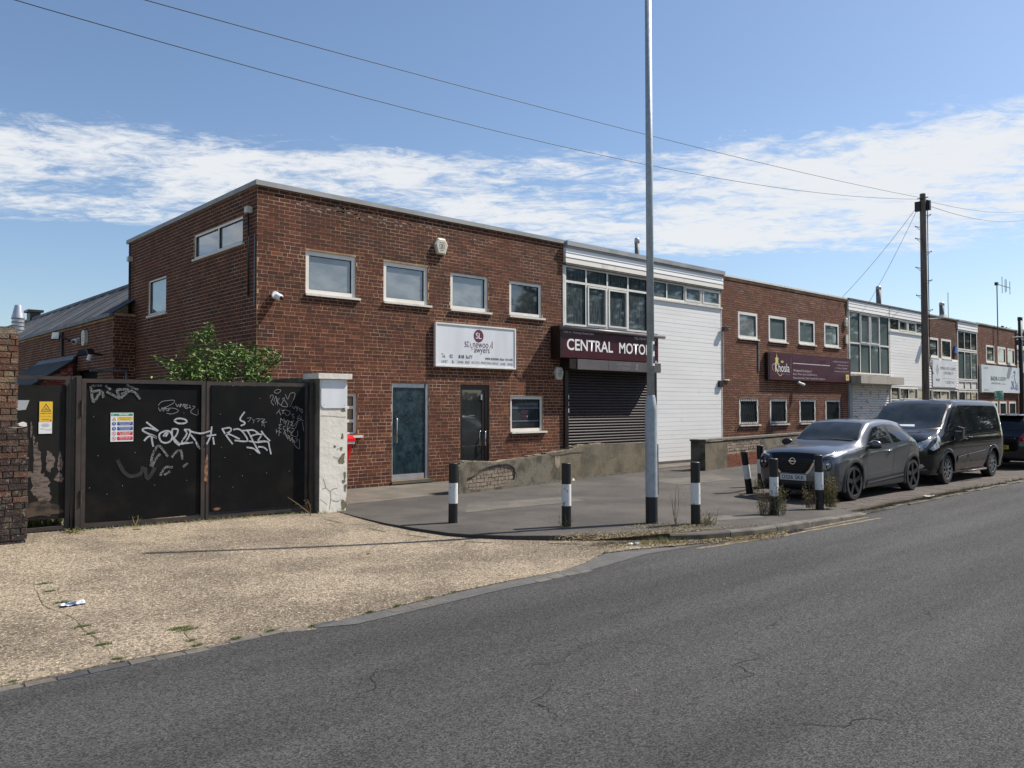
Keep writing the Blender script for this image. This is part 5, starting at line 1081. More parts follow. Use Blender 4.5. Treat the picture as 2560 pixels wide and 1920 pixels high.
for i, (a, c, rx, rz, mm) in enumerate(((2.57, .98, .045, .26, m_peel), (2.60, .72, .10, .16, m_peel), (2.66, .58, .08, .12, m_peel), (2.40, 1.03, .08, .06, m_peel), (2.44, .84, .12, .05, m_peel), (2.72, 1.0, .05, .13, m_peel), (2.84, .98, .03, .12, m_peel), (2.83, .78, .05, .06, m_peel), (2.40, .45, .09, .16, m_peel2), (2.62, .38, .26, .10, m_peel2), (2.5, 1.42, .012, .10, m_peel), (2.53, 1.28, .012, .07, m_peel))):
    P = [(min(2.89, max(2.30, x)), max(.27, z)) for x, z in blob(a, c, rx, rz, seed=i + 3)]
    try: MB(GM).plate(P, [], -.0305 - .0003 * i, -.0305 - .0003 * i).build('peeled_patch', mm, sh, fix=False)
    except Exception: pass
# signs on the gates
t = thing('danger_sign', 'yellow danger sign with black triangle above a white notice on the side gate', 'sign', (2.665, GY - .03, 1.57))
bx('sign_face', m_yel, t, 2.588, 2.742, -.038, -.031, 1.52, 1.785, GM); bx('notice_face', m_signwhite, t, 2.583, 2.738, -.037, -.031, 1.365, 1.518, GM)
MB(GM).plate([(2.605, 1.655), (2.725, 1.655), (2.665, 1.76)], [[(2.619, 1.664), (2.711, 1.664), (2.665, 1.744)]], -.0385, -.0385).build('triangle', m_letterblack, t)
stroke([(2.662, 1.72), (2.656, 1.70), (2.672, 1.695), (2.664, 1.68)], .005, t, GM, -.0385, m_letterblack, 'bolt_symbol'); stroke([(2.64, 1.675), (2.66, 1.685), (2.685, 1.68), (2.69, 1.67)], .006, t, GM, -.0385, m_letterblack, 'bolt_symbol')
text('DANGER OF DEATH', t, 2.60, 2.73, 1.625, 1.637, GM, -.0385, m_letterblack, .02); text('To report an emergency', t, 2.60, 2.73, 1.585, 1.596, GM, -.0385, m_letterblack); text('0800 0000', t, 2.62, 2.70, 1.545, 1.555, GM, -.0385, m_letterblack, .02); flat('red_dot', disc((2.72, 1.54), .011, 10), t, GM, -.0385, m_redp)
for z_, a, b_ in ((1.49, 2.62, 2.70), (1.475, 2.61, 2.71), (1.46, 2.62, 2.70), (1.425, 2.60, 2.65), (1.412, 2.66, 2.73)): bx('print_line', m_letterblack, t, a, b_, -.0378, -.0371, z_, z_ + .004, GM)
t = thing('site_safety_sign', 'white site safety sign with green, yellow, blue and red bands on the graffiti gate', 'sign', (3.6, GY - .03, 1.43))
bx('sign_face', m_signwhite, t, 3.455, 3.752, -.042, -.036, 1.235, 1.632, GM); bx('header_band', m_green, t, 3.463, 3.744, -.0428, -.0421, 1.588, 1.622, GM); text('Site safety', t, 3.56, 3.69, 1.592, 1.618, GM, -.0432, m_white, .02); stroke([(3.475, 1.605), (3.482, 1.598), (3.495, 1.617)], .005, t, GM, -.0432, m_white, 'tick')
rows = ((1.525, m_yel, 'Warning', 'Dangerous site'), (1.457, m_blue, 'Hard hats and boots', 'must be worn'), (1.389, m_blue, 'All visitors to this site', 'must report to office'), (1.321, m_redp, 'No unauthorised', 'access'), (1.253, m_redp, 'Children must not', 'play on this site'))
for i, (z_, mm, s1, s2) in enumerate(rows):
    MB(GM).plate(rrect(3.54, 3.745, z_, z_ + .05, .008), [], -.0428, -.0428).build('text_band', mm, t)
    tm = m_letterblack if i == 0 else m_white
    text(s1, t, 3.565, 3.72, z_ + .028, z_ + .043, GM, -.0432, tm, .01); text(s2, t, 3.58, 3.705, z_ + .008, z_ + .021, GM, -.0432, tm, .01)
    c = (3.499, z_ + .025)
    if i == 0: MB(GM).plate([(3.472, z_ + .002), (3.526, z_ + .002), (3.499, z_ + .05)], [], -.0428, -.0428).build('triangle', m_letterblack, t); MB(GM).plate([(3.48, z_ + .006), (3.518, z_ + .006), (3.499, z_ + .041)], [], -.0432, -.0432).build('triangle', m_yel, t)
    elif i < 3: flat('symbol', disc(c, .027), t, GM, -.0428, mm); bx('exclamation_mark', m_white, t, c[0] - .004, c[0] + .004, -.0434, -.043, c[1] - .004, c[1] + .02, GM); flat('exclamation_mark', disc((c[0], c[1] - .014), .005, 8), t, GM, -.0434, m_white)
    else: MB(GM).plate(disc(c, .027), [disc(c, .022)], -.0428, -.0428).build('symbol', m_redp, t); flat('symbol', disc((c[0], c[1] + .008), .005, 8), t, GM, -.0428, m_letterblack); stroke([(c[0], c[1] + .004), (c[0], c[1] - .012)], .007, t, GM, -.0428, m_letterblack, 'symbol'); stroke([(c[0] - .017, c[1] + .017), (c[0] + .017, c[1] - .017)], .004, t, GM, -.0434, m_redp, 'symbol')
# metal letter box on the edge of the side gate
t = thing('letter_box', 'small pale metal box fixed beside the old brick pier', 'box', (2.33, GY - .1, 1.75)); MB().prism([(2.2, 1.66), (2.40, 1.68), (2.44, 1.80), (2.2, 1.80)], GY - .2, GY - .08).build('case', m_alu, t); MB().box(2.28, 2.31, GY - .15, GY - .1, 1.52, 1.66).build('bracket', m_lead, t)
# ================================================================== old brick pier
YP = 11.3; Pm = frame((0, YP, 0), (1, 0, 0), (0, 1, 0))
P_ = thing('old_brick_pier', 'weathered old brick pier with dark lower courses at the left edge of the gates', 'pier', (2.0, YP, 0))
MB(Pm).box(-3, 2.20, .02, .45, 1.47, 2.66).box(-3, 2.31, .02, .6, -.1, 1.46).build('mortar_core', m_mortar_pale, P_)
tonep = lambda u, z, t, R: (R.choice((.45, .55, .62, .66, .8, .92)) if z > 1.55 else (R.choice((.1, .2, .25, .33, .5)) if z > .55 else R.choice((.02, .08, .14)))) + R.uniform(-.05, .05)
bricks(P_, Pm, -1.2, 2.215, 1.47, 2.64, [], m_brick_old, 150, vis=lambda c: c.x > 1.3, proud=.012, jit=.004, mode='flemish', tonef=tonep, seed=41, bl=.222, course=.076)
bricks(P_, Pm, -1.2, 2.335, -.05, 1.47, [], m_brick_old, 150, vis=lambda c: c.x > 1.3, proud=.014, jit=.004, mode='flemish', tonef=tonep, seed=42, bl=.222, course=.076)
for i in range(14):
    x = 2.12 - i * .19 + random.uniform(-.03, .03); MB().prism(blob(x, 2.665, .10, .028, 10, .3, i), YP - .0 + random.uniform(0, .04), YP + .4).build('coping_lump', m_coping, P_)
t = thing('loose_stone', 'pale broken stone resting on the shoulder of the old brick pier', 'stone', (2.26, 11.3, 1.5)); MB().prism(blob(2.27, 1.50, .05, .025, 9, .3, 5), YP - .02, YP + .08).build('stone_body', m_sill, t)
# ================================================================== white pillar, coping wall
W_ = thing('white_gate_pillar', 'square gate pillar with cracked white painted face and blank white plate', 'pillar', (6.8, 11.95, 0))
W0 = 11.78; WM = frame((0, W0, 0), (1, 0, 0), (0, 1, 0))
b = MB(); nx, nz = 14, 40
out_ = [(6.555, -.1), (7.02, -.1), (7.045, .02), (7.02, .12), (7.05, .22), (7.065, .4), (7.06, 2.17), (6.56, 2.17)]
MB(WM).plate(out_, [], -.0, .012).build('painted_face', m_render_white, W_); bx('shaded_pillar_core', m_render_grey_shade, W_, 6.553, 7.04, W0 + .0121, W0 + .40, -.1, 2.165)  # grey core puts the shade on the white pillar's left side into colour
bx('pillar_cap', m_render_white, W_, 6.50, 7.12, W0 - .06, W0 + .46, 2.166, 2.255)
MB(WM).plate(rrect(6.575, 7.045, 1.69, 2.155, .07), [], -.012, -.001).build('blank_plate', m_signwhite, W_)
b = MB(WM); [b.lathe([(.006, .012), (.004, .015)], (x, 0, z), (0, -1, 0), 8) for x in (6.62, 7.0) for z in (1.74, 2.11)]; b.build('plate_screw', m_lead, W_)
for i, (x, z_, rx, rz) in enumerate(((6.97, 1.22, .025, .045), (6.83, 1.06, .022, .025), (6.95, 1.02, .027, .03), (6.96, .84, .055, .08), (7.00, .92, .02, .03), (7.0, .48, .03, .03), (7.03, .38, .025, .06), (7.02, .58, .018, .07), (6.99, 1.66, .045, .03), (7.0, .1, .05, .08), (6.6, 2.05, .02, .05), (6.89, 1.02, .02, .006))):
    MB(WM).plate(blob(x, z_, rx, rz, 14, .4, i + 50), [], -.002 - i * .0002, -.002 - i * .0002).build('flaked_patch', m_flake, W_, fix=False)
for pth in ([(6.62, .55), (6.66, .45), (6.67, .4), (6.75, .34), (6.80, .37), (6.88, .38)], [(6.75, .34), (6.76, .22), (6.74, .05)], [(6.57, .22), (6.64, .17), (6.70, .12)], [(6.76, .2), (6.88, .16), (6.95, .2)], [(6.57, 1.565), (6.75, 1.56), (6.9, 1.545), (7.03, 1.54)], [(6.60, .38), (6.67, .4)], [(6.8, .9), (6.87, .87), (6.95, .875)]): stroke(pth, .006, W_, WM, -.003, m_crack, 'crack')
CW = thing('coping_wall', 'rendered wall with mossy coping running from the white pillar back to the brick building', 'wall', (6.8, 13.3, 0)); bx('wall_body', m_render_grey_shade, CW, 6.70, 6.92, 12.19, 14.58, -.1, 2.12); bx('coping', m_coping, CW, 6.62, 6.98, 12.18, 14.58, 2.121, 2.2)
# red wheelie bin
bn = thing('red_bin', 'red wheeled bin with lid standing behind the white pillar against the brick wall', 'bin', (8.0, 13.6, 0))
b = MB(); n = b.pts([(x_ - .20, y_, z_) for x_, y_, z_ in ((7.72, 13.38, .12), (8.10, 13.38, .12), (8.10, 13.85, .12), (7.72, 13.85, .12), (7.62, 13.28, 1.02), (8.28, 13.28, 1.02), (8.28, 13.95, 1.02), (7.62, 13.95, 1.02))]); b.f += [tuple(n + i for i in q) for q in ((0, 3, 2, 1), (4, 5, 6, 7), (0, 1, 5, 4), (1, 2, 6, 5), (2, 3, 7, 6), (3, 0, 4, 7))]; b.build('bin_body', m_red, bn)
MB().box(7.40, 8.11, 13.25, 13.97, 1.021, 1.06).build('rim', m_upvc, bn); MB().prism([(13.24, 1.061), (13.98, 1.061), (13.98, 1.13), (13.8, 1.2), (13.35, 1.17), (13.24, 1.12)], 7.40, 8.12, f=lambda a, c, d: (d, a, c)).build('lid', m_red, bn); MB().tube([(7.85, 13.85, .12), (8.02, 13.85, .12)], .12, 14).build('wheel', m_blackpl, bn, smooth=True, auto=40)
# ================================================================== bollards
def bollard_mesh():
    b = MB(); b.lathe([(.068, -.05), (.068, .30)], (0, 0, 0), k=20); lo = b
    return lo
proto = thing('bollard', 'black and white striped bollard leaning slightly beside the end of the low wall', 'bollard', (7.45, 9.45, 0), group='black and white striped bollards')
Hb = .875
MB().lathe([(.069, -.06), (.067, .285)], (7.45, 9.45, 0), k=22).build('lower_band', m_black, proto, smooth=True, auto=40)
MB().lathe([(.069, .286), (.069, .585)], (7.45, 9.45, 0), k=22).build('white_band', mat('bollard_white', (.66, .66, .64), (.13, .12, .11), sc=13, det=10, lo=.57, hi=.70, rough=.55), proto, smooth=True, auto=40)
MB().lathe([(.067, .586), (.067, Hb - .006), (.06, Hb)], (7.45, 9.45, 0), k=22).build('upper_band', m_black, proto, smooth=True, auto=40)
proto.rotation_euler = (0, rad(.6), 0)
for (x, y, z_, ry, rx, lb, sc) in ((8.40, 8.05, -.0, 0, 0, 'bollard on the footway corner in front of the pebbledashed low wall, second from the left', 1.03),
    (9.89, 6.90, 0, 0, 0, 'bollard standing just right of the tall grey lamp post', 1.03),
    (14.55, 8.86, 0, -13, 0, 'leaning bollard tilted to the left beside the grey car', .95),
    (15.60, 9.22, 0, -2, 0, 'bollard furthest back, half hidden by the front of the grey car', 1.0),
    (11.77, 6.73, 0, 0, 0, 'bollard wrapped in green weeds in front of the number plate', 1.0),
    (13.20, 6.70, 0, -1, 0, 'rightmost bollard with tall dry weeds beside the car headlight', 1.0)):
    c = copy_tree(proto, None, (x, y, z_)); c['label'] = lb; c.rotation_euler = (rad(rx), rad(ry), 0); c.scale = (1, 1, sc)
# ================================================================== lamp post
lp = thing('lamp_post', 'tall galvanised lamp post with wider base and black painted foot rising out of the picture', 'lamp post', (9.54, 7.42, 0))
o = (9.54, 7.42, 0)
MB().lathe([(.088, -.05), (.088, .385)], o, k=28).build('black_foot', mat('worn_black_foot', (.014, .014, .014), (.22, .22, .20), sc=9, det=10, lo=.62, hi=.72, rough=.6, stretch=(1, 1, .6)), lp, smooth=True, auto=30)
MB().lathe([(.0875, .386), (.0875, 1.66), (.086, 1.70), (.062, 1.85), (.0555, 1.87)], o, k=28).build('base_section', m_galv, lp, smooth=True, auto=30)
MB().lathe([(.055, 1.871), (.053, 5.0), (.048, 8.0)], o, k=28).build('shaft', m_galv, lp, smooth=True)
MB().lathe([(.05, 8.001), (.05, 8.06), (.02, 8.09)], o, k=20).build('top_cap', m_galv, lp, smooth=True, auto=30)
bx('door_edge', m_lead, lp, 9.625, 9.634, 7.36, 7.44, .42, 1.15)
cd = (Vector((0, 0, 0)) - Vector((9.54, 7.42, 0))).normalized(); ca = math.atan2(cd.y, cd.x)
b = MB(); n0 = None
for i in range(9):
    a = ca + rad(18) + rad(80) * i / 8; n = b.pts([(9.54 + .0563 * math.cos(a), 7.42 + .0563 * math.sin(a), 2.30), (9.54 + .0563 * math.cos(a), 7.42 + .0563 * math.sin(a), 2.66)])
    if n0 is not None: b.f.append((n0, n, n + 1, n0 + 1))
    n0 = n
b.build('number_label', m_white, lp)
a = ca + rad(62); fr_ = frame((9.54 + .0570 * math.cos(a), 7.42 + .0570 * math.sin(a), 0), (-math.sin(a), math.cos(a), 0), (-math.cos(a), -math.sin(a), 0))
for z_ in (2.52, 2.34): text('1', lp, -.018, .018, z_, z_ + .1, fr_, -.002, m_letterblack, .03)
# ================================================================== telegraph pole and lines
tp = thing('telegraph_pole', 'dark wooden telegraph pole with climbing steps behind the black van', 'telegraph pole', (32.0, 12.0, 0))
TPX, TPY, TPZ = 32.0, 12.0, 9.72
MB().lathe([(.14, -.1), (.132, 2), (.105, TPZ - .1), (.10, TPZ)], (TPX, TPY, 0), k=14).build('pole', m_bark, tp, smooth=True, auto=40)
dirr = R0
for i, z_ in enumerate((8.9, 8.45, 7.5, 6.9, 6.42, 5.85, 5.3, 4.75, 8.0)):
    s_ = 1 if i % 2 == 0 else -1
    if z_ == 8.0: s_ = -1
    p0 = Vector((TPX, TPY, z_)); p1 = p0 + dirr * s_ * .13; p2 = p0 + dirr * s_ * .30 + Vector((0, 0, .03)); MB().tube([p1, p2], .014, 6).tube([p2 + Vector((0, 0, .03)), p2 - Vector((0, 0, .03))], .012, 5).tube([p1 - Vector((0, 0, .1)), p1 + dirr * s_ * .12], .009, 5).build('climbing_step', m_blackpl, tp)
for s_, z_ in ((-1, 9.25), (1, 9.3)):
    p0 = Vector((TPX, TPY, z_)) + dirr * s_ * .19; MB(Matrix.Translation(p0)).box(-.07, .07, -.09, .09, -.2, .16).build('junction_box', m_blackpl, tp)
MB().tube([Vector((TPX, TPY - .14, z)) + dirr * .02 for z in (9.4, 6, 3.2)], .016, 5).tube([Vector((TPX, TPY - .16, 3.8)) + dirr * .12, Vector((TPX, TPY - .18, 3.5)) - dirr * .02, Vector((TPX, TPY - .2, 3.2)) - dirr * .03, Vector((TPX, TPY - .18, 2.9)) + dirr * .1], .016, 5).build('pole_cable', m_wire, tp)
MB().tube([(TPX - .2, TPY, 9.5), (TPX + .2, TPY - .1, 9.5)], .02, 6).tube([(TPX, TPY - .2, 9.56), (TPX, TPY + .2, 9.56)], .02, 6).build('bracket', m_blackpl, tp)
def cable(p0, p1, sag, r, label, ext=0):
    p0, p1 = Vector(p0), Vector(p1); t = thing('overhead_wire', label, 'wire', p0, group='overhead wires')
    P = []
    for i in range(25):
        s_ = i / 24 * (1 + ext); P.append(p0.lerp(p1, s_) - Vector((0, 0, sag * 4 * s_ * (1 - s_))))
    MB().tube(P, r, 5).build('wire_run', m_wire, t, smooth=True)
cable((TPX - .1, TPY, 9.5), (2.13, 11.41, 6.73), .62, .0065, 'lower long wire crossing the sky from the pole to the upper left', .25)
cable((TPX - .1, TPY, 9.55), (3.34, 10.31, 6.72), .16, .0065, 'upper long wire crossing the sky from the pole to the top edge', .25)
ct = Vector((TPX, TPY, 9.25)) - dirr * .2
cable(ct, (30.95, 14.7, 5.95), .12, .007, 'service wire dropping from the pole to the end of the middle brick block'); cable(ct - Vector((0, 0, .1)), (33.2, 14.6, 5.98), .1, .007, 'service wire dropping from the pole to the second boarded bay roof')
cable((TPX + .1, TPY, 9.5), (62.5, 16.9, 14.9), .25, .008, 'upper wire running right from the pole top'); cable((TPX + .1, TPY, 9.35), (62.5, 16.9, 14.3), .35, .010, 'lower wire running right from the pole top')
# ================================================================== low front walls
def low_wall(name, label, p0, p1, tops, th, endpier=None):
    p0, p1 = Vector((*p0, 0)), Vector((*p1, 0)); u = (p1 - p0).normalized(); L = (p1 - p0).length; d = Vector((-u.y, u.x, 0)); M = frame(p0, u, d)
    t = thing(name, label, 'wall', p0); return t, M, L
tw, Mw, Lw = low_wall('low_broken_wall', 'low pebbledashed wall with broken top and exposed pale brickwork at its left end', (9.93, 12.43), (17.2, 13.46), None, .24)
topz = [(0, .56), (.12, .585), (.35, .62), (.62, .60), (.85, .585), (1.0, .555), (1.25, .56), (1.5, .60), (1.9, .60), (2.3, .625), (2.8, .64), (3.3, .68), (3.8, .71), (4.0, .76), (4.3, .80), (4.6, .79), (5.0, .80), (5.6, .785), (6.2, .78), (6.9, .76), (Lw, .76)]
hole1 = [(.22, .10), (.24, .30), (.42, .33), (.56, .37), (.60, .42), (.85, .49), (1.2, .51), (1.5, .50), (1.62, .47), (1.72, .42), (1.76, .30), (1.72, .17), (1.55, .1), (1.2, .055), (.8, .06), (.5, .05)]
MB(Mw).plate([(0, -.1)] + [(Lw, -.1)] + [(a, z) for a, z in reversed(topz)], [hole1], 0, .035).build('render_skin', m_lowwall, tw)
MB(Mw).plate([(0.005, -.1), (3.05, -.1), (2.95, .2), (3.08, .36), (2.98, .52), (3.2, .62), (2.6, .62), (1.9, .585), (1.25, .545), (1.0, .54), (.6, .585), (.3, .60), (0.005, .55)], [hole1], -.008, .0).build('grey_render_patch', m_lowwall_grey, tw)
MB(Mw).plate([(3.16, .585), (3.36, .59), (3.36, .40), (3.27, .30), (3.17, .36)], [], -.006, 0).build('pale_patch', m_mortar_pale, tw)
stroke([(2.95, .68), (3.0, .62), (3.1, .60), (3.4, .61), (3.8, .64), (4.3, .63)], .018, tw, Mw, -.009, m_crack, 'crack'); stroke([(3.27, .3), (3.2, .2), (3.14, .1)], .014, tw, Mw, -.009, m_crack, 'crack'); stroke([(1.76, .32), (1.80, .24), (1.76, .14)], .016, tw, Mw, -.009, m_crack, 'crack'); stroke([(.5, .36), (.75, .45), (1.0, .50), (1.3, .52), (1.6, .49)], .012, tw, Mw, -.009, m_crack, 'crack')
bx('base_stain', m_coping, tw, 1.8, Lw, -.0125, -.009, -.08, .05, Mw)
wc = MB(Mw).prism([(0.01, -.1), (Lw - .01, -.1)] + [(a, z - .012) for a, z in reversed(topz)], .036, .24).build('wall_core', m_mortar_pale, tw)
bricks(wc, frame(Mw @ Vector((0, .034, 0)), Mw.to_3x3() @ Vector((1, 0, 0)), Mw.to_3x3() @ Vector((0, 1, 0))), .18, 1.85, .03, .53, [], m_brick_pale, 80, proud=.012, jit=.005, seed=51, mode='flemish', zoff=0)
for i in range(34):
    a = 2.1 + i * .15 if i < 24 else .2 + (i - 24) * .11; zt = np.interp(a, [q[0] for q in topz], [q[1] for q in topz])
    R_ = Matrix.Rotation(random.uniform(-.2, .2), 4, 'Z') @ Matrix.Rotation(random.uniform(-.12, .12), 4, 'Y'); MB(Mw @ Matrix.Translation((a, .12, zt - .008)) @ R_).box(-.09, .07, -.09 + random.uniform(-.02, .05), .09, -.03, random.uniform(.006, .028)).build('brick', m_brick_pale if i % 3 else m_coping, wc)
t2, M2, L2_ = low_wall('low_spalled_wall', 'second low wall with crumbling exposed bricks running behind the grey car', (18.32, 12.48), (27.5, 13.85), None, .24)
MB(M2).box(0.001, 9.2, .0, .22, -.1, .74).build('wall_core', m_mortar_pale, t2)
MB(M2).plate([(.0, -.08), (1.35, -.08), (1.33, .3), (1.42, .5), (1.30, .66), (1.5, .74), (0, .74)], [], -.02, 0).build('render_skin', m_lowwall, t2); MB(M2).plate([(3.9, -.08), (9.2, -.08), (9.2, .74), (3.7, .74), (3.8, .45)], [], -.02, 0).build('render_skin', m_lowwall_grey, t2)
bx('end_pier', m_lowwall_grey, t2, -.005, .26, -.019, .40, -.1, .775, M2); bx('coping', m_coping, t2, -.02, 9.2, -.045, .27, .776, .825, M2); bx('coping', m_coping, t2, -.03, .28, .271, .42, .777, .826, M2)
bricks(t2, M2, 1.3, 4.0, .0, .44, [], m_brick2, 90, proud=.008, jit=.003, seed=61, mode='flemish', tonef=lambda u, z, t, R: .75 + R.uniform(-.15, .2))
bricks(t2, M2, 1.35, 3.9, .45, .76, [], m_brick_pale, 80, proud=.012, jit=.008, seed=62, mode='flemish')
# rubble at the foot of the wall
for i, (x, y, s_) in enumerate(((13.0, 13.05, .09), (13.2, 13.0, .07), (13.4, 13.1, .11), (13.6, 13.1, .06), (13.75, 13.0, .08), (12.8, 12.98, .05), (13.3, 12.95, .05))):
    t = thing('rubble_piece', ('leftmost of the larger rubble lumps at the foot of the low wall', 'small rubble lump just right of the leftmost large one', 'largest rubble lump in the middle of the little heap', 'small rubble lump right of the largest one', 'rightmost flat rubble lump of the heap', 'tiny rubble crumb furthest left by the low wall', 'tiny rubble crumb in front of the heap')[i], 'rubble', (x, y, 0), group='rubble pieces by the low wall')
    P = blob(x, .0, s_, s_ * .8, 8, .3, i); b = MB(); n = b.pts([(a, y + c, .0) for a, c in P] + [(x + (a - x) * .7, y + c * .7, s_ * .6) for a, c in P]); b.f += [tuple(n + 8 + k for k in range(8))] + [(n + k, n + (k + 1) % 8, n + 8 + (k + 1) % 8, n + 8 + k) for k in range(8)]; b.build('lump', m_brick_pale if i % 2 else m_sill, t)
# ================================================================== foliage
def leaf_mesh(name, C_, size, mat_, parent, tone, up_bias=.3, asp=.42, kind=None, cat=None, label=None, group=None, droop=0):
    """C_: (n,3) leaf centres; each leaf a folded four-vertex blade"""
    n = len(C_); d = rng.normal(size=(n, 3)); d[:, 2] = d[:, 2] * .5 - droop; d /= np.linalg.norm(d, axis=1)[:, None]
    q = rng.normal(size=(n, 3)); q[:, 2] += up_bias; s_ = np.cross(d, q); s_ /= np.linalg.norm(s_, axis=1)[:, None]; nr = np.cross(s_, d)
    L = size * rng.uniform(.6, 1.35, n)[:, None]; Wd = L * asp
    v = np.stack([C_ - d * L / 2, C_ + s_ * Wd / 2 + nr * L * .06, C_ + d * L / 2, C_ - s_ * Wd / 2 + nr * L * .06], 1).reshape(-1, 3) - np.array(wl(parent))
    f = np.arange(n * 4).reshape(-1, 4); me = bpy.data.meshes.new(name); me.from_pydata(v.tolist(), [], f.tolist()); me.materials.append(mat_)
    a = me.attributes.new('tone', 'FLOAT', 'FACE'); a.data.foreach_set('value', np.clip(tone, 0, 1).astype(np.float32)); me.update()
    return link(name, me, parent, label, kind, cat, group)
def sprays(blobs, per, R, leaves, spread, rngn):
    """leafy shoots inside ellipsoid blobs: returns leaf centres + shoot lines"""
    Cs = []; lines = []; ton = []
    for (cx, cy, cz, rx, ry, rz, nn) in blobs:
        for i in range(nn):
            u = rngn.normal(size=3); u /= np.linalg.norm(u); r = rngn.uniform(.35, 1.0) ** .6
            p = np.array([cx, cy, cz]) + u * r * np.array([rx, ry, rz]); dirn = u * .7 + np.array([0, 0, .5]) + rngn.normal(size=3) * .35; dirn /= np.linalg.norm(dirn)
            Ls = spread * rngn.uniform(.5, 1.2); m_ = int(leaves * rngn.uniform(.6, 1.3))
            t = rngn.uniform(0, 1, m_); cc = p + np.outer(t * Ls, dirn) + rngn.normal(size=(m_, 3)) * spread * .16; cc[:, 2] -= (t * Ls) ** 2 * .5
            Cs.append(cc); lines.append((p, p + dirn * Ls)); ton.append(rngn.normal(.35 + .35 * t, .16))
    return np.concatenate(Cs), lines, np.concatenate(ton)
bush = thing('elder_bush', 'leafy green bush growing between the black gates and the brick building', 'bush', (5.7, 13.4, 0))
blobs = [(5.85, 13.3, 2.15, .62, .45, .42, 52), (5.3, 13.2, 2.2, .34, .35, .38, 26), (5.22, 13.2, 2.62, .12, .14, .30, 16), (6.25, 13.3, 2.35, .28, .35, .28, 22), (4.85, 13.2, 2.05, .26, .3, .18, 18), (4.70, 13.1, 2.28, .08, .08, .12, 4), (5.6, 13.4, 1.2, .7, .5, .9, 40), (5.75, 13.5, 2.5, .25, .2, .2, 12)]
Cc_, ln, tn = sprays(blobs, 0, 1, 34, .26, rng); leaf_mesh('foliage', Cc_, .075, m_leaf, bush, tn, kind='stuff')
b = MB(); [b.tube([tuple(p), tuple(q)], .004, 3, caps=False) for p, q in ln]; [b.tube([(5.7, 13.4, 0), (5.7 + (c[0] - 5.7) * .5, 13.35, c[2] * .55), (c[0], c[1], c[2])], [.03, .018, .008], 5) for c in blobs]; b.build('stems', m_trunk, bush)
def tree(name, label, x, y, h, r, mat_, seed, n=90, lf=.26, leaves=40, group=None):
    R = np.random.default_rng(seed); t = thing(name, label, 'tree', (x, y, 0), group=group); bl = []
    for i in range(9): a = R.uniform(0, 6.28); q = R.uniform(.2, .75); zz_ = h * R.uniform(.42, .88); bl.append((x + math.cos(a) * r * q, y + math.sin(a) * r * q, zz_, r * .48, r * .48, h * .15, int(n / 9)))
    bl.append((x, y, h * .85, r * .4, r * .4, h * .16, int(n / 6)))
    C2, ln_, tn_ = sprays(bl, 0, 1, leaves, r * .28, R); leaf_mesh('crown', C2, lf, mat_, t, tn_, asp=.6, kind='stuff')
    b = MB(); b.tube([(x, y, -.2), (x + .1, y, h * .3), (x, y, h * .7)], [h * .03, h * .022, h * .008], 9); [b.tube([(x, y, h * .32), ((x + c[0]) / 2, (y + c[1]) / 2, c[2] * .72), (c[0], c[1], c[2])], [h * .012, h * .008, .02], 6) for c in bl]; b.build('trunk', m_trunk, t, smooth=True); return t
tree('broadleaf_tree', 'green tree showing behind the black drainpipe at the far right', 92, 27, 9.2, 5, m_leafdark, 3, 160, .42, 40)
# row of street trees on the opposite side of the road (seen mirrored in the windows)
protos = []
for i, (x, y, h) in enumerate(((38.5, -9, 11.5), (46, -10, 14), (54, -9, 13))): protos.append(tree('street_tree', ('tree across the road mirrored in the clear upper window, nearest of its row', 'taller second tree across the road mirrored in the windows', 'third tree across the road mirrored in the windows')[i], x, y, h, 4.6, m_leafdark, 20 + i, 170, .42, 34, group='trees across the road'))
for i in range(8): c = copy_tree(protos[i % 3], None, (62 + i * 8, -9 - (i % 3) * 1.2, 0)); c.rotation_euler = (0, 0, i * 1.3); c['label'] = ('fourth', 'fifth', 'sixth', 'seventh', 'eighth', 'ninth', 'tenth', 'last')[i] + ' tree along the row across the road mirrored in the windows'
hedge = thing('hedge', 'long dark hedge across the road mirrored in the low windows and the van side', 'hedge', (60, -12, 0))
Rh = np.random.default_rng(5); nH = 26000; HC = np.stack([Rh.uniform(14, 150, nH), -12 + Rh.uniform(-.7, .7, nH), Rh.uniform(0, 1, nH) ** .7 * 2.6], 1); leaf_mesh('foliage', HC, .30, m_leafdark, hedge, Rh.normal(.4, .2, nH), asp=.7, kind='stuff')
bx('hedge_core', m_leafdark, hedge, 14, 150, -12.5, -11.6, 0, 2.2)
# ------------------------------------------------------------------ weeds and grass
def weed(name, label, x, y, z0, h, r, n, tone, stems=8, cat='weed', group='weeds round the bollards', lf=.027, lean=.09):
    t = thing(name, label, cat, (x, y, z0), group=group); Cs = []; b = MB()
    for i in range(stems):
        a = random.uniform(0, 6.28); q = r * random.uniform(.1, 1); p0 = Vector((x + math.cos(a) * q, y + math.sin(a) * q, z0)); hh = h * random.uniform(.45, 1.0)
        p1 = p0 + Vector((random.uniform(-lean, lean), random.uniform(-lean, lean), hh)); pm_ = (p0 + p1) / 2 + Vector((random.uniform(-.03, .03), random.uniform(-.03, .03), 0)); b.tube([p0, pm_, p1], [.005, .004, .002], 4, caps=False)
        for k in range(int(n / stems)):
            s_ = random.uniform(.08, 1); c = p0.lerp(p1, s_) + Vector((random.gauss(0, .035), random.gauss(0, .035), random.gauss(0, .01))) * (1.2 - s_ * .5); Cs.append(tuple(c))
    b.build('stems', m_weedstem, t); Cs = np.array(Cs); leaf_mesh('leaves', Cs, lf, m_weed, t, rng.normal(tone, .2, len(Cs)), asp=.35, up_bias=1, kind='stuff')
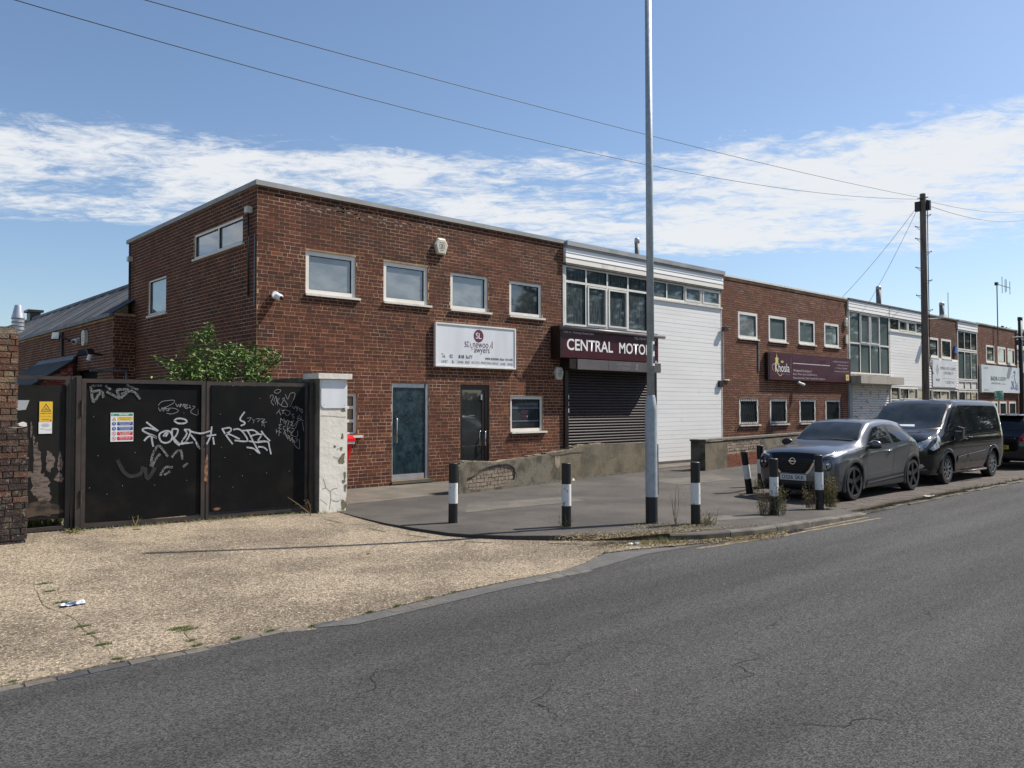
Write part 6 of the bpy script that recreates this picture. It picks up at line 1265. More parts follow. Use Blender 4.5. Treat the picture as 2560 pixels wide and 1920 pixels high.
m_weedstem = mat('weed_stem', (.16, .15, .06), (.24, .16, .08), sc=6, rough=.9)
weed('tall_weed', 'tall green and brown weeds wrapping the bollard in front of the number plate', 11.80, 6.68, -.01, .50, .14, 1500, .55, 30)
weed('tall_weed', 'dry stemmed weeds left of the bollard in front of the number plate', 11.66, 6.80, -.01, .42, .11, 760, .85, 18)
weed('tall_weed', 'tall bushy weed right of the rightmost bollard', 13.42, 6.62, -.02, .60, .12, 1700, .66, 30, lean=.08)
weed('tall_weed', 'reddish dry weed left of the rightmost bollard', 13.05, 6.78, -.02, .48, .09, 650, .85, 16)
weed('tall_weed', 'low green weeds at the foot of the leaning bollard', 14.65, 8.8, -.02, .34, .2, 400, .5, 14)
weed('twiggy_weed', 'thin bare branching weed between the lamp post and the bollard', 9.66, 7.08, 0, .66, .02, 60, .9, 5, group='thin weeds', lf=.016, lean=.13)
weed('low_weed', 'low grassy weeds at the foot of the bollard right of the lamp post', 10.02, 6.78, -.02, .24, .12, 300, .65, 18, lean=.16)
weed('low_weed', 'small weed sprig at the foot of the second bollard', 8.34, 8.0, -.01, .22, .06, 50, .7, 6)
weed('dry_stalk', 'dry seeded stalk leaning across the foot of the black gate beside the pillar', 6.35, 11.68, 0, .38, .02, 90, .95, 3, group='thin weeds', lean=.35, lf=.02)
weed('gate_weed', 'tiny green weed at the foot of the graffiti gate', 3.75, 11.9, .06, .16, .05, 80, .4, 5, group='weeds at the gates', lf=.02)
weed('gate_weed', 'tuft of weeds at the foot of the narrow side gate', 2.95, 11.75, .075, .05, .12, 160, .1, 14, group='weeds at the gates', lf=.03)
def tufts(name, pts, h, n, tone, spread, zf, mat_=None):
    """short grass blades and dry bits in loose clumps; one mass nobody could count"""
    V = []; F = []; T = []
    for (x, y, s_) in pts:
        for i in range(int(n * s_)):
            px_, py_ = x + random.gauss(0, spread * s_), y + random.gauss(0, spread * .35 * s_); a = random.uniform(0, 6.28); hh = h * random.uniform(.3, 1.2); w_ = .004; z_ = zf(px_, py_); k = len(V); lx, ly = math.cos(a) * hh * .6, math.sin(a) * hh * .6
            V += [(px_ - w_, py_, z_), (px_ + w_, py_ + w_, z_), (px_ + lx, py_ + ly, z_ + hh)]; F.append((k, k + 1, k + 2)); T.append(random.gauss(tone, .22))
    me = bpy.data.meshes.new(name); me.from_pydata(V, [], F); me.materials.append(mat_ or m_grass); at = me.attributes.new('tone', 'FLOAT', 'FACE'); at.data.foreach_set('value', np.clip(np.array(T), 0, 1).astype(np.float32)); link(name, me, None, None, 'stuff')
rz = lambda x, y: zc(x, y) if y > 6.3 and x < 8 else -.09
tufts('kerbside_grass', [(8.5 + i * .12, 6.66 - i * .042, .9) for i in range(17)] + [(13.4 + i * .15, 6.14 + random.uniform(-.06, .08), 1.15 - i * .018) for i in range(40)] + [(19.5 + i * .5, 6.15, .4) for i in range(30)], .085, 130, .6, .12, lambda x, y: -.09 if x < 13.3 else -.055)
tufts('forecourt_grass', [(2.0, 8.95, .8), (1.97, 8.6, .6), (1.95, 8.1, .7), (1.88, 7.2, .7), (1.88, 6.95, .5), (1.87, 6.6, .6), (1.86, 6.2, .5), (2.47, 6.68, 1.1), (2.5, 6.6, .9), (2.42, 6.3, .5), (2.41, 6.15, .6), (2.7, 6.13, .5), (3.3, 6.05, .4), (3.9, 6.12, .5), (4.2, 6.14, .5), (4.6, 6.2, .6), (4.9, 6.22, .5), (7.35, 8.0, .5), (5.3, 8.35, .3), (7.6, 6.62, .5), (3.0, 6.15, .5), (1.2, 6.15, .4), (.6, 6.15, .4), (3.7, 11.6, .6)], .018, 230, .3, .045, rz)
tufts('gate_foot_weeds', [(3.1 + i * .17, 11.9 + random.uniform(-.1, .06), .6) for i in range(20)] + [(6.6, 11.72, .8), (6.9, 11.7, .8), (7.15, 12.2, .8), (2.7, 12.0, .8), (2.5, 12.05, .8)], .05, 50, .6, .09, lambda x, y: zc(x, y) if x < 6.6 else 0)
def litter(name, pts, n, spread, size, zf, tone=.55):
    Cs = []; 
    for (x, y, s_) in pts:
        for i in range(int(n * s_)): a, b_ = random.gauss(0, spread), random.gauss(0, spread * .45); Cs.append((x + a, y + b_, zf(x + a, y + b_) + random.uniform(.004, .016)))
    leaf_mesh(name, np.array(Cs), size, m_litter, None, rng.normal(tone, .25, len(Cs)), up_bias=2.5, asp=.6, kind='stuff')
ks = [(7.9, 7.3, .6), (8.2, 7.0, .9), (8.5, 6.78, 1.1), (8.8, 6.58, 1.3), (9.15, 6.38, 1.4), (9.5, 6.25, 1.3), (9.85, 6.12, 1.1), (10.2, 6.05, .8), (10.5, 6.02, .4), (9.5, 6.95, .7), (9.8, 6.85, .7), (9.2, 7.25, .4)]
ks += [(8.0 + i * .16, 6.98 - i * .075, .7) for i in range(15)]
litter('dry_leaf_litter', ks, 760, .22, .021, lambda x, y: -.085 if (y < 6.75 - (x - 8.5) * .3) else .0)
tufts('gap_weeds', [(2.3 + i * .06, 12.45 + .1 * (i % 3), 1) for i in range(12)], .28, 70, .5, .06, lambda x, y: zc(x, y))
litter('grit_debris', [(13.6 + i * .35, 6.15, .5) for i in range(30)] + [(7.2, 12.35, 1), (7.5, 12.5, .8), (6.9, 11.9, .6), (5.5, 11.85, .8), (4.5, 11.85, .5)] + [(7.3 + i * .8, 14.45, .6) for i in range(8)] + [(11.9 + i * .5, 13.05 + i * .05, .3) for i in range(6)], 60, .16, .02, lambda x, y: zc(x, y) + .0 if x < 6.7 else (-.055 if y < 7 else .01), .8)
litter('road_specks', [(random.uniform(2, 16), random.uniform(3, 6), .4) for i in range(40)], 4, .5, .012, lambda x, y: -.1, .9)
litter('forecourt_specks', [(random.uniform(.5, 6.4), random.uniform(6.6, 11.6), .5) for i in range(40)], 7, .5, .016, lambda x, y: zc(x, y), .9)
# litter items one can name
def crumple(name, label, x, y, z, w, l, mt, seed, cat='litter'):
    R = random.Random(seed); b = MB(); nx, ny = 6, 4
    n = b.pts([(x + (i / nx - .5) * w + R.uniform(-.01, .01), y + (j / ny - .5) * l + R.uniform(-.01, .01), z + abs(R.gauss(0, .014)) + .002) for j in range(ny + 1) for i in range(nx + 1)])
    for j in range(ny):
        for i in range(nx): k = n + j * (nx + 1) + i; b.f.append((k, k + 1, k + nx + 2, k + nx + 1))
    o = b.build(name, mt, None, fix=False); tag(o, label, cat)
crumple('crisp_packet', 'crushed blue and white packet lying on the concrete forecourt', 2.0, 7.95, zc(2.0, 7.95) + .004, .20, .08, mat('packet_foil', (.05, .09, .20), (.62, .66, .72), sc=12, lo=.42, hi=.56, rough=.35, metal=.2), 3)
crumple('black_rag', 'scrap of black plastic among the dry leaves at the kerb', 9.05, 6.32, -.088, .22, .10, m_blackpl, 4); crumple('clear_wrapper', 'pale crumpled wrapper left of the black plastic scrap', 8.28, 6.72, -.085, .13, .08, m_signwhite, 5)
crumple('paper_scrap', 'small white paper scrap on the kerb near the drain grating', 10.75, 6.12, -.0, .07, .04, m_sill, 6); crumple('flattened_card', 'pale flattened scrap of card on the bay edging beyond the last bollard', 16.6, 6.2, -.045, .3, .12, m_sill, 7)
# ================================================================== vehicles
def pchip(xk, yk, x):
    xk = np.asarray(xk, float); yk = np.asarray(yk, float); h = np.diff(xk); dl = np.diff(yk) / h; m_ = np.zeros(len(xk))
    for i in range(1, len(xk) - 1):
        if dl[i - 1] * dl[i] > 0: w1, w2 = 2 * h[i] + h[i - 1], h[i] + 2 * h[i - 1]; m_[i] = (w1 + w2) / (w1 / dl[i - 1] + w2 / dl[i])
    m_[0], m_[-1] = dl[0], dl[-1]; i = np.clip(np.searchsorted(xk, x) - 1, 0, len(h) - 1); t = (x - xk[i]) / h[i]
    return (2 * t ** 3 - 3 * t ** 2 + 1) * yk[i] + (t ** 3 - 2 * t ** 2 + t) * h[i] * m_[i] + (-2 * t ** 3 + 3 * t ** 2) * yk[i + 1] + (t ** 3 - t ** 2) * h[i] * m_[i + 1]
def catmull(P, sub):
    P = np.asarray(P, float); out_ = []
    for i in range(len(P) - 1):
        p0, p1, p2, p3 = P[max(i - 1, 0)], P[i], P[i + 1], P[min(i + 2, len(P) - 1)]
        for t in np.arange(sub) / sub: out_.append(.5 * ((2 * p1) + (p2 - p0) * t * .7 + (p1 * 0) + ((2 * p0 - 5 * p1 + 4 * p2 - p3) * t * t + (3 * p1 - p0 - 3 * p2 + p3) * t ** 3) * .7 + (2 * (p2 - p1)) * .3 * t))
    out_.append(P[-1]); return np.array(out_)
def car_body(ST, X0, YC, Z0, sx_, sy_, sz_, nx=64, sub=4, wells=(), wr=.36, rev=False):
    xs = np.array([s_[0] for s_ in ST]); R = np.array([s_[1] for s_ in ST]); nr = R.shape[1]; L = xs[-1]
    xf = np.unique(np.concatenate([np.linspace(0, L, nx), xs, xs[:3].repeat(1)])); G_ = np.zeros((len(xf), nr, 2))
    for j in range(nr):
        for k in range(2): G_[:, j, k] = pchip(xs, R[:, j, k], xf)
    V = []; F = []; m0 = None
    for i, x in enumerate(xf):
        half = catmull(G_[i], sub); ring = [(y, z) for y, z in half] + [(-y, z) for y, z in half[::-1][1:-1]]
        n = len(V); V += [(X0 + (x if not rev else L - x) * sx_, YC + y * sy_, Z0 + z * sz_) for y, z in ring]; K = len(ring)
        if m0 is not None: F += [(m0 + a, m0 + (a + 1) % K, n + (a + 1) % K, n + a) for a in range(K)]
        else: F.append(tuple(n + a for a in reversed(range(K))))
        m0 = n
    F.append(tuple(m0 + a for a in range(K)))
    me = bpy.data.meshes.new('body'); me.from_pydata(V, [], F); bm = bmesh.new(); bm.from_mesh(me); bmesh.ops.remove_doubles(bm, verts=bm.verts, dist=1e-4); bmesh.ops.recalc_face_normals(bm, faces=bm.faces); bm.to_mesh(me); 
    bvh = BVHTree.FromBMesh(bm); bm.free()
    o = bpy.data.objects.new('body', me); COL.objects.link(o); cut = []
    for (wx, zc_) in wells:
        for sgn in (-1, 1):
            b = MB(); b.lathe([(wr, -.40), (wr, .30)], (wx, YC + sgn * .84 * sy_, zc_), (0, 1, 0), 40); cm = b.mesh('c'); c = bpy.data.objects.new('c', cm); COL.objects.link(c); cut.append(c)
            md = o.modifiers.new('b', 'BOOLEAN'); md.object = c; md.operation = 'DIFFERENCE'; md.solver = 'EXACT'
    bpy.context.view_layer.update(); me2 = bpy.data.meshes.new_from_object(o.evaluated_get(bpy.context.evaluated_depsgraph_get())); bpy.data.objects.remove(o)
    for c in cut: bpy.data.objects.remove(c)
    me2.name = 'body'; return me2, bvh
def patch(name, bvh, poly, ax, off, mat_, parent, holes=(), step=.045, thick=0, label=None, smooth=True, side=-1):
    """drape an outline onto the body: ax 'x' casts along +X with poly in (y,z); 'y' casts along +Y from the street side with poly in (x,z); 'Y' from the far side; 'z' from above with (x,y)"""
    dens = []
    def densify(loop):
        o_ = []
        for i in range(len(loop)):
            a, b_ = Vector(loop[i]), Vector(loop[(i + 1) % len(loop)]); k = max(1, int((b_ - a).length / step)); o_ += [a.lerp(b_, t / k) for t in range(k)]
        return o_
    loops = [densify(poly)] + [densify(h) for h in holes]; P = []; E2 = []
    for l in loops: b0 = len(P); P += l; E2 += [(b0 + i, b0 + (i + 1) % len(l)) for i in range(len(l))]
    def ins(p, l):
        c = False; j = len(l) - 1
        for i in range(len(l)):
            if (l[i].y > p.y) != (l[j].y > p.y) and p.x < (l[j].x - l[i].x) * (p.y - l[i].y) / (l[j].y - l[i].y) + l[i].x: c = not c
            j = i
        return c
    xs = [p.x for p in loops[0]]; ys = [p.y for p in loops[0]]
    for x in np.arange(min(xs) + step / 2, max(xs), step):
        for y in np.arange(min(ys) + step / 2, max(ys), step):
            p = Vector((x, y))
            if ins(p, loops[0]) and not any(ins(p, h) for h in loops[1:]): P.append(p)
    vs, es, fs, *_ = delaunay_2d_cdt(P, E2, [], 1, 1e-6); V = []; ok = []
    for v in vs:
        if ax == 'x': o_, d_ = Vector((-50, v.x, v.y)), Vector((1, 0, 0))
        elif ax == 'y': o_, d_ = Vector((v.x, -50, v.y)), Vector((0, 1, 0))
        elif ax == 'Y': o_, d_ = Vector((v.x, 80, v.y)), Vector((0, -1, 0))
        else: o_, d_ = Vector((v.x, v.y, 20)), Vector((0, 0, -1))
        h, nrm, ix, ds = bvh.ray_cast(o_, d_); ok.append(h is not None)
        if h is None: V.append(o_)
        else:
            if nrm.dot(d_) > 0: nrm = -nrm
            V.append(h + nrm * off)
    F = []
    for f in fs:
        if not all(ok[i] for i in f): continue
        c = sum((vs[i] for i in f), Vector((0, 0))) / len(f)
        if ins(c, loops[0]) and not any(ins(c, h) for h in loops[1:]):
            q = [V[i] for i in f]
            if max((q[i] - q[i - 1]).length for i in range(len(q))) < .5: F.append(tuple(f))
    me = bpy.data.meshes.new(name); w0 = wl(parent); me.from_pydata([tuple(v - w0) for v in V], [], F); bm = bmesh.new(); bm.from_mesh(me); bmesh.ops.delete(bm, geom=[v for v in bm.verts if not v.link_faces], context='VERTS'); bmesh.ops.recalc_face_normals(bm, faces=bm.faces)
    if thick:
        g_ = bmesh.ops.solidify(bm, geom=bm.faces[:], thickness=thick)
    bm.to_mesh(me); bm.free(); me.materials.append(mat_)
    if smooth and not thick: me.shade_smooth()
    return link(name, me, parent, label)
def curve2(pts, k=5): # smooth closed outline
    P = [Vector(p) for p in pts]; n = len(P); o_ = []
    for i in range(n):
        p0, p1, p2, p3 = P[i - 1], P[i], P[(i + 1) % n], P[(i + 2) % n]
        for t in [j / k for j in range(k)]: q = .5 * ((2 * p1) + (p2 - p0) * t + (2 * p0 - 5 * p1 + 4 * p2 - p3) * t * t + (3 * p1 - p0 - 3 * p2 + p3) * t ** 3); o_.append((q.x, q.y))
    return o_
m_tyre = mat('tyre_rubber', (.012, .012, .012), (.022, .021, .02), sc=20, rough=.8); m_well = mat('wheel_well', (.004, .004, .004), rough=1); m_dark = mat('dark_exterior_plastic', (.018, .018, .019), (.028, .028, .028), sc=30, rough=.6)
m_chrome = mat('chrome_trim', (.7, .7, .72), rough=.12, metal=1); m_lens = mat('headlamp_lens', (.42, .44, .46), (.08, .085, .09), sc=11, lo=.5, hi=.58, rough=.06, spec=.9, coat=1); m_lensdark = mat('smoked_lamp_lens', (.012, .012, .014), (.12, .12, .13), sc=16, lo=.55, hi=.65, rough=.05, spec=.9, coat=1)
m_drl = mat('pale_lamp_strip', (.62, .66, .72), rough=.15, coat=1); g_car = mat('car_glass', (.008, .010, .012), (.018, .021, .024), sc=1.4, rough=.02, spec=.45, coat=.15); g_screen = mat('windscreen_glass', (.014, .020, .026), (.034, .043, .050), sc=1.9, rough=.02, spec=.32, coat=0)
m_seam = mat('panel_gap', (.004, .004, .004), rough=.9); m_plate = mat('number_plate', (.62, .63, .60), rough=.4); m_platey = mat('yellow_number_plate', (.65, .45, .03), rough=.4); m_tail = mat('tail_lamp', (.32, .008, .012), rough=.1, coat=1)
def wheel(par, x, y, z, r, w, spokes, rim_m, rim_dark, face=-1, twin=False, ring=True, rr=.70):
    wo = MB(); pr = [(r * rr, -w / 2), (r * .93, -w / 2), (r * .985, -w * .42), (r, -w * .3), (r, w * .3), (r * .985, w * .42), (r * .93, w / 2), (r * rr, w / 2)]
    wo.lathe(pr, (x, y, z), (0, 1, 0), 48, caps=False); o = wo.build('wheel', m_tyre, par, smooth=True, auto=35)
    yo = y + face * w / 2
    rm = MB(); rm.lathe([(r * rr, face * w / 2), (r * (rr - .035), face * (w / 2 - .006)), (r * (rr - .05), face * w * .1), (.02, face * w * .1)], (x, y, z), (0, 1, 0), 48, caps=False); rm.build('rim_barrel', rim_dark, o, smooth=True, auto=35)
    if ring: MB().lathe([(r * rr, face * (w / 2 + .001)), (r * (rr - .025), face * (w / 2 - .004))], (x, y, z), (0, 1, 0), 48, caps=False).build('rim_lip', rim_m, o, smooth=True)
    sp = MB()
    for k in range(spokes):
        for off in ((-.10, .10) if twin else (0,)):
            a = math.pi / 2 + 2 * math.pi * k / spokes; a2 = a + off; ro = r * (rr - .02); ri = r * .10; wd0, wd1 = (.10 if spokes < 7 else .045) * r * 1.1, (.19 if spokes < 7 else .07) * r
            ca_, sa_ = math.cos(a2), math.sin(a2); cb_, sb_ = math.cos(a + off * .4), math.sin(a + off * .4)
            P = [(cb_ * ri - sb_ * wd0, sb_ * ri + cb_ * wd0), (ca_ * ro - sa_ * wd1, sa_ * ro + ca_ * wd1), (ca_ * ro + sa_ * wd1 * .4, sa_ * ro - ca_ * wd1 * .4), (cb_ * ri + sb_ * wd0, sb_ * ri - cb_ * wd0)]
            n = sp.pts([(x + px_, yo - face * (.012 if i in (0, 3) else .004), z + pz_) for i, (px_, pz_) in enumerate(P)] + [(x + px_ * .98, yo - face * .05, z + pz_ * .98) for px_, pz_ in P])
            sp.f += [tuple(n + i for i in q) for q in ((0, 1, 2, 3), (7, 6, 5, 4), (0, 4, 5, 1), (1, 5, 6, 2), (2, 6, 7, 3), (3, 7, 4, 0))]
    sp.build('spokes', rim_m, o); MB().lathe([(r * .17, face * (w / 2 - .03)), (r * .15, face * (w / 2 - .006)), (.01, face * (w / 2 - .003))], (x, y, z), (0, 1, 0), 20).build('hub_cap', rim_dark if not twin else rim_m, o, smooth=True, auto=40)
    return o
def arch(par, x, z, y, r0, r1, a0, a1, mat_, name='wheel_arch_trim', dy=.03, k=26, bvh=None, zmin=0):
    b = MB(); n0 = None
    for i in range(k + 1):
        a = rad(a0 + (a1 - a0) * i / k); P = []
        for r_, d_ in ((r0, .05), (r0, -dy), ((r0 + r1) / 2, -dy - .008), (r1, -.004), (r1, .05)):
            xx, zz_ = x + math.cos(a) * r_, z + math.sin(a) * r_; yy = y
            if bvh:
                h, nn, ix, ds = bvh.ray_cast(Vector((xx, -50, max(zmin, zz_))), Vector((0, 1, 0)))
                if h: yy = min(h.y, y + .14)
            P.append((xx, yy + d_, zz_))
        n = b.pts(P)
        if n0 is not None: b.f += [(n0 + q, n0 + q + 1, n + q + 1, n + q) for q in range(4)]
        n0 = n
    return b.build(name, mat_, par, smooth=True, auto=50)
# ------------------------------------------------------------------ grey crossover
X0, YC, Z0, SX, SY, SZ = 14.13, 7.675, -.05, .955, .895, .935
J = [(0.00, [(0, .30), (.50, .30), (.60, .36), (.66, .52), (.66, .66), (.62, .75), (.54, .80), (.40, .82), (.2, .825), (0, .825)]),
 (.07, [(0, .23), (.64, .23), (.74, .31), (.80, .52), (.80, .74), (.765, .86), (.68, .91), (.52, .94), (.25, .955), (0, .96)]),
 (.22, [(0, .20), (.75, .20), (.84, .29), (.88, .53), (.875, .77), (.84, .90), (.76, .965), (.58, 1.0), (.3, 1.02), (0, 1.03)]),
 (.5, [(0, .19), (.80, .19), (.87, .3), (.90, .54), (.90, .79), (.87, .93), (.79, 1.0), (.6, 1.045), (.3, 1.07), (0, 1.075)]),
 (.95, [(0, .19), (.80, .19), (.87, .3), (.905, .55), (.905, .80), (.87, .955), (.80, 1.03), (.62, 1.09), (.32, 1.115), (0, 1.12)]),
 (1.25, [(0, .19), (.80, .19), (.86, .3), (.885, .55), (.89, .80), (.865, .98), (.79, 1.06), (.68, 1.13), (.36, 1.16), (0, 1.165)]),
 (1.6, [(0, .19), (.80, .19), (.86, .3), (.875, .55), (.88, .81), (.86, .99), (.765, 1.23), (.665, 1.355), (.34, 1.39), (0, 1.395)]),
 (2.0, [(0, .19), (.80, .19), (.86, .3), (.875, .55), (.88, .82), (.86, 1.01), (.71, 1.43), (.61, 1.535), (.31, 1.565), (0, 1.57)]),
 (2.5, [(0, .19), (.80, .19), (.86, .3), (.875, .55), (.885, .84), (.865, 1.03), (.705, 1.46), (.60, 1.57), (.3, 1.595), (0, 1.6)]),
 (3.0, [(0, .19), (.80, .19), (.86, .3), (.885, .56), (.905, .90), (.885, 1.09), (.70, 1.45), (.60, 1.56), (.3, 1.595), (0, 1.60)]),
 (3.4, [(0, .2), (.80, .2), (.87, .3), (.90, .58), (.92, .94), (.895, 1.13), (.68, 1.41), (.58, 1.525), (.29, 1.565), (0, 1.57)]),
 (3.75, [(0, .22), (.80, .22), (.86, .32), (.89, .58), (.91, .94), (.875, 1.12), (.64, 1.34), (.54, 1.46), (.27, 1.50), (0, 1.51)]),
 (3.98, [(0, .25), (.76, .25), (.84, .34), (.87, .58), (.88, .90), (.83, 1.05), (.66, 1.15), (.49, 1.21), (.25, 1.24), (0, 1.25)]),
 (4.13, [(0, .3), (.66, .3), (.74, .38), (.78, .58), (.78, .82), (.72, .95), (.58, 1.01), (.42, 1.04), (.2, 1.05), (0, 1.05)]),
 (4.21, [(0, .35), (.5, .35), (.6, .42), (.65, .58), (.65, .75), (.6, .84), (.48, .88), (.35, .90), (.18, .9), (0, .9)])]
jx = lambda x: X0 + x * SX
jz = lambda z: Z0 + z * SZ
jy = lambda y: YC + y * SY
car = thing('grey_crossover_car', 'metallic grey small crossover parked nose out behind the striped bollards', 'car', (X0 + 2, YC, Z0))
WXF, WXR, WZ, WR = 14.92, 17.60, Z0 + .335, .335
me, bv = car_body(J, X0, YC, Z0, SX, SY, SZ, wells=((WXF, WZ), (WXR, WZ)), wr=.385)
m_grey = mat('metallic_grey_paint', (.105, .110, .117), (.12, .126, .134), sc=400, det=2, rough=.32, metal=.65, coat=.8)
me.materials.clear(); me.materials.append(m_grey); me.transform(Matrix.Translation(-wl(car))); me.shade_smooth(); me.set_sharp_from_angle(angle=rad(38)); link('body', me, car)
bx('underbody', m_well, car, X0 + .35, X0 + 3.9, YC - .62, YC + .62, Z0 + .17, Z0 + .7)
YN = YC - .90 * SY
for x in (WXF, WXR):
    wheel(car, x, YN + .115, WZ, WR, .215, 5, m_alu if False else mat('dark_alloy', (.05, .05, .052), rough=.3, metal=.6), m_well, ring=True, rr=.74)
    wheel(car, x, YC + .80 * SY - .05, WZ, WR, .215, 5, m_dark, m_well, face=1)
    arch(car, x, WZ, YN + .005, .375, .455, -22, 202, m_dark, bvh=bv, dy=.012, zmin=Z0 + .3)
def P2(*l): return [(jx(x), jz(z)) for x, z in l]
def PF(*l): return [(jy(y), jz(z)) for y, z in l]
patch('windscreen', bv, PF((-.70, 1.175), (-.655, 1.30), (-.575, 1.49), (-.50, 1.515), (0, 1.535), (.50, 1.515), (.575, 1.49), (.655, 1.30), (.70, 1.175), (.35, 1.165), (0, 1.163), (-.35, 1.165)), 'x', .006, g_screen, car)
patch('side_window', bv, P2((1.52, 1.075), (1.80, 1.30), (1.98, 1.405), (2.12, 1.435), (2.50, 1.455), (2.60, 1.085)), 'y', .005, g_car, car); patch('side_window', bv, P2((2.72, 1.09), (2.63, 1.455), (3.0, 1.44), (3.25, 1.39), (3.52, 1.25), (3.56, 1.215), (3.45, 1.16), (3.2, 1.12)), 'y', .005, g_car, car)
patch('window_surround', bv, P2((1.44, 1.05), (1.80, 1.33), (2.0, 1.435), (2.5, 1.485), (3.0, 1.47), (3.28, 1.415), (3.6, 1.25), (3.63, 1.21), (3.5, 1.13), (3.2, 1.09), (2.6, 1.06)), 'y', .003, m_blackpl, car)
patch('side_window', bv, P2((1.52, 1.075), (1.80, 1.30), (1.98, 1.405), (2.5, 1.455), (3.0, 1.44), (3.5, 1.22), (3.2, 1.12)), 'Y', .005, g_car, car)
def seam(bvh, par, pts, ax='y', w=.008, mt=None, name='panel_gap', off=.004):
    for a, b_ in zip(pts, pts[1:]):
        a, b_ = Vector(a), Vector(b_); d = (b_ - a).normalized(); n = Vector((-d.y, d.x)) * w / 2; patch(name, bvh, [tuple(a - n), tuple(b_ - n), tuple(b_ + n), tuple(a + n)], ax, off, mt or m_seam, par, step=.06)
def seams(bvh, par, lines, ax='y', w=.008, mt=None, name='panel_gap', off=.004):
    before = set(par.children); 
    for l in lines: seam(bvh, par, l, ax, w, mt, name, off)
    new = [o for o in par.children if o not in before]
    bm = bmesh.new()
    for o in new: bm.from_mesh(o.data)
    m__ = bpy.data.meshes.new(name); bm.to_mesh(m__); bm.free(); m__.materials.append(mt or m_seam)
    for o in new: bpy.data.objects.remove(o)
    return link(name, m__, par)
seams(bv, car, [P2((1.42, 1.04), (1.40, .7), (1.44, .42)), P2((2.66, 1.06), (2.67, .8), (2.60, .42)), P2((3.55, 1.13), (3.36, .92), (3.28, .75)), P2((1.44, .36), (2.6, .40), (3.1, .42)), P2((.98, 1.0), (1.40, 1.04))])
seams(bv, car, [PF((-.60, .90), (-.52, .922), (-.3, .94), (0, .945), (.3, .94), (.52, .922), (.60, .90))], 'x')
patch('sill_trim', bv, P2((1.35, .22), (1.42, .37), (2.2, .40), (3.15, .44), (3.1, .36), (3.2, .28), (3.15, .22)), 'y', .014, m_dark, car)
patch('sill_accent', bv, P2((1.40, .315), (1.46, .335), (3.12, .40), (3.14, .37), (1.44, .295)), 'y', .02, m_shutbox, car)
# nose
gl = PF((-.52, .915), (-.25, .93), (0, .935), (.25, .93), (.52, .915), (.48, .80), (.38, .63), (.29, .55), (0, .54), (-.29, .55), (-.38, .63), (-.48, .80))
patch('grille', bv, gl, 'x', .006, mat('gloss_black_grille', (.006, .007, .012), (.014, .015, .02), sc=60, rough=.35, spec=.25), car)
b = MB()
for r in range(5):
    for c_ in range(9 - r):
        yy = (c_ - (8 - r) / 2) * .085; zz_ = .82 - r * .052; h, nn, ix, ds = bv.ray_cast(Vector((-50, jy(yy), jz(zz_))), Vector((1, 0, 0)))
        if h and not (abs(yy) < .1 and r < 3): b.box(h.x - .012, h.x, h.y - .026, h.y + .026, h.z - .009, h.z + .006)
b.build('grille_studs', m_blackpl, car)
for s_ in (-1, 1):
    patch('grille_chrome_bar', bv, PF((s_ * .505, .81), (s_ * .465, .82), (s_ * .35, .63), (s_ * .27, .55), (s_ * .315, .535), (s_ * .40, .62)), 'x', .014, m_chrome, car)
    ax_, sgn = 'x', s_
    patch('headlight', bv, curve2([(jy(s_ * .69) + .10 * math.cos(a), jz(.735) + .10 * math.sin(a)) for a in np.linspace(0, 2 * math.pi, 13)[:-1]], 3), 'x', .010, m_lensdark, car); 
    hh = bv.ray_cast(Vector((-50, jy(s_ * .69), jz(.735))), Vector((1, 0, 0)))
    if hh[0]:
        ax2 = -hh[1] if hh[1].x > 0 else hh[1]; MB().lathe([(.118, -.02), (.112, .014), (.100, .018)], hh[0], ax2, 28, caps=False).build('headlight_bezel', m_blackpl, car, smooth=True, auto=40)
        for dy, r_ in ((-.035, .036), (.04, .03)): MB().lathe([(r_, .0), (r_ * .8, .018), (.004, .022)], hh[0] + Vector((0, dy, .01)), ax2, 16).build('lamp_projector', m_chrome, car, smooth=True)
    patch('daytime_lamp', bv, PF((s_ * .56, .895), (s_ * .62, .91), (s_ * .76, .955), (s_ * .81, .985), (s_ * .83, .965), (s_ * .77, .925), (s_ * .63, .875), (s_ * .56, .865)) , 'x', .008, m_drl, car)
    patch('bumper_corner', bv, PF((s_ * .44, .36), (s_ * .66, .40), (s_ * .74, .30), (s_ * .66, .22), (s_ * .44, .24)), 'x', .008, m_dark, car)
patch('daytime_lamp', bv, P2((.10, .90), (.42, .965), (.62, .985), (.60, .965), (.40, .935), (.14, .875)), 'y', .006, m_drl, car)
patch('lower_grille', bv, PF((-.44, .40), (.44, .40), (.48, .30), (.40, .23), (-.40, .23), (-.48, .30)), 'x', .010, m_blackpl, car)
hh = bv.ray_cast(Vector((-50, YC, jz(.44))), Vector((1, 0, 0)))[0]; hx = min(hh.x, jx(.0)) - .012
fr_ = frame((hx, 0, 0), (0, -1, 0), (1, 0, 0))   # u = -y, text runs towards the street side
bx('splitter', m_dark, car, hx + .02, hx + .25, YC - .68, YC + .68, Z0 + .17, Z0 + .2)
pl = bx('number_plate', m_plate, car, -YC - .26, -YC + .26, -.008, .004, jz(.405), jz(.405) + .11, fr_); text('DS26 SKK', pl, -YC - .225, -YC + .225, jz(.405) + .018, jz(.405) + .092, fr_, -.0095, m_letterblack, .015)
bd = MB(fr_).plate(disc((-YC, jz(.785)), .062, 32), [disc((-YC, jz(.785)), .048, 32)], -.022, .02).box(-YC - .075, -YC + .075, -.026, -.01, jz(.785) - .011, jz(.785) + .011).build('badge', m_chrome, car)
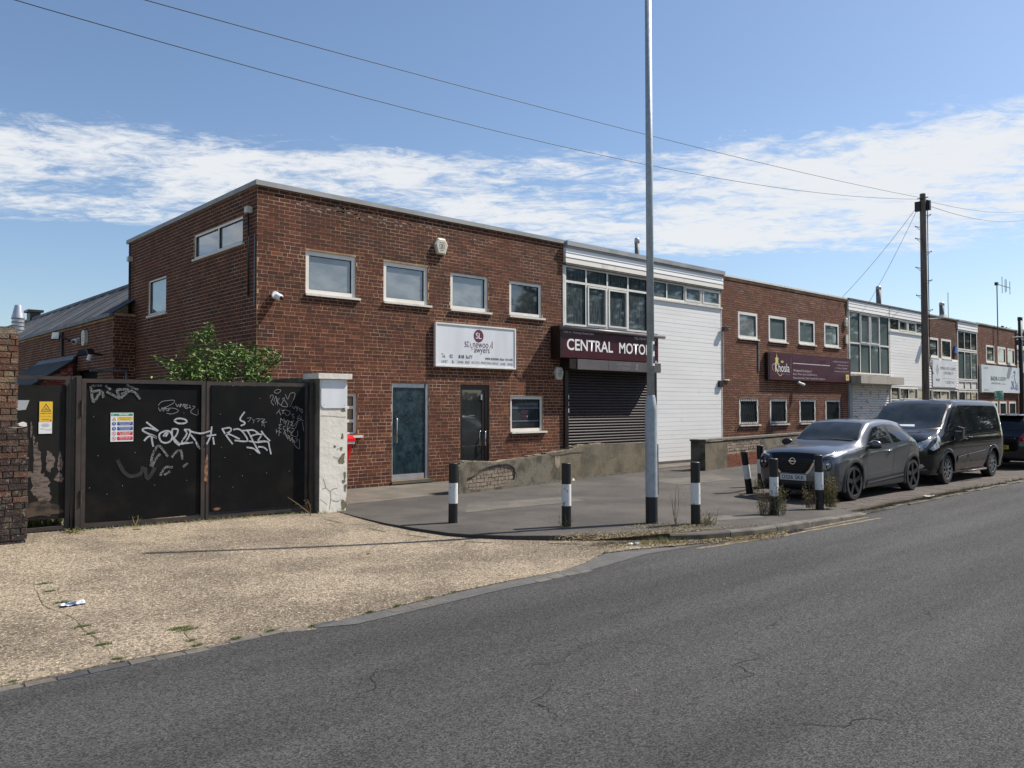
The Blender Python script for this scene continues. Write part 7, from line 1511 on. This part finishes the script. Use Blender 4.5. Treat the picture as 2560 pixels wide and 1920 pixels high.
# mirrors, handles
for s_, yy in ((-1, YC - .90 * SY), (1, YC + .9 * SY)):
    b = MB(); M_ = Matrix.Translation((jx(1.50), yy + s_ * .10, jz(1.095))); b = MB(M_); b.lathe([(.02, -.055), (.07, -.045), (.085, 0), (.07, .04), (.04, .055)], (0, 0, 0), (1, 0, 0), 18); b.v = [(x, y * 1.45, z * .92) for x, y, z in b.v]; b.build('mirror', m_blackpl if s_ > 0 else m_grey, car, smooth=True); MB().box(jx(1.50) - .03, jx(1.52), min(yy, yy + s_ * .08), max(yy, yy + s_ * .08) + .05, jz(1.0), jz(1.05)).build('mirror_arm', m_blackpl, car)
    if s_ < 0: b = MB(M_); b.lathe([(.05, -.05), (.076, -.03), (.088, .01), (.07, .045)], (0, 0, -.03), (1, 0, 0), 18); b.v = [(x, y * 1.42, z * .55 - .025) for x, y, z in b.v]; b.build('mirror_base', m_blackpl, car, smooth=True)
hb_ = bv.ray_cast(Vector((jx(2.42), -50, jz(.93))), Vector((0, 1, 0)))[0]; MB().tube([(jx(2.32), hb_.y + .01, jz(.925)), (jx(2.35), hb_.y - .03, jz(.93)), (jx(2.50), hb_.y - .03, jz(.945)), (jx(2.54), hb_.y + .01, jz(.945))], .014, 8).build('door_handle', m_chrome, car, smooth=True)
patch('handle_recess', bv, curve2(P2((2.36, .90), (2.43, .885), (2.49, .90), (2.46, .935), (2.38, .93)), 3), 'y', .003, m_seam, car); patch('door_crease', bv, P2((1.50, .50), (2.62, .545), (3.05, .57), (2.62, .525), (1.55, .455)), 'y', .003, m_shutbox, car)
patch('tail_lamp', bv, P2((3.93, .98), (4.08, .96), (4.10, .92), (3.97, .90)), 'y', .006, m_tail, car); MB().box(jx(3.55), jx(3.85), YC - .5, YC + .5, jz(1.47), jz(1.50)).build('roof_spoiler', m_grey, car)
seams(bv, car, [[(YC - .55, jz(1.172)), (YC - .05, jz(1.19)), (YC + .1, jz(1.18))]], 'x', .018, m_blackpl, 'wiper', .014)
# ------------------------------------------------------------------ black van
X0, YC, Z0, SX, SY, SZ = 18.58, 7.80, -.05, .995, .95, .965
V_ = [(0, [(0, .3), (.45, .3), (.56, .38), (.60, .55), (.60, .75), (.57, .86), (.5, .92), (.38, .95), (.19, .96), (0, .96)]),
 (.09, [(0, .24), (.62, .24), (.74, .34), (.79, .58), (.79, .83), (.75, .97), (.66, 1.03), (.48, 1.07), (.24, 1.09), (0, 1.09)]),
 (.28, [(0, .22), (.78, .22), (.88, .34), (.93, .6), (.92, .88), (.88, 1.03), (.78, 1.11), (.55, 1.16), (.28, 1.18), (0, 1.18)]),
 (.65, [(0, .2), (.84, .2), (.94, .34), (.975, .6), (.97, .93), (.93, 1.09), (.83, 1.19), (.6, 1.25), (.3, 1.275), (0, 1.28)]),
 (.95, [(0, .2), (.84, .2), (.94, .34), (.985, .6), (.98, .96), (.945, 1.13), (.86, 1.30), (.74, 1.385), (.37, 1.41), (0, 1.415)]),
 (1.3, [(0, .2), (.84, .2), (.94, .34), (.99, .6), (.985, .98), (.955, 1.16), (.855, 1.50), (.75, 1.62), (.37, 1.65), (0, 1.655)]),
 (1.65, [(0, .2), (.84, .2), (.94, .34), (.99, .6), (.985, 1.0), (.96, 1.18), (.845, 1.72), (.745, 1.84), (.37, 1.875), (0, 1.88)]),
 (1.95, [(0, .2), (.84, .2), (.94, .34), (.99, .6), (.985, 1.0), (.96, 1.19), (.84, 1.80), (.74, 1.93), (.37, 1.965), (0, 1.97)]),
 (3.0, [(0, .2), (.84, .2), (.94, .34), (.99, .6), (.985, 1.0), (.96, 1.19), (.84, 1.82), (.74, 1.95), (.37, 1.985), (0, 1.99)]),
 (4.5, [(0, .2), (.84, .2), (.94, .34), (.985, .6), (.98, 1.0), (.955, 1.19), (.84, 1.81), (.73, 1.94), (.36, 1.975), (0, 1.98)]),
 (4.85, [(0, .24), (.82, .24), (.90, .36), (.95, .6), (.945, 1.0), (.92, 1.19), (.80, 1.78), (.69, 1.90), (.34, 1.93), (0, 1.94)]),
 (4.97, [(0, .32), (.74, .32), (.82, .42), (.87, .6), (.865, 1.0), (.84, 1.19), (.72, 1.70), (.62, 1.80), (.3, 1.83), (0, 1.83)])]
van = thing('black_van', 'glossy black minibus van with silver alloy wheels parked behind the grey car', 'van', (X0 + 2.5, YC, Z0))
WXF, WXR, WZ, WR = 19.53, 22.52, Z0 + .335, .335
me, bv = car_body(V_, X0, YC, Z0, SX, SY, SZ, wells=((WXF, WZ), (WXR, WZ)), wr=.39)
m_bpaint = mat('gloss_black_paint', (.006, .006, .0075), (.010, .010, .011), sc=2, rough=.12, spec=.4, coat=.45)
me.materials.clear(); me.materials.append(m_bpaint); me.transform(Matrix.Translation(-wl(van))); me.shade_smooth(); me.set_sharp_from_angle(angle=rad(38)); link('body', me, van)
bx('underbody', m_well, van, X0 + .4, X0 + 4.6, YC - .66, YC + .66, Z0 + .19, Z0 + .8)
YN = YC - .985 * SY; m_alloy = mat('silver_alloy', (.42, .43, .45), rough=.28, metal=.8)
for x in (WXF, WXR):
    wheel(van, x, YN + .13, WZ, WR, .215, 10, m_alloy, mat('dark_rim', (.05, .05, .052), rough=.5, metal=.5), twin=False, rr=.66); wheel(van, x, YC + .83 * SY, WZ, WR, .215, 10, m_alloy, m_well, face=1)
    arch(van, x, WZ, YN, .385, .47, -10, 190, m_bpaint, dy=.02, bvh=bv, zmin=Z0 + .4)
jx = lambda x: X0 + x * SX
jz = lambda z: Z0 + z * SZ
jy = lambda y: YC + y * SY
patch('windscreen', bv, PF((-.83, 1.32), (-.80, 1.45), (-.745, 1.80), (-.66, 1.865), (0, 1.885), (.66, 1.865), (.745, 1.80), (.80, 1.45), (.83, 1.32), (.55, 1.285), (0, 1.275), (-.55, 1.285)), 'x', .006, g_screen, van)
patch('windscreen_edge', bv, PF((-.86, 1.28), (-.83, 1.45), (-.765, 1.84), (-.67, 1.90), (0, 1.92), (.67, 1.90), (.765, 1.84), (.83, 1.45), (.86, 1.28), (.55, 1.262), (0, 1.25), (-.55, 1.262)), 'x', .003, m_blackpl, van)
patch('side_window', bv, P2((1.12, 1.26), (1.30, 1.47), (1.55, 1.70), (1.70, 1.79), (1.86, 1.80), (1.90, 1.74), (1.97, 1.32), (1.90, 1.23), (1.70, 1.20), (1.45, 1.21)), 'y', .006, g_car, van)
patch('side_window', bv, P2((2.14, 1.20), (2.12, 1.82), (3.28, 1.83), (3.30, 1.21)), 'y', .004, g_car, van); patch('side_window', bv, P2((3.33, 1.21), (3.31, 1.83), (4.45, 1.81), (4.62, 1.76), (4.72, 1.34), (4.66, 1.24), (4.4, 1.22)), 'y', .004, g_car, van)
patch('side_window', bv, P2((1.12, 1.26), (1.55, 1.70), (1.86, 1.80), (1.97, 1.32), (1.7, 1.2)), 'Y', .006, g_car, van)
seams(bv, van, [P2((1.06, 1.2), (1.5, 1.18), (1.92, 1.20), (2.0, 1.30), (1.94, 1.78))], 'y', .014, m_chrome, 'window_line', .008)
seams(bv, van, [P2((1.22, 1.15), (1.32, .8), (1.34, .4)), P2((2.08, 1.88), (2.10, 1.2), (2.12, .3)), P2((3.30, 1.18), (3.30, .8), (3.42, .6)), P2((2.14, 1.12), (3.0, 1.13), (4.6, 1.15)), P2((1.35, .30), (3.3, .30))])
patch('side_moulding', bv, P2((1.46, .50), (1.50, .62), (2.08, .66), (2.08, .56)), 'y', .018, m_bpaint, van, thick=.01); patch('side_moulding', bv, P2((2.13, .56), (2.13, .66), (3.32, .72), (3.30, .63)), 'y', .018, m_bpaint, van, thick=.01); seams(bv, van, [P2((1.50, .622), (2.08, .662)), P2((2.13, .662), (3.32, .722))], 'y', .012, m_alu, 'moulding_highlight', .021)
MB().tube([(jx(2.1), YN - .01, jz(.24)), (jx(3.35), YN - .01, jz(.24))], .022, 10).build('side_step', m_shutbox, van, smooth=True)
for xx, zz_ in ((1.98, 1.03), (2.28, 1.06)):
    h = bv.ray_cast(Vector((jx(xx), -50, jz(zz_))), Vector((0, 1, 0)))[0]; MB().tube([(jx(xx) - .11, h.y + .01, jz(zz_)), (jx(xx) - .08, h.y - .035, jz(zz_)), (jx(xx) + .08, h.y - .035, jz(zz_)), (jx(xx) + .11, h.y + .01, jz(zz_))], .017, 8).build('door_handle', m_bpaint, van, smooth=True)
seams(bv, van, [P2((3.8, 1.08), (4.75, 1.12))], 'y', .010, m_lead, 'slide_rail', .008)
for s_ in (-1, 1):
    patch('headlight', bv, PF((s_ * .42, .80), (s_ * .60, .78), (s_ * .74, .80), (s_ * .84, .92), (s_ * .90, 1.12), (s_ * .78, 1.03), (s_ * .60, .95), (s_ * .46, .88)), 'x', .010, m_lens, van)
    hh = bv.ray_cast(Vector((-50, jy(s_ * .66), jz(.88))), Vector((1, 0, 0)))
    if hh[0]: ax2 = hh[1] if hh[1].x < 0 else -hh[1]; MB().lathe([(.058, 0), (.05, .022), (.02, .026)], hh[0], ax2, 20).build('lamp_projector', m_chrome, van, smooth=True)
    patch('fog_lamp', bv, PF((s_ * .50, .50), (s_ * .74, .50), (s_ * .78, .44), (s_ * .72, .395), (s_ * .52, .41)), 'x', .010, m_chrome, van); patch('fog_lamp_lens', bv, PF((s_ * .53, .485), (s_ * .72, .485), (s_ * .75, .445), (s_ * .71, .415), (s_ * .55, .425)), 'x', .014, m_lens, van)
patch('headlight', bv, P2((.16, .84), (.40, 1.0), (.62, 1.17), (.60, 1.02), (.48, .86), (.25, .80)), 'y', .008, m_lens, van)
patch('grille', bv, PF((-.40, .86), (.40, .86), (.36, .62), (.26, .48), (-.26, .48), (-.36, .62)), 'x', .008, m_dark, van); b = MB()
for z_ in (.56, .64, .72, .80):
    h = bv.ray_cast(Vector((-50, YC, jz(z_))), Vector((1, 0, 0)))[0]; b.box(h.x - .02, h.x + .01, YC - .33, YC + .33, jz(z_) - .012, jz(z_) + .012)
b.build('grille_bar', m_chrome, van)
patch('lower_grille', bv, PF((-.6, .40), (.6, .40), (.62, .30), (.5, .25), (-.5, .25), (-.62, .30)), 'x', .010, m_dark, van)
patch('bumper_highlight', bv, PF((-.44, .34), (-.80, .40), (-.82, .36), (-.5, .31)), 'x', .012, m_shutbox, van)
for s_ in (-1, 1): yy = YC + s_ * .98 * SY; MB().prism([(jz(1.02), 0), (jz(1.30), 0), (jz(1.34), .05), (jz(1.30), .17), (jz(1.05), .16), (jz(1.0), .06)], jx(1.30), jx(1.44), f=lambda a, c, d: (d, yy + s_ * (.03 + c), a)).build('mirror', m_bpaint, van); bx('mirror_glass_rim', m_chrome, van, jx(1.295), jx(1.31), min(yy + s_ * .05, yy + s_ * .17), max(yy + s_ * .05, yy + s_ * .17), jz(1.22), jz(1.235))
patch('paper_on_dashboard', bv, PF((-.30, 1.325), (.18, 1.335), (.16, 1.37), (-.26, 1.375)), 'x', .009, m_signgrey, van); seams(bv, van, [[(YC - .3, jz(1.30)), (YC + .55, jz(1.31)), (YC + .62, jz(1.34))]], 'x', .022, m_blackpl, 'wiper', .012)
MB().tube([(jx(2.0), YC + .45, jz(1.97)), (jx(2.15), YC + .45, jz(2.05))], .012, 5).build('aerial', m_blackpl, van); seams(bv, van, [PF((-.72, 1.22), (-.3, 1.20), (.3, 1.20), (.72, 1.22))], 'x')
# ------------------------------------------------------------------ hatchback beyond
X0, YC, Z0, SX, SY, SZ = 25.4, 7.62, -.05, 1.0, .98, .99
Hk = [(0, [(0, .32), (.5, .32), (.62, .38), (.68, .5), (.68, .7), (.66, .82), (.62, .88), (.52, .90), (.26, .91), (0, .91)]),
 (.10, [(0, .24), (.64, .24), (.76, .34), (.81, .52), (.81, .80), (.78, .93), (.72, 1.02), (.6, 1.08), (.3, 1.11), (0, 1.12)]),
 (.30, [(0, .22), (.72, .22), (.82, .32), (.85, .54), (.85, .84), (.81, 1.0), (.70, 1.22), (.60, 1.34), (.3, 1.38), (0, 1.39)]),
 (.55, [(0, .22), (.74, .22), (.83, .32), (.855, .55), (.86, .85), (.82, 1.01), (.68, 1.36), (.57, 1.46), (.28, 1.49), (0, 1.5)]),
 (1.5, [(0, .2), (.76, .2), (.84, .32), (.86, .55), (.86, .85), (.83, 1.0), (.67, 1.42), (.57, 1.51), (.28, 1.535), (0, 1.54)]),
 (2.3, [(0, .2), (.76, .2), (.84, .32), (.86, .55), (.86, .84), (.82, .98), (.68, 1.32), (.58, 1.43), (.28, 1.46), (0, 1.465)]),
 (2.9, [(0, .2), (.76, .2), (.83, .32), (.85, .55), (.85, .80), (.81, .94), (.74, .99), (.6, 1.03), (.3, 1.05), (0, 1.06)]),
 (3.6, [(0, .22), (.70, .22), (.78, .32), (.80, .5), (.79, .70), (.74, .80), (.66, .84), (.5, .87), (.25, .88), (0, .88)]),
 (3.85, [(0, .3), (.45, .3), (.55, .36), (.6, .5), (.58, .6), (.52, .66), (.45, .7), (.36, .72), (.18, .72), (0, .72)])]
hk = thing('black_hatchback', 'black hatchback with red stripe and yellow rear plate seen behind the van', 'car', (X0 + 2, YC, Z0)); WZ = Z0 + .3
me, bv = car_body(Hk, X0, YC, Z0, SX, SY, SZ, wells=((X0 + .68, WZ), (X0 + 3.1, WZ)), wr=.34, nx=40)
me.materials.clear(); me.materials.append(m_bpaint); me.transform(Matrix.Translation(-wl(hk))); me.shade_smooth(); me.set_sharp_from_angle(angle=rad(38)); link('body', me, hk)
for x in (X0 + .68, X0 + 3.1): wheel(hk, x, YC - .72, WZ, .30, .19, 7, m_alloy, m_well, rr=.66); wheel(hk, x, YC + .72, WZ, .30, .19, 7, m_alloy, m_well, face=1, rr=.66)
m_redpaint = mat('dark_red_paint', (.17, .012, .016), rough=.2, coat=1)
patch('rear_window', bv, PF((-.60, 1.12), (-.54, 1.36), (-.45, 1.42), (.45, 1.42), (.54, 1.36), (.60, 1.12), (.3, 1.08), (-.3, 1.08)), 'x', .006, g_car, hk)
patch('red_stripe', bv, PF((.20, .64), (.22, .99), (.62, 1.0), (.70, .64)), 'x', .005, m_redpaint, hk); patch('tail_lamp', bv, PF((-.50, .78), (-.60, 1.0), (-.78, 1.02), (-.80, .80)), 'x', .008, m_tail, hk); patch('tail_lamp', bv, PF((.62, .78), (.66, 1.0), (.78, 1.02), (.80, .80)), 'x', .008, m_tail, hk)
patch('red_roof', bv, [(X0 + .6, YC + .05), (X0 + 2.2, YC + .05), (X0 + 2.2, YC + .5), (X0 + .6, YC + .5)], 'z', .004, m_redpaint, hk, step=.12); bx('roof_spoiler', m_bpaint, hk, X0 + .22, X0 + .6, YC - .52, YC + .52, Z0 + 1.46, Z0 + 1.49)
hx = X0 - .012; fr_ = frame((hx, 0, 0), (0, -1, 0), (1, 0, 0)); pl = bx('number_plate', m_platey, hk, -YC - .26, -YC + .26, -.006, .02, Z0 + .55, Z0 + .66, fr_); text('LK09 OYE', pl, -YC - .22, -YC + .22, Z0 + .57, Z0 + .64, fr_, -.008, m_letterblack, .015); text('SWIFT', hk, -YC + .12, -YC + .45, Z0 + .83, Z0 + .875, frame((X0 - .0, 0, 0), (0, -1, 0), (1, 0, 0)), -.01, m_chrome, .02)
MB().tube([(X0 + .75, YC, Z0 + 1.5), (X0 + .62, YC, Z0 + 1.66)], .008, 5).build('aerial', m_blackpl, hk); patch('lower_bumper', bv, PF((-.66, .42), (.66, .42), (.6, .30), (-.6, .30)), 'x', .006, m_dark, hk)
patch('side_window', bv, P2((.45, 1.06), (.6, 1.36), (1.3, 1.42), (1.35, 1.06)), 'y', .005, g_car, hk); patch('side_window', bv, P2((1.4, 1.06), (1.38, 1.42), (2.2, 1.3), (2.6, 1.04)), 'y', .005, g_car, hk)
